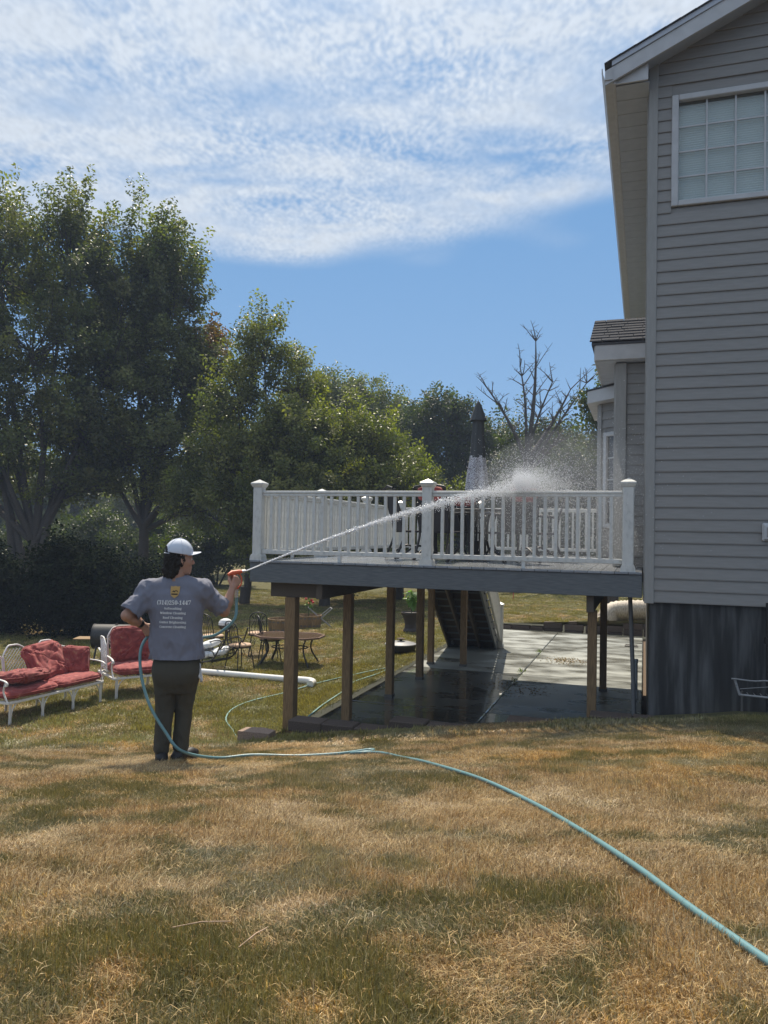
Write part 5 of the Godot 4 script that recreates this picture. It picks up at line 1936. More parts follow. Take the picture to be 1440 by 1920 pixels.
	var cp := path_points([Vector3(-0.62, 0.0, 0.28), Vector3(-0.45, 0.25, 0.1), Vector3(-0.05, 0.33, 0.0), Vector3(0.9, 0.36, -0.2), Vector3(1.8, 0.36, -0.4)], 0.035)
	var rad := []
	for i in cp.size():
		rad.append(0.285 + 0.012 * sin(i * 1.4) - 0.05 * smooth(6.0, 0.0, i))
	cb.tube(cp, rad, 28)
	obj("tube", cb, M.drain_beige, cr)
	# conduits by the house corner
	var cd := MB.new()
	cd.tube([P(-0.145, 1.93, 9.34), P(-0.10, 0.9, 9.35), P(-0.075, 0.0, 9.36)], 0.024, 12)
	cd.tube([P(-0.10, 0.92, 9.35), P(-0.098, 0.86, 9.35)], 0.03, 12)
	tag(obj("conduit", cd, M.pipe_grey), "leaning grey pipe from under the deck to the patio by the house corner", "pipe")
	var wp := MB.new()
	wp.tube([P(-0.10, 0.0, 13.2), P(-0.10, 0.62, 13.2)], 0.024, 12)
	wp.tube([P(-0.10, 0.57, 13.2), P(-0.10, 0.63, 13.2)], 0.030, 12)
	tag(obj("stub_pipe", wp, M.pvc), "short white upright pipe stub against the foundation under the deck", "pipe")
	var gr := thing("drain_grate", "small square drain grate in the patio near the house", "grate", P(-0.26, 0.002, 19.4))
	var gf := MB.new()
	for q in [[-0.14, 0, 0.02, 0.3], [0.14, 0, 0.02, 0.3], [0, -0.14, 0.26, 0.02], [0, 0.14, 0.26, 0.02]]:
		gf.box(T(Vector3(q[0], 0.012, q[1])), Vector3(q[2], 0.02, q[3]), 0.002)
	obj("frame", gf, M.steel_dull, gr)
	for i in 6:
		var b := MB.new()
		b.box(T(Vector3(-0.1 + 0.04 * i, 0.01, 0)), Vector3(0.015, 0.014, 0.256), 0.002)
		obj("bar", b, M.steel_dull, gr)
	# loose block on the grass by the first post
	var bl := MB.new()
	bl.prism(PackedVector2Array([Vector2(-0.20, -0.10), Vector2(-0.17, 0.10), Vector2(0.03, 0.13), Vector2(0.20, 0.06), Vector2(0.19, -0.12)]), Transform3D(PLAN, Vector3.ZERO), 0.145)
	var bo := obj("loose_block", bl, M.block_tan)
	bo.position = P(-4.20, gh(-4.2, 8.1) - 0.016, 8.1)
	bo.rotation.y = 0.1
	tag(bo, "single tan landscaping block lying on the grass left of the first deck post", "block")
	# bent wire rack against the foundation at the right edge
	var rk := thing("wire_rack", "pale bent metal rack standing out from the foundation at the right edge", "rack", P(0.86, 1.04, 8.42))
	var rb := MB.new()
	rb.tube([Vector3(0.0, 0.17, 0), Vector3(0.015, 0.12, 0.0), Vector3(0.045, 0.02, 0)], 0.0115, 8)
	rb.tube(path_points([Vector3(-0.03, 0.175, 0.02), Vector3(0.02, 0.175, 0.02), Vector3(0.10, 0.165, 0.0), Vector3(0.19, 0.16, -0.02), Vector3(0.30, 0.175, 0.0), Vector3(0.55, 0.17, 0.0)]), 0.0075, 8)
	rb.tube([Vector3(0.04, 0.02, 0), Vector3(0.30, 0.012, 0), Vector3(0.6, 0.005, 0)], 0.011, 8)
	obj("frame", rb, M.lid_steel, rk)
	var rw := MB.new()
	for i in 8:
		rw.tube([Vector3(0.08 + 0.06 * i, 0.01, 0.0), Vector3(0.08 + 0.06 * i, 0.0, -0.25)], 0.004, 5)
	rw.tube([Vector3(0.06, 0.06, -0.1), Vector3(0.35, 0.10, -0.12), Vector3(0.6, 0.1, -0.1)], 0.004, 5)
	obj("wires", rw, M.lid_steel, rk)
	var rl := MB.new()
	rl.tube([Vector3(0.5, 0.01, 0), Vector3(0.52, -0.2, 0.02)], 0.0115, 8)
	rl.tube([Vector3(0.10, 0.005, -0.30), Vector3(0.10, -0.22, -0.30)], 0.0115, 8)
	rl.tube([Vector3(0.10, 0.005, -0.30), Vector3(0.04, 0.02, 0.0)], 0.008, 8)
	obj("leg", rl, M.steel_dull, rk)
	# small far things
	var bn := thing("bench", "pale plank bench in the shade beneath the maples", "bench", P(-21.2, gh(-21.2, 28.3), 28.3), 0.2)
	for i in 2:
		var b := MB.new()
		b.box(T(Vector3(0, 0.43, -0.1 + 0.2 * i)), Vector3(0.75, 0.035, 0.18), 0.006)
		obj("plank", b, M.post_wood_2, bn)
	for x in [-0.3, 0.3]:
		var b := MB.new()
		b.box(T(Vector3(x, 0.2, 0)), Vector3(0.04, 0.42, 0.32), 0.004)
		obj("leg", b, M.beam_wood, bn)
	var tr := thing("far_crate_row", "low dark rack with a row of white panels far beyond the patio", "rack", P(-5.0, gh(-5.0, 33.6), 33.6), 0.1)
	var tf := MB.new()
	tf.box(T(Vector3(0, 0.17, 0)), Vector3(1.75, 0.30, 0.35), 0.01)
	obj("body", tf, M.black_metal, tr)
	for i in 6:
		var b := MB.new()
		b.box(T(Vector3(-0.72 + 0.28 * i, 0.27, 0.18)), Vector3([0.16, 0.10, 0.18, 0.13, 0.1, 0.14][i], 0.10, 0.02), 0.004)
		obj("panel", b, M.pvc, tr)
	var rsx := MB.new()
	rsx.tube([Vector3(0, -0.05, 0), Vector3(0.02, 0.45, 0)], 0.015, 6)
	var rso := obj("marker_stake", rsx, M.red_petal)
	rso.position = P(-4.75, gh(-4.75, 30.0), 30.0)
	tag(rso, "thin red marker stake in the far lawn right of the stair", "stake")
	# two dry stems lying on the near straw
	for i in 2:
		var q = [[-1.16, 1.93, 0.5, 0.16], [-0.98, 1.90, 1.3, 0.12]][i]
		var st := MB.new()
		var l: float = q[3]
		st.tube([Vector3(-l / 2, 0.0, 0), Vector3(0, 0.012, 0.004), Vector3(l / 2, 0.003, -0.006)], [0.0016, 0.0018, 0.001], 5)
		var so := obj("dry_stem", st, M.tan_cloth)
		so.position = P(q[0], gh(q[0], q[1]) + 0.030, q[1])
		so.rotation.y = q[2]
		tag(so, ["longer dry stem lying on the straw near the bottom left", "shorter dry stem lying on the straw, right of the longer one"][i], "twig")
	# leaf litter on the wet slab, weeds in the joint
	var r := RandomNumberGenerator.new()
	r.seed = 41
	var lt := []
	var lc := []
	var lm := MB.new()
	leaf(lm, Vector3.ZERO, Vector3(0, 0.15, 1).normalized(), Vector3.UP, 0.045, 0.03, Color(1, 1, 1))
	lm.colored = true
	for i in 420:
		var c := [P(-1.5, 0, 16.5), P(-2.3, 0, 13.4), P(-1.75, 0, 13.0)][0 if i < 260 else 1 + i % 2] as Vector3
		var p := c + Vector3(r.randfn() * 0.20, 0.006 + r.randf() * 0.01, r.randfn() * 0.22)
		lt.append(Transform3D(Basis.from_euler(Vector3(r.randf_range(-0.4, 0.4), r.randf() * TAU, r.randf_range(-0.4, 0.4))), p))
		lc.append(Color(0.20, 0.12, 0.06) * r.randf_range(0.5, 1.5))
	tag(multi("leaf_litter", lm.mesh(), M.leaf, lt, lc), "brown washed-up leaf litter on the wet patio slabs", "leaf litter")
	for i in 3:
		var q = [[-2.15, 17.3], [-2.16, 14.7], [-2.14, 13.7]][i]
		var wd := thing("weed", ["small weed in the patio joint, farthest of three", "small weed in the patio joint, middle of three", "small weed in the patio joint, nearest of three"][i], "weed", P(q[0], 0, q[1]), 0.0, "weeds in the patio joint")
		var b := MB.new()
		b.colored = true
		for k in 16:
			var a := r.randf() * TAU
			leaf(b, Vector3.ZERO + Vector3(r.randfn() * 0.03, r.randf() * 0.05, r.randfn() * 0.07), Vector3(cos(a), r.randf_range(0.3, 1.4), sin(a)).normalized(), Vector3(-cos(a), 1, -sin(a)).normalized(), 0.07, 0.025, Color(0.13, 0.17, 0.04) * r.randf_range(0.7, 1.3))
		obj("leaves", b, M.leaf, wd)


# a field on a grid: shapes are joined with a smooth minimum, then skinned with one vertex per crossed cell
class Field:
	var o: Vector3
	var h: float
	var nx: int
	var ny: int
	var nz: int
	var f := PackedFloat32Array()

	func _init(lo: Vector3, hi: Vector3, cell: float) -> void:
		o = lo
		h = cell
		nx = int((hi.x - lo.x) / cell) + 1
		ny = int((hi.y - lo.y) / cell) + 1
		nz = int((hi.z - lo.z) / cell) + 1
		f.resize(nx * ny * nz)
		f.fill(0.2)

	func span(lo: Vector3, hi: Vector3) -> Array:
		var a := (lo - o) / h
		var b := (hi - o) / h
		return [maxi(0, int(a.x)), mini(nx - 1, int(b.x) + 1), maxi(0, int(a.y)), mini(ny - 1, int(b.y) + 1), maxi(0, int(a.z)), mini(nz - 1, int(b.z) + 1)]

	func put(i: int, d: float, k: float) -> void:
		var e := f[i]
		if k <= 0.0:
			f[i] = minf(d, e)
			return
		var m := maxf(k - absf(d - e), 0.0) / k
		f[i] = minf(d, e) - m * m * k * 0.25

	func cone(a: Vector3, b: Vector3, ra: float, rb: float, k := 0.03) -> void:
		var m := maxf(ra, rb) + k + h * 2.5
		var s := span(Vector3(minf(a.x, b.x), minf(a.y, b.y), minf(a.z, b.z)) - Vector3(m, m, m), Vector3(maxf(a.x, b.x), maxf(a.y, b.y), maxf(a.z, b.z)) + Vector3(m, m, m))
		var ab := b - a
		var q := 1.0 / maxf(ab.length_squared(), 1e-9)
		for z in range(s[4], s[5] + 1):
			for y in range(s[2], s[3] + 1):
				var i: int = (z * ny + y) * nx + s[0]
				var p := Vector3(o.x + s[0] * h, o.y + y * h, o.z + z * h) - a
				for x in range(s[0], s[1] + 1):
					var t := clampf(p.dot(ab) * q, 0.0, 1.0)
					var d := (p - ab * t).length() - lerpf(ra, rb, t)
					if d < k + h * 2.5:
						put(i, d, k)
					i += 1
					p.x += h

	# an ellipsoid with its own axes
	func egg(c: Vector3, b: Basis, r: Vector3, k := 0.03) -> void:
		var m := maxf(r.x, maxf(r.y, r.z)) + k + h * 2.5
		var s := span(c - Vector3(m, m, m), c + Vector3(m, m, m))
		var inv := b.transposed()
		var mr := minf(r.x, minf(r.y, r.z))
		for z in range(s[4], s[5] + 1):
			for y in range(s[2], s[3] + 1):
				var i: int = (z * ny + y) * nx + s[0]
				for x in range(s[0], s[1] + 1):
					var p := inv * (Vector3(o.x + x * h, o.y + y * h, o.z + z * h) - c)
					var u := p / r
					var l := u.length()
					var g := (u / r).length()
					var d := l * (l - 1.0) / maxf(g, 1e-6) if l > 1e-4 else -mr
					if d < k + h * 2.5:
						put(i, d, k)
					i += 1

	# stacked oval sections: [height, middle x, middle z, half width, half depth]
	func stack(sec: Array, k := 0.03, sq := 2.4) -> void:
		var lo := Vector3(1e9, sec[0][0] - 0.05, 1e9)
		var hi := Vector3(-1e9, sec[sec.size() - 1][0] + 0.05, -1e9)
		for q in sec:
			lo = Vector3(minf(lo.x, q[1] - q[3] - 0.06), lo.y, minf(lo.z, q[2] - q[4] - 0.06))
			hi = Vector3(maxf(hi.x, q[1] + q[3] + 0.06), hi.y, maxf(hi.z, q[2] + q[4] + 0.06))
		var s := span(lo, hi)
		for y in range(s[2], s[3] + 1):
			var py := o.y + y * h
			var j := 0
			while j < sec.size() - 2 and py > sec[j + 1][0]:
				j += 1
			var t := clampf((py - sec[j][0]) / (sec[j + 1][0] - sec[j][0]), 0.0, 1.0)
			t = lerpf(t, t * t * (3.0 - 2.0 * t), 0.5)
			var cx := lerpf(sec[j][1], sec[j + 1][1], t)
			var cz := lerpf(sec[j][2], sec[j + 1][2], t)
			var a := lerpf(sec[j][3], sec[j + 1][3], t)
			var b := lerpf(sec[j][4], sec[j + 1][4], t)
			var over := maxf(sec[0][0] - py, py - sec[sec.size() - 1][0])
			for z in range(s[4], s[5] + 1):
				var i: int = (z * ny + y) * nx + s[0]
				var w := absf((o.z + z * h - cz) / b)
				var wz := pow(w, sq)
				for x in range(s[0], s[1] + 1):
					var u := absf((o.x + x * h - cx) / a)
					var d := (pow(pow(u, sq) + wz, 1.0 / sq) - 1.0) * minf(a, b)
					d = maxf(d, over)
					if d < k + h * 2.5:
						put(i, d, k)
					i += 1

	# keeps only what lies on the far side of a plane
	func cut(p: Vector3, nn: Vector3) -> void:
		var i := 0
		for z in nz:
			for y in ny:
				for x in nx:
					var d := (Vector3(o.x + x * h, o.y + y * h, o.z + z * h) - p).dot(nn)
					if d > f[i]:
						f[i] = d
					i += 1

	func skin(b: MB, drop = null) -> void:
		var at := {}
		var k0 := b.v.size()
		var sx := 1
		var sy := nx
		var sz := nx * ny
		for z in nz - 1:
			for y in ny - 1:
				var i := (z * ny + y) * nx
				for x in nx - 1:
					var c0 := f[i] < 0.0
					var c1 := f[i + 1] < 0.0
					var c2 := f[i + sy] < 0.0
					var c3 := f[i + sy + 1] < 0.0
					var c4 := f[i + sz] < 0.0
					var c5 := f[i + sz + 1] < 0.0
					var c6 := f[i + sz + sy] < 0.0
					var c7 := f[i + sz + sy + 1] < 0.0
					if c0 != c1 or c0 != c2 or c0 != c3 or c0 != c4 or c0 != c5 or c0 != c6 or c0 != c7:
						var sum := Vector3.ZERO
						var n := 0
						for e in [[0, 1, 0, 0, 0, 0], [0, sy, 0, 0, 0, 1], [0, sz, 0, 0, 0, 2], [1, 1 + sy, 1, 0, 0, 1], [1, 1 + sz, 1, 0, 0, 2], [sy, sy + 1, 0, 1, 0, 0], [sy, sy + sz, 0, 1, 0, 2], [sz, sz + 1, 0, 0, 1, 0], [sz, sz + sy, 0, 0, 1, 1], [1 + sy, 1 + sy + sz, 1, 1, 0, 2], [1 + sz, 1 + sz + sy, 1, 0, 1, 1], [sy + sz, sy + sz + 1, 0, 1, 1, 0]]:
							var fa := f[i + e[0]]
							var fb := f[i + e[1]]
							if (fa < 0.0) != (fb < 0.0):
								var q := Vector3(e[2], e[3], e[4])
								q[e[5]] += fa / (fa - fb)
								sum += q
								n += 1
						at[i] = b.v.size()
						var p := o + (Vector3(x, y, z) + sum / n) * h
						b.v.append(p)
						b.c.append(b.tint)
						b.n.append(Vector3(f[i + 1] + f[i + 1 + sy] + f[i + 1 + sz] + f[i + 1 + sy + sz] - f[i] - f[i + sy] - f[i + sz] - f[i + sy + sz], f[i + sy] + f[i + sy + 1] + f[i + sy + sz] + f[i + sy + sz + 1] - f[i] - f[i + 1] - f[i + sz] - f[i + 1 + sz], f[i + sz] + f[i + sz + 1] + f[i + sz + sy] + f[i + sz + sy + 1] - f[i] - f[i + 1] - f[i + sy] - f[i + sy + 1]).normalized())
					i += 1
		for i in at.keys():
			var inside := f[i] < 0.0
			for e in [[sx, sy, sz], [sy, sz, sx], [sz, sx, sy]]:
				if (f[i + e[0]] < 0.0) != inside:
					var p: int = i - e[1]
					var q: int = i - e[1] - e[2]
					var r: int = i - e[2]
					if at.has(p) and at.has(q) and at.has(r):
						var a: int = at[i]
						var b1: int = at[p]
						var c: int = at[q]
						var d: int = at[r]
						if drop != null and drop.call(b.v[a]):
							continue
						if inside:
							b.ix.append_array([a, c, b1, a, d, c])
						else:
							b.ix.append_array([a, b1, c, a, c, d])


# shoves vertices along their normals by folds of noise
func crease(b: MB, k0: int, amp: float, fr: Vector3, sd: int, mask = null) -> void:
	var f := noise(sd, 1.0, 3)
	for i in range(k0, b.v.size()):
		var p := b.v[i] * fr
		var d := (0.5 - absf(f.get_noise_3d(p.x, p.y, p.z)) * 1.6) * amp
		if mask != null:
			d *= mask.call(b.v[i])
		b.v[i] += b.n[i] * d
	# normals again from the moved faces
	var acc := PackedVector3Array()
	acc.resize(b.v.size())
	for t in range(0, b.ix.size(), 3):
		var i0 := b.ix[t]
		if i0 < k0:
			continue
		var i1 := b.ix[t + 1]
		var i2 := b.ix[t + 2]
		var nn := (b.v[i2] - b.v[i0]).cross(b.v[i1] - b.v[i0])
		acc[i0] += nn
		acc[i1] += nn
		acc[i2] += nn
	for i in range(k0, b.v.size()):
		if acc[i].length_squared() > 1e-18:
			b.n[i] = acc[i].normalized()


# a hand as bones: wrist, finger direction, thumb side, back of the hand; bends per finger joint
func hand(b: MB, wr: Vector3, fd: Vector3, th: Vector3, bk: Vector3, bend: Array, thumb: Array, cell := 0.0035) -> void:
	var g := Field.new(wr - Vector3(0.17, 0.17, 0.17), wr + Vector3(0.17, 0.17, 0.17), cell)
	var at := func(x: float, y: float, z: float) -> Vector3: return wr + th * x + fd * y + bk * z
	g.cone(at.call(0, -0.05, 0), at.call(0.0, 0.015, 0), 0.029, 0.027, 0.012)
	var kx := [0.030, 0.010, -0.011, -0.030]
	var ky := [0.090, 0.094, 0.089, 0.080]
	var ln := [0.95, 1.05, 0.98, 0.78]
	for i in 4:
		g.cone(at.call(kx[i] * 0.45, 0.012, 0.0), at.call(kx[i], ky[i], 0.003), 0.016, 0.0125, 0.014)
		var p: Vector3 = at.call(kx[i], ky[i], 0.001)
		var an := 0.0
		var seg := [0.043, 0.026, 0.021]
		for j in 3:
			an += bend[j] + i * 0.03
			var d := fd * cos(an) - bk * sin(an)
			var e: Vector3 = p + d * seg[j] * ln[i]
			g.cone(p, e, 0.0098 - j * 0.0008, 0.0092 - j * 0.001, 0.005)
			p = e
	var t0: Vector3 = at.call(0.016, 0.018, -0.008)
	for j in 3:
		var e: Vector3 = at.call(thumb[j][0], thumb[j][1], thumb[j][2])
		g.cone(t0, e, [0.0165, 0.0122, 0.0105][j], [0.0125, 0.0108, 0.0088][j], 0.008)
		t0 = e
	g.skin(b)


# lettering laid on cloth: each vertex of the flat letters drops onto the field behind it
func lettering(parent: Node, text: String, cx: float, cy: float, height: float, width: float, g: Field, m: Material, fnt := "Droid Serif") -> void:
	var tm := TextMesh.new()
	var sf := SystemFont.new()
	sf.font_names = PackedStringArray([fnt])
	sf.font_weight = 800
	tm.font = sf
	tm.text = text
	tm.font_size = 48
	tm.pixel_size = 0.01
	tm.depth = 0.0
	tm.curve_step = 2.0
	var ar := tm.get_mesh_arrays()
	var v: PackedVector3Array = ar[Mesh.ARRAY_VERTEX]
	var ix: PackedInt32Array = ar[Mesh.ARRAY_INDEX]
	if v.is_empty():
		return
	var lo := v[0]
	var hi := v[0]
	for p in v:
		lo = lo.min(p)
		hi = hi.max(p)
	var b := MB.new()
	var q := PackedVector3Array()
	for p in v:
		var x := cx + ((p.x - lo.x) / (hi.x - lo.x) - 0.5) * width
		var y := cy + ((p.y - lo.y) / (hi.y - lo.y) - 0.5) * height
		q.append(on_cloth(g, x, y))
	for i in range(0, ix.size(), 3):
		b.tri(q[ix[i]], q[ix[i + 1]], q[ix[i + 2]], Vector3(0, 0, 1), Vector3(0, 0, 1), Vector3(0, 0, 1))
	obj("lettering", b, m, parent)


var cloth_f: FastNoiseLite
const CREASE := Vector3(6.5, 3.4, 6.5)


# where the shirt hangs loose enough to fold
func shirt_slack(p: Vector3) -> float:
	return 0.30 + 0.9 * smooth(0.13, 0.24, absf(p.x - 0.035)) + 0.6 * smooth(1.04, 0.90, p.y)


func on_cloth(g: Field, x: float, y: float, lift := 0.006) -> Vector3:
	# comes in from behind the back until the cloth is met
	var ix := clampi(roundi((x - g.o.x) / g.h), 0, g.nx - 1)
	var iy := clampi(roundi((y - g.o.y) / g.h), 0, g.ny - 1)
	var z := g.nz - 2
	while z > 0 and g.f[(z * g.ny + iy) * g.nx + ix] > 0.0:
		z -= 1
	var fa := g.f[(z * g.ny + iy) * g.nx + ix]
	var fb := g.f[((z + 1) * g.ny + iy) * g.nx + ix]
	var p := Vector3(x, y, g.o.z + (z + fa / (fa - fb)) * g.h)
	var q := p * CREASE
	return p + Vector3(0, 0, lift + (0.5 - absf(cloth_f.get_noise_3d(q.x, q.y, q.z)) * 1.6) * 0.022 * shirt_slack(p))


func person() -> void:
	var at := P(-3.575, 0.0, 5.40)
	at.y = gh(-3.575, 5.40)
	var t := thing("person", "man in a grey T-shirt, dark trousers and white cap spraying the deck with a hose", "person", at, HEAD)
	# joints, in metres from the point between the feet: right, up, towards the camera
	var neck0 := Vector3(0.02, 1.43, 0.01)
	var head := Vector3(0.045, 1.615, -0.005)
	var fdir := Vector3(0.86, -0.03, -0.51).normalized()
	var hup := Vector3(0.05, 1.0, 0.0)
	var hs := fdir.cross(hup).normalized()
	hup = hs.cross(fdir).normalized()
	var shl := Vector3(-0.19, 1.375, 0.0)
	var shr := Vector3(0.215, 1.385, -0.01)
	var ell := Vector3(-0.327, 1.175, 0.13)
	var wrl := Vector3(-0.245, 1.085, -0.02)
	var elr := Vector3(0.375, 1.190, -0.17)
	var wrr := Vector3(0.428, 1.376, -0.235)
	# body: one skin, under the clothes as well
	var b := MB.new()
	var g := Field.new(Vector3(-0.46, -0.02, -0.36), Vector3(0.52, 1.56, 0.26), 0.012)
	g.stack([[0.74, 0.045, 0.0, 0.15, 0.10], [0.95, 0.045, 0.0, 0.145, 0.095], [1.2, 0.03, 0.0, 0.165, 0.105], [1.36, 0.02, 0.0, 0.17, 0.09], [1.42, 0.02, 0.0, 0.10, 0.06]], 0.02)
	g.cone(neck0 - Vector3(0, 0.03, 0), neck0 + Vector3(0.012, 0.12, -0.005), 0.064, 0.058, 0.03)
	g.cone(shl, ell, 0.054, 0.044, 0.03)
	g.cone(ell, ell.lerp(wrl, 0.4), 0.043, 0.043, 0.015)
	g.cone(ell.lerp(wrl, 0.4), wrl, 0.043, 0.028, 0.02)
	g.cone(shr, elr, 0.054, 0.044, 0.03)
	g.cone(elr, elr.lerp(wrr, 0.4), 0.043, 0.043, 0.015)
	g.cone(elr.lerp(wrr, 0.4), wrr, 0.043, 0.028, 0.02)
	var hl := Vector3(-0.035, 0.80, 0.0)
	var hr := Vector3(0.115, 0.80, 0.0)
	var kl := Vector3(-0.048, 0.43, -0.01)
	var kr := Vector3(0.088, 0.42, -0.07)
	var al := Vector3(-0.055, 0.085, 0.03)
	var ar := Vector3(0.072, 0.085, -0.06)
	g.cone(hl, kl, 0.08, 0.055, 0.03)
	g.cone(kl, al, 0.052, 0.035, 0.02)
	g.cone(hr, kr, 0.08, 0.055, 0.03)
	g.cone(kr, ar, 0.052, 0.035, 0.02)
	g.skin(b)
	# head in finer cells
	var hd := Field.new(head - Vector3(0.16, 0.20, 0.16), head + Vector3(0.16, 0.17, 0.16), 0.0045)
	var hb := Basis(fdir, hup, hs)
	var hp := func(f: float, u: float, s: float) -> Vector3: return head + fdir * f + hup * u + hs * s
	hd.egg(hp.call(-0.012, 0.035, 0), hb, Vector3(0.096, 0.092, 0.076), 0.02)
	hd.egg(hp.call(0.028, -0.035, 0), hb, Vector3(0.066, 0.075, 0.060), 0.04)
	hd.egg(hp.call(0.052, -0.088, 0), hb, Vector3(0.036, 0.026, 0.036), 0.04)
	hd.cone(hp.call(-0.02, -0.09, 0.035), hp.call(0.06, -0.098, 0.012), 0.018, 0.016, 0.03)
	hd.cone(hp.call(-0.02, -0.09, -0.035), hp.call(0.06, -0.098, -0.012), 0.018, 0.016, 0.03)
	hd.cone(hp.call(0.086, 0.018, 0), hp.call(0.110, -0.022, 0), 0.008, 0.0125, 0.012)
	hd.cone(hp.call(0.100, -0.028, 0.010), hp.call(0.100, -0.028, -0.010), 0.009, 0.009, 0.008)
	hd.cone(hp.call(0.078, 0.030, 0.04), hp.call(0.084, 0.030, -0.04), 0.011, 0.011, 0.014)
	hd.cone(hp.call(0.086, -0.055, 0.018), hp.call(0.086, -0.055, -0.018), 0.0095, 0.0095, 0.006)
	hd.cone(hp.call(0.084, -0.067, 0.015), hp.call(0.084, -0.067, -0.015), 0.0095, 0.0095, 0.006)
	for s in [-1.0, 1.0]:
		hd.egg(hp.call(-0.005, -0.008, 0.077 * s), Basis(fdir, hup, hs) * Basis(Vector3.UP, 0.35 * s), Vector3(0.017, 0.031, 0.008), 0.006)
		hd.egg(hp.call(0.060, -0.018, 0.042 * s), hb, Vector3(0.022, 0.020, 0.018), 0.02)
	hd.cone(hp.call(-0.025, -0.06, 0), hp.call(-0.04, -0.19, 0), 0.055, 0.058, 0.03)
	hd.skin(b)
	# hands
	var jet := Vector3(0.754, 0.10, -0.65).normalized()
	var rb := jet.cross(Vector3.UP).normalized()
	var ru := rb.cross(jet).normalized()
	hand(b, wrr, (jet * 0.55 + ru * 0.83).normalized(), (ru * 0.55 - jet * 0.83).normalized() * -1.0 * -1.0, rb, [1.15, 1.35, 0.8], [[0.045, 0.050, -0.028], [0.052, 0.080, -0.044], [0.046, 0.100, -0.052]])
	var lf := (Vector3(0.05, -0.66, 0.10) + Vector3(0.55, 0, -0.1)).normalized()
	var lbk := Vector3(-0.25, 0.25, 0.93)
	lbk = (lbk - lf * lbk.dot(lf)).normalized()
	var lth := lf.cross(lbk).normalized()
	if lth.y < 0.0:
		lth = -lth
	hand(b, wrl, lf, lth, lbk, [0.8, 1.2, 0.9], [[0.045, 0.045, -0.02], [0.055, 0.075, -0.035], [0.046, 0.098, -0.045]])
	obj("body", b, M.skin, t)
	for s in [-1.0, 1.0]:
		var ey := MB.new()
		ey.pillow(T(hp.call(0.078, 0.008, 0.030 * s)), Vector3(0.02, 0.02, 0.02), 1.0, 0.0, 3, 12, 8)
		obj("eye", ey, M.eye_white, t)
	# shirt
	var sb := MB.new()
	var sg := Field.new(Vector3(-0.44, 0.74, -0.32), Vector3(0.48, 1.50, 0.24), 0.009)
	sg.stack([[0.825, 0.036, 0.005, 0.212, 0.142], [0.94, 0.032, 0.005, 0.205, 0.138], [1.08, 0.027, 0.0, 0.198, 0.13], [1.24, 0.022, 0.0, 0.212, 0.132], [1.34, 0.018, -0.002, 0.205, 0.115], [1.40, 0.02, -0.002, 0.15, 0.085], [1.47, 0.022, 0.0, 0.074, 0.066]], 0.03, 2.3)
	var sle := shl.lerp(ell, 0.90)
	var sre := shr.lerp(elr, 0.86)
	sg.cone(shl + Vector3(0.01, -0.005, 0), sle, 0.074, 0.078, 0.05)
	sg.cone(shr + Vector3(-0.01, -0.005, 0), sre, 0.074, 0.078, 0.05)
	sg.cone(Vector3(-0.035, 1.432, 0.0), shl + Vector3(-0.01, 0.0, 0), 0.050, 0.070, 0.06)
	sg.cone(Vector3(0.08, 1.436, 0.0), shr + Vector3(0.01, 0.0, 0), 0.050, 0.070, 0.06)
	var kl2 := sb.v.size()
	var open := func(p: Vector3) -> bool:
		if p.y < 0.838:
			return true
		if p.y > 1.405 and Vector2(p.x - 0.024, p.z).length() < 0.078 - (p.y - 1.44) * 0.3 and p.y > 1.452:
			return true
		for q in [[shl, ell, sle], [shr, elr, sre]]:
			var d := ((q[1] - q[0]) as Vector3).normalized()
			if (p - (q[2] as Vector3)).dot(d) > -0.005 and (p - (q[2] as Vector3)).length() < 0.13:
				return true
		return false
	sg.skin(sb, open)
	cloth_f = noise(91, 1.0, 3)
	crease(sb, kl2, 0.022, CREASE, 91, shirt_slack)
	var sh := obj("shirt", sb, M.shirt_cloth, t)
	lettering(sh, "(314)250-1447", 0.036, 1.282, 0.042, 0.262, sg, M.print_white)
	var ln := [["Softwashing", 0.135], ["Window Cleaning", 0.20], ["Roof Cleaning", 0.155], ["Gutter Brightening", 0.208], ["Concrete Cleaning", 0.205]]
	for i in ln.size():
		lettering(sh, ln[i][0], 0.034, 1.236 - 0.036 * i, 0.024, ln[i][1], sg, M.print_white)
	# shield badge between the shoulders
	var shp := [Vector2(-0.036, 0.045), Vector2(-0.018, 0.041), Vector2(0.0, 0.047), Vector2(0.018, 0.041), Vector2(0.036, 0.045), Vector2(0.036, 0.0), Vector2(0.028, -0.028), Vector2(0.0, -0.048), Vector2(-0.028, -0.028), Vector2(-0.036, 0.0)]
	var badge := func(list: Array, lift: float, m: Material) -> void:
		var bb := MB.new()
		var tr := Geometry2D.triangulate_polygon(PackedVector2Array(list))
		for i in range(0, tr.size(), 3):
			var q := []
			for k in 3:
				q.append(on_cloth(sg, 0.04 + list[tr[i + k]].x, 1.366 + list[tr[i + k]].y, lift))
			bb.tri(q[0], q[1], q[2], Vector3(0, 0, 1), Vector3(0, 0, 1), Vector3(0, 0, 1))
		obj("badge", bb, m, sh)
	badge.call(shp, 0.006, M.print_gold)
	badge.call([Vector2(-0.027, -0.006), Vector2(-0.012, 0.012), Vector2(-0.004, 0.006), Vector2(0.010, 0.022), Vector2(0.027, -0.004), Vector2(0.008, 0.008), Vector2(-0.004, -0.004), Vector2(-0.012, 0.002)], 0.0075, M.print_dark)
	badge.call([Vector2(-0.026, -0.012), Vector2(0.026, -0.012), Vector2(0.024, -0.022), Vector2(-0.024, -0.022)], 0.0075, M.print_dark)
	badge.call([Vector2(-0.003, 0.012), Vector2(0.003, 0.012), Vector2(0.002, 0.038), Vector2(-0.002, 0.038)], 0.0075, M.print_dark)
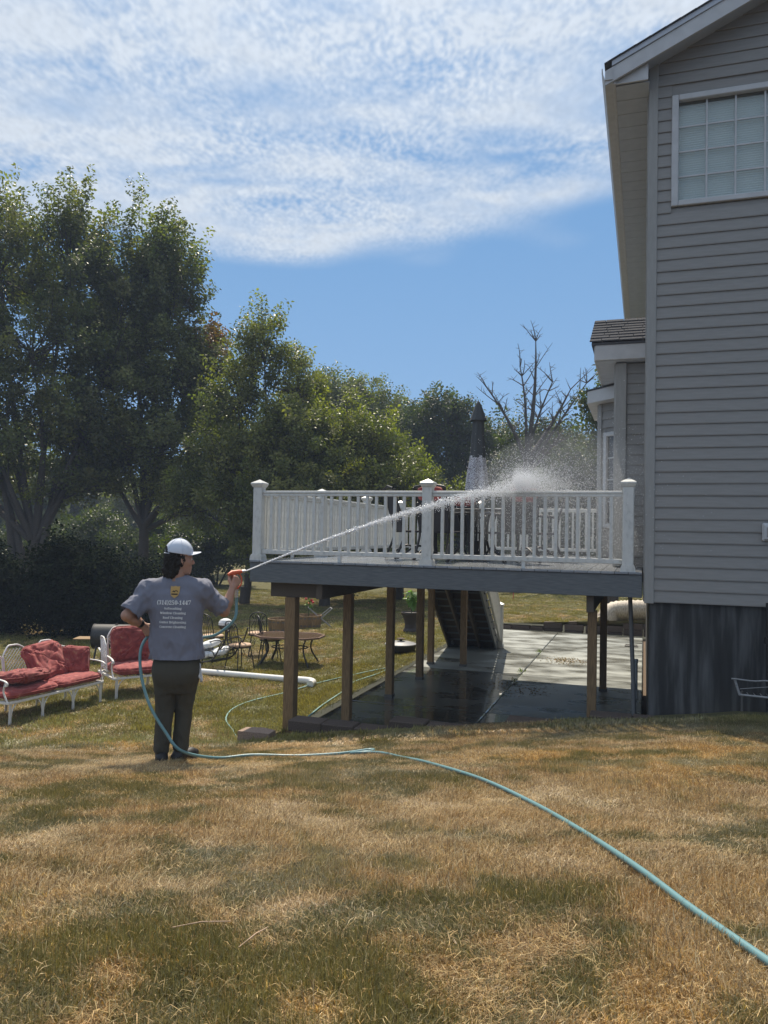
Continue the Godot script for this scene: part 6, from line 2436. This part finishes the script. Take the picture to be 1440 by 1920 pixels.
	# trousers
	var tb := MB.new()
	var tg := Field.new(Vector3(-0.24, 0.03, -0.22), Vector3(0.32, 0.90, 0.20), 0.010)
	tg.stack([[0.56, 0.030, 0.0, 0.135, 0.085], [0.66, 0.040, 0.005, 0.176, 0.118], [0.72, 0.042, 0.005, 0.187, 0.122], [0.80, 0.042, 0.005, 0.186, 0.12], [0.88, 0.042, 0.005, 0.160, 0.10]], 0.03, 2.3)
	tg.cone(hl + Vector3(-0.008, -0.05, 0), kl, 0.103, 0.070, 0.02)
	tg.cone(kl, al + Vector3(0, 0.03, 0.0), 0.070, 0.062, 0.008)
	tg.cone(hr + Vector3(0.010, -0.05, 0), kr, 0.103, 0.070, 0.02)
	tg.cone(kr, ar + Vector3(0, 0.03, 0.0), 0.070, 0.062, 0.008)
	tg.egg(Vector3(-0.03, 0.73, 0.05), Basis(), Vector3(0.085, 0.09, 0.075), 0.05)
	tg.egg(Vector3(0.115, 0.73, 0.05), Basis(), Vector3(0.085, 0.09, 0.075), 0.05)
	tg.skin(tb, func(p: Vector3) -> bool: return p.y < 0.075)
	crease(tb, 0, 0.014, Vector3(7, 4, 7), 92, func(p: Vector3) -> float: return (0.3 + 0.9 * smooth(0.30, 0.10, p.y) + 0.5 * smooth(0.25, 0.0, absf(p.y - 0.45))) * smooth(0.80, 0.70, p.y))
	obj("trousers", tb, M.trouser_cloth, t)
	var rg := MB.new()
	rg.pillow(T(Vector3(0.238, 0.725, 0.02), 0.2, 0.0, 0.12), Vector3(0.035, 0.15, 0.06), 0.6, 0.03, 7, 18, 12)
	obj("rag", rg, M.white_cloth, t)
	# shoes
	for k in 2:
		var a := [al, ar][k] as Vector3
		var dy := [Vector3(-0.30, 0, -0.95), Vector3(0.42, 0, -0.9)][k] as Vector3
		dy = dy.normalized()
		var fb := MB.new()
		var gy := gh(at.x + (a.x * cos(HEAD)), -at.z + a.x * sin(HEAD) - a.z * cos(HEAD)) - at.y
		var fl := Vector3(a.x, gy, a.z)
		var fg := Field.new(fl - Vector3(0.26, 0.03, 0.26), fl + Vector3(0.26, 0.18, 0.26), 0.007)
		fg.cone(fl + Vector3(0, 0.045, 0) - dy * 0.055, fl + Vector3(0, 0.04, 0) + dy * 0.13, 0.043, 0.044, 0.02)
		fg.cone(fl + Vector3(0, 0.04, 0) + dy * 0.12, fl + Vector3(0, 0.032, 0) + dy * 0.18, 0.042, 0.034, 0.02)
		fg.cone(fl + Vector3(0, 0.05, 0) - dy * 0.03, a + Vector3(0, 0.02, 0), 0.043, 0.044, 0.03)
		fg.cut(fl + Vector3(0, 0.010, 0), Vector3(0, -1, 0))
		fg.skin(fb)
		var so := obj("shoe", fb, M.shoe_black, t)
		var sm := MB.new()
		var pl := PackedVector2Array()
		for i in 24:
			var u := TAU * i / 24.0
			var lx := cos(u) * 0.046
			var lz := sin(u) * 0.145 + 0.065
			var q := Vector3(dy.z, 0, -dy.x) * lx + dy * lz
			pl.append(Vector2(fl.x + q.x, -(fl.z + q.z)))
		sm.prism(pl, Transform3D(PLAN, Vector3(0, fl.y - 0.014, 0)), 0.026)
		obj("sole", sm, M.sole, so)
	# hair down to the collar
	var ha := MB.new()
	var hg := Field.new(head - Vector3(0.17, 0.20, 0.17), head + Vector3(0.17, 0.12, 0.17), 0.0055)
	hg.egg(hp.call(-0.035, 0.010, 0), hb, Vector3(0.088, 0.090, 0.083), 0.03)
	for q in [[-0.075, -0.04, 0.0, 0.042], [-0.062, -0.05, 0.042, 0.036], [-0.058, -0.05, -0.045, 0.036], [-0.092, -0.095, 0.01, 0.030], [-0.07, -0.105, 0.040, 0.028], [-0.072, -0.105, -0.035, 0.030], [-0.045, -0.085, 0.058, 0.024], [-0.040, -0.08, -0.062, 0.024], [-0.110, -0.085, -0.02, 0.022], [-0.098, -0.125, -0.02, 0.020], [-0.08, -0.132, 0.025, 0.019], [-0.03, -0.02, 0.072, 0.018], [-0.03, -0.02, -0.072, 0.018]]:
		hg.egg(hp.call(q[0], q[1], q[2]), hb, Vector3(q[3], q[3] * 1.35, q[3]), 0.02)
	hg.cut(hp.call(0.020, 0.0, 0.0), fdir)
	hg.skin(ha)
	crease(ha, 0, 0.022, Vector3(30, 14, 30), 93)
	obj("hair", ha, M.hair_dark, t)
	# cap with a stiff brim
	var cp := MB.new()
	var cg := Field.new(head - Vector3(0.16, 0.02, 0.16), head + Vector3(0.16, 0.19, 0.16), 0.005)
	cg.egg(hp.call(-0.012, 0.058, 0), hb, Vector3(0.113, 0.112, 0.095), 0.0)
	cg.cut(hp.call(0.0, 0.048, 0), (-hup - fdir * 0.12).normalized())
	var cb := func(p: Vector3) -> bool:
		var q := p - head
		var u := q.dot(hup)
		var fw := q.dot(fdir)
		return fw < -0.06 and Vector2(q.dot(hs) / 0.045, (u - 0.048) / 0.062).length() < 1.0
	cg.skin(cp, cb)
	for k in 6:
		var sm := []
		for i in 13:
			var a := PI * 0.5 * i / 12.0
			var az := TAU * (k + 0.5) / 6.0
			sm.append(hp.call(-0.012 + cos(az) * sin(a) * 0.114, 0.058 + cos(a) * 0.113, sin(az) * sin(a) * 0.096))
		cp.tube(sm, 0.0018, 4, false)
	var bt := []
	cp.pillow(T(hp.call(-0.012, 0.171, 0)), Vector3(0.018, 0.01, 0.018), 1.0, 0.0, 2, 10, 6)
	var cap := obj("cap", cp, M.cap_cloth, t)
	var br := MB.new()
	for side in 2:
		var pts := []
		for i in 9:
			var f := i / 8.0
			for j in 13:
				var a := lerpf(-1.15, 1.15, j / 12.0)
				var r0 := Vector2(cos(a) * 0.104, sin(a) * 0.086)
				var r1 := Vector2(0.075 + cos(a * 1.25) * 0.105, sin(a * 0.98) * 0.088)
				var q := r0.lerp(r1, f)
				pts.append(hp.call(-0.012 + q.x, 0.066 - 0.028 * pow(q.y / 0.088, 2.0) + (0.0 if side else -0.004) + f * 0.004, q.y))
		br.grid(pts, 13, false, hp.call(0.1, 0.0 if side else 0.2, 0))
	obj("brim", br, M.cap_cloth, cap)
	var stp := MB.new()
	var sp := []
	for j in 9:
		var a := lerpf(-0.6, 0.6, j / 8.0)
		sp.append(hp.call(-0.012 - cos(a) * 0.110, 0.052, sin(a) * 0.092))
	stp.tube(sp, 0.009, 6, true, 0.3)
	obj("strap", stp, M.cap_cloth, cap)
	# watch
	var wv := MB.new()
	var wd := (wrl - ell).normalized()
	var wc := wrl - wd * 0.035
	wv.tube([wc - wd * 0.014, wc, wc + wd * 0.014], [0.0345, 0.035, 0.0335], 16, false)
	wv.box(Transform3D(Basis(wd, Vector3(0, 0, 1).cross(wd).normalized(), wd.cross(Vector3(0, 0, 1).cross(wd)).normalized()), wc + Vector3(0, 0.02, 0.03)), Vector3(0.034, 0.03, 0.01), 0.003)
	obj("watch", wv, M.watch_black, t)
	# spray nozzle in the right hand
	var nt := thing("hose_nozzle", "orange pistol-grip spray nozzle in the man's right hand", "nozzle", at, HEAD)
	var gr := wrr + (jet * 0.55 + ru * 0.83).normalized() * 0.085 - rb * 0.035
	var top := gr + ru * 0.055 - jet * 0.005
	var nb := MB.new()
	nb.tube([top - jet * 0.055 - ru * 0.012, top - jet * 0.02, top + jet * 0.05, top + jet * 0.075], [0.012, 0.019, 0.0185, 0.013], 14)
	nb.tube([top - jet * 0.01, gr, gr - ru * 0.055 + jet * 0.006, gr - ru * 0.085 + jet * 0.012], [0.018, 0.0165, 0.017, 0.019], 12)
	nb.tube(path_points([top + jet * 0.045 - ru * 0.012, top + jet * 0.068 - ru * 0.05, top + jet * 0.062 - ru * 0.105, gr - ru * 0.082 + jet * 0.02], 0.01), 0.006, 8)
	obj("body", nb, M.orange, nt)
	var tip := MB.new()
	tip.tube([top + jet * 0.07, top + jet * 0.10, top + jet * 0.115], [0.013, 0.0115, 0.009], 14)
	obj("tip", tip, M.steel, nt)
	var tg2 := MB.new()
	tg2.tube([top + jet * 0.03 - ru * 0.02, top + jet * 0.035 - ru * 0.06, top + jet * 0.028 - ru * 0.09], 0.006, 8)
	obj("trigger", tg2, M.steel, nt)
	var cn := MB.new()
	var cb0 := gr - ru * 0.083 + jet * 0.012
	for i in 7:
		cn.tube([cb0 - Vector3(0, 0.011 * i, 0), cb0 - Vector3(0, 0.011 * i + 0.008, 0)], 0.016 if i % 2 == 0 else 0.0135, 14)
	obj("connector", cn, M.steel, nt)
	nozzle_tip = Transform3D(Basis(Vector3.UP, HEAD), at) * (top + jet * 0.115)
	hose_start = Transform3D(Basis(Vector3.UP, HEAD), at) * (cb0 - Vector3(0, 0.07, 0))
	var ph := wrl + lf * 0.088 - lbk * 0.030
	hose_grip = Transform3D(Basis(Vector3.UP, HEAD), at) * ph
	man = Transform3D(Basis(Vector3.UP, HEAD), at)


var nozzle_tip := Vector3.ZERO
var hose_start := Vector3.ZERO
var hose_grip := Vector3.ZERO
var man := Transform3D()


func hoses() -> void:
	# the working hose: nozzle, past the man's waist, through his left hand, down and over the lawn to the camera's right
	var p := [hose_start, hose_start + Vector3(0, -0.06, 0)]
	for q in [Vector3(0.452, 1.13, -0.25), Vector3(0.38, 1.045, -0.24), Vector3(0.262, 0.978, -0.22), Vector3(0.05, 0.97, -0.19), Vector3(-0.13, 1.02, -0.12)]:
		p.append(man * q)
	p.append(hose_grip)
	for q in [Vector3(-0.243, 0.90, 0.02), Vector3(-0.223, 0.70, 0.06), Vector3(-0.133, 0.48, 0.12), Vector3(0.006, 0.29, 0.17), Vector3(0.14, 0.14, 0.17)]:
		p.append(man * q)
	var lie := [[-3.30, 5.66], [-3.08, 5.86], [-2.74, 6.02], [-2.44, 6.22], [-2.24, 6.42], [-2.20, 6.36], [-2.34, 6.22], [-2.28, 6.20], [-2.07, 6.19], [-1.78, 5.84], [-1.45, 5.4], [-0.93, 4.7], [-0.53, 4.13], [-0.22, 3.48], [0.0, 2.97], [0.15, 2.6], [0.31, 2.26], [0.48, 1.9], [0.75, 1.0]]
	for i in lie.size():
		var q = lie[i]
		p.append(P(q[0], gh(q[0], q[1]) + 0.027 + 0.006 * sin(i * 1.9), q[1]))
	var h := thing("garden_hose", "thick teal garden hose from the nozzle through the man's hand and across the straw lawn", "hose")
	var b := MB.new()
	b.tube(path_points(p, 0.03), 0.0122, 12)
	obj("tube", b, M.hose_teal, h)
	# a paler thin hose behind
	var q2 := []
	for q in [[-4.44, 8.0], [-4.50, 8.2], [-4.75, 8.6], [-5.02, 8.98], [-5.38, 9.45], [-5.60, 10.02], [-5.60, 10.6], [-5.42, 11.3], [-5.25, 12.0], [-5.10, 12.6], [-4.92, 13.2], [-4.55, 13.9], [-4.50, 13.3], [-4.62, 12.4], [-4.48, 11.5], [-4.36, 10.4], [-4.22, 9.5], [-4.12, 9.1]]:
		q2.append(P(q[0], gh(q[0], q[1]) + 0.018, q[1]))
	var b2 := MB.new()
	b2.tube(path_points(q2, 0.05), 0.0105, 10)
	tag(obj("thin_hose", b2, M.hose_pale), "thin pale green hose winding over the grass left of the patio", "hose")


func spray() -> void:
	var r := RandomNumberGenerator.new()
	r.seed = 63
	var drop := SphereMesh.new()
	drop.radius = 0.5
	drop.height = 1.0
	drop.radial_segments = 8
	drop.rings = 5
	# the jet rises over the railing and breaks up above the table
	var a := nozzle_tip
	var e := P(-1.42, 3.17, 8.75)
	var sp := (e - a).length()
	var tf := []
	var core := MB.new()
	var pts := []
	for i in 9:
		var t := i / 8.0 * 0.13
		pts.append(a.lerp(e, t) + Vector3(0, 0.24 * t * (1.0 - t), 0))
	core.tube(pts, [0.005, 0.0052, 0.0055, 0.006, 0.006, 0.0062, 0.006, 0.005, 0.003], 8)
	var jt := thing("water_jet", "white water jet arching from the nozzle over the deck railing", "water")
	jt.set_meta("kind", "stuff")
	obj("stream", core, M.water_drop, jt)
	for i in 10000:
		var t := 0.04 + 0.98 * pow(r.randf(), 0.85)
		var w := 0.005 + 0.062 * pow(t, 1.7)
		var c := a.lerp(e, t) + Vector3(0, 0.24 * t * (1.0 - t), 0)
		c += Vector3(r.randfn(), r.randfn(), r.randfn()) * w * 0.55
		c.y -= absf(r.randfn()) * 0.06 * t * t
		var s := r.randf_range(0.003, 0.0075) * (1.0 if r.randf() < 0.88 else 1.7)
		tf.append(Transform3D(Basis.from_scale(Vector3(s, s, s)), c))
	multi("droplets", drop, M.water_drop, tf, null, jt)
	# spray cloud where it breaks
	tf = []
	for i in 30000:
		var c: Vector3
		var k := r.randf()
		if k < 0.30:
			c = P(-1.35, 3.18, 8.9) + Vector3(absf(r.randfn()) * 0.14 - 0.05, r.randfn() * 0.06 + 0.02, r.randfn() * 0.16)
		elif k < 0.62:
			c = P(-1.25, 3.12, 9.1) + Vector3(r.randfn() * 0.28, absf(r.randfn()) * 0.20 - 0.06, r.randfn() * 0.30)
		else:
			var f := r.randf()
			c = P(-1.45 + f * 1.25, 3.0 - 0.15 * f, 9.35) + Vector3(r.randfn() * 0.34, r.randfn() * 0.40, r.randfn() * 0.40)
		if c.y < DY + 0.02:
			c.y = DY + r.randf() * 0.5
		var s := r.randf_range(0.0025, 0.006)
		tf.append(Transform3D(Basis.from_scale(Vector3(s, s, s)), c))
	tag(multi("water_spray", drop, M.water_drop, tf, null), "cloud of fine white droplets breaking above the right half of the railing", "spray")
	# the finest part hangs as mist
	var fm := FogMaterial.new()
	fm.albedo = Color(0.95, 0.97, 1.0)
	fm.density = 0.55
	for q in [[P(-1.22, 3.15, 8.98), Vector3(0.9, 0.46, 0.8), 0.26, "bright core of mist where the jet breaks up"], [P(-0.85, 3.0, 9.3), Vector3(2.3, 1.7, 1.6), 0.13, "thin veil of mist drifting right over the deck"]]:
		var fv := FogVolume.new()
		fv.name = "mist"
		fv.shape = RenderingServer.FOG_VOLUME_SHAPE_ELLIPSOID
		fv.size = q[1]
		fv.position = q[0]
		var m := FogMaterial.new()
		m.albedo = Color(0.95, 0.97, 1.0)
		m.density = q[2]
		fv.material = m
		add_child(fv, true)
		tag(fv, q[3], "mist", "", "stuff")


# blades of one tuft lean mostly along +x, so that a turned tuft lies the way the turf is combed
func tuft_mesh(n: int, ln: float, wd: float, lean: float, spread: float, fan: float, sd: int) -> ArrayMesh:
	var r := RandomNumberGenerator.new()
	r.seed = sd
	var b := MB.new()
	b.colored = true
	for i in n:
		var a := r.randfn() * fan
		var at := Vector3(r.randfn(), 0, r.randfn()) * spread
		at.y = -0.004
		var d := Vector3(cos(a), 0, sin(a))
		var l := ln * r.randf_range(0.45, 1.5)
		var le := clampf(lean + r.randfn() * 0.35, 0.05, 1.5)
		var a2 := a + r.randfn() * 0.6
		var d2 := Vector3(cos(a2), 0, sin(a2))
		var w := wd * r.randf_range(0.55, 1.25) * 0.5
		var side := Vector3(-d.z, r.randf_range(-0.4, 0.4), d.x) * w
		var side2 := Vector3(-d2.z, r.randf_range(-0.6, 0.6), d2.x) * w * 0.8
		var p1 := at + (Vector3.UP * cos(le * 0.7) + d * sin(le * 0.7)) * l * 0.5
		var p2 := p1 + (Vector3.UP * cos(le * 1.3) + d2 * sin(le * 1.3)) * l * 0.5
		var nn := side.cross(p1 - at).normalized()
		if nn.y < 0.0:
			nn = -nn
		var g := 0.35 + 1.35 * pow(r.randf(), 1.4)
		b.tint = Color(g * r.randf_range(0.94, 1.08), g, g * r.randf_range(0.85, 1.05))
		b.tri(at - side, at + side, p1 + side2, nn, nn, nn)
		b.tri(at - side, p1 + side2, p1 - side2, nn, nn, nn)
		b.tri(p1 - side2, p1 + side2, p2, nn, nn, nn)
	return b.mesh()


func grass() -> void:
	var r := RandomNumberGenerator.new()
	r.seed = 90
	var flat := [tuft_mesh(24, 0.029, 0.0021, 1.15, 0.019, 0.9, 1), tuft_mesh(24, 0.041, 0.0019, 1.38, 0.023, 0.8, 2), tuft_mesh(22, 0.026, 0.0022, 0.95, 0.017, 1.5, 3)]
	var up := [tuft_mesh(22, 0.029, 0.0020, 0.55, 0.016, 1.8, 4), tuft_mesh(22, 0.025, 0.0022, 0.85, 0.018, 1.5, 5)]
	var wide := [tuft_mesh(20, 0.060, 0.0065, 0.55, 0.055, 2.0, 6), tuft_mesh(20, 0.065, 0.006, 0.95, 0.06, 2.0, 7)]
	var comb := noise(301, 0.28, 2)
	var lump := noise(302, 1.3, 3)
	var hue := noise(303, 0.75, 3)
	var sets := []
	var cols := []
	for k in 7:
		sets.append([])
		cols.append([])
	var greens := [Color(0.225, 0.215, 0.095), Color(0.29, 0.265, 0.135), Color(0.16, 0.16, 0.07)]
	var silver := [Color(0.48, 0.43, 0.29), Color(0.38, 0.35, 0.23), Color(0.30, 0.27, 0.15)]
	var straws := [Color(0.66, 0.485, 0.265), Color(0.52, 0.37, 0.185), Color(0.80, 0.64, 0.40), Color(0.36, 0.245, 0.115)]
	var put := func(s: float, w: float, far: bool) -> void:
		var t := lawn_tone(s, w)
		var grn := r.randf() < t.x * lerpf(0.9, 1.0, t.z)
		var k := r.randi()
		var c: Color
		var lp := lump.get_noise_2d(s, w)
		if grn:
			k = 3 + k % 2
			c = greens[r.randi() % 3]
			if r.randf() < 0.1 + 1.6 * hue.get_noise_2d(s + 30.0, w):
				c = silver[r.randi() % 3]
			if t.z > 0.2:
				c = c.lerp([Color(0.37, 0.35, 0.11), Color(0.28, 0.28, 0.075)][r.randi() % 2], t.z * lerpf(0.4, 1.0, t.x))
		else:
			k = k % 3
			c = straws[r.randi() % 4]
			c = c.lerp(Color(0.46, 0.25, 0.095), t.y * r.randf_range(0.0, 0.65))
		if far:
			k = 5 + (0 if grn else 1)
		var q := r.randf_range(0.7, 1.3)
		var h := r.randf_range(0.7, 1.3) * clampf(0.95 + 0.9 * lp, 0.5, 1.25) * (0.6 if far else 1.0)
		var yaw := comb.get_noise_2d(s, w) * 5.0 + 2.6 + r.randfn() * 0.85
		sets[k].append(Transform3D(Basis(Vector3.UP, yaw).scaled(Vector3(q, q * h, q)), P(s, gh(s, w), w)))
		cols[k].append(c * r.randf_range(0.75, 1.45) * (1.0 + 0.35 * lp))
	# near lawn, from where one stands to the blocks
	for n in 310000:
		var d := lerpf(0.9, 9.0, pow(r.randf(), 0.66))
		var u := r.randf_range(-0.60, 0.60) * (d + 0.5)
		var s := u * cos(HEAD) - d * sin(HEAD)
		var w := u * sin(HEAD) + d * cos(HEAD)
		if (s > -4.0 and w > 8.42) or (s > 0.0 and w > 8.80):
			continue
		put.call(s, w, false)
	for n in 100000:
		var d := lerpf(7.6, 34.0, pow(r.randf(), 1.35))
		var u := r.randf_range(-0.58, 0.42) * d
		var s := u * cos(HEAD) - d * sin(HEAD)
		var w := u * sin(HEAD) + d * cos(HEAD)
		if s > -4.30 and w > 8.3 and w < 21.55:
			continue
		put.call(s, w, true)
	# loose mown straw lying over everything near by
	var loose := []
	var lcol := []
	for n in 30000:
		var d := lerpf(0.9, 8.4, pow(r.randf(), 0.8))
		var u := r.randf_range(-0.60, 0.60) * (d + 0.5)
		var s := u * cos(HEAD) - d * sin(HEAD)
		var w := u * sin(HEAD) + d * cos(HEAD)
		if (s > -4.0 and w > 8.35) or (s > 0.0 and w > 8.75) or r.randf() < 0.6 * lawn_tone(s, w).x:
			continue
		var q := r.randf_range(0.6, 1.3)
		loose.append(Transform3D(Basis.from_euler(Vector3(r.randf_range(-0.12, 0.12), r.randf() * TAU, r.randf_range(-0.12, 0.12))).scaled(Vector3(q, q, q)), P(s, gh(s, w) + r.randf_range(0.008, 0.022), w)))
		lcol.append(straws[[0, 2, 0, 1][r.randi() % 4]] * r.randf_range(0.6, 1.1))
	tag(multi("loose_straw", tuft_mesh(7, 0.036, 0.0014, 1.5, 0.035, 3.0, 8), M.blade, loose, lcol), "loose bright straw clippings lying over the near lawn", "straw")
	var names := ["dry_grass", "dry_grass", "dry_grass", "green_grass", "green_grass", "green_grass", "dry_grass"]
	var lab := ["matted pale straw tufts over the near lawn", "longest lying straw over the near lawn", "short dry straw tufts over the near lawn", "upright faded green blades in patches of the near lawn", "short green blades in patches of the near lawn", "green grass of the lower lawn beyond the man", "dry grass of the lower lawn beyond the man"]
	var ms := flat + up + wide
	for k in 7:
		tag(multi(names[k], ms[k], M.blade, sets[k], cols[k]), lab[k], "grass")
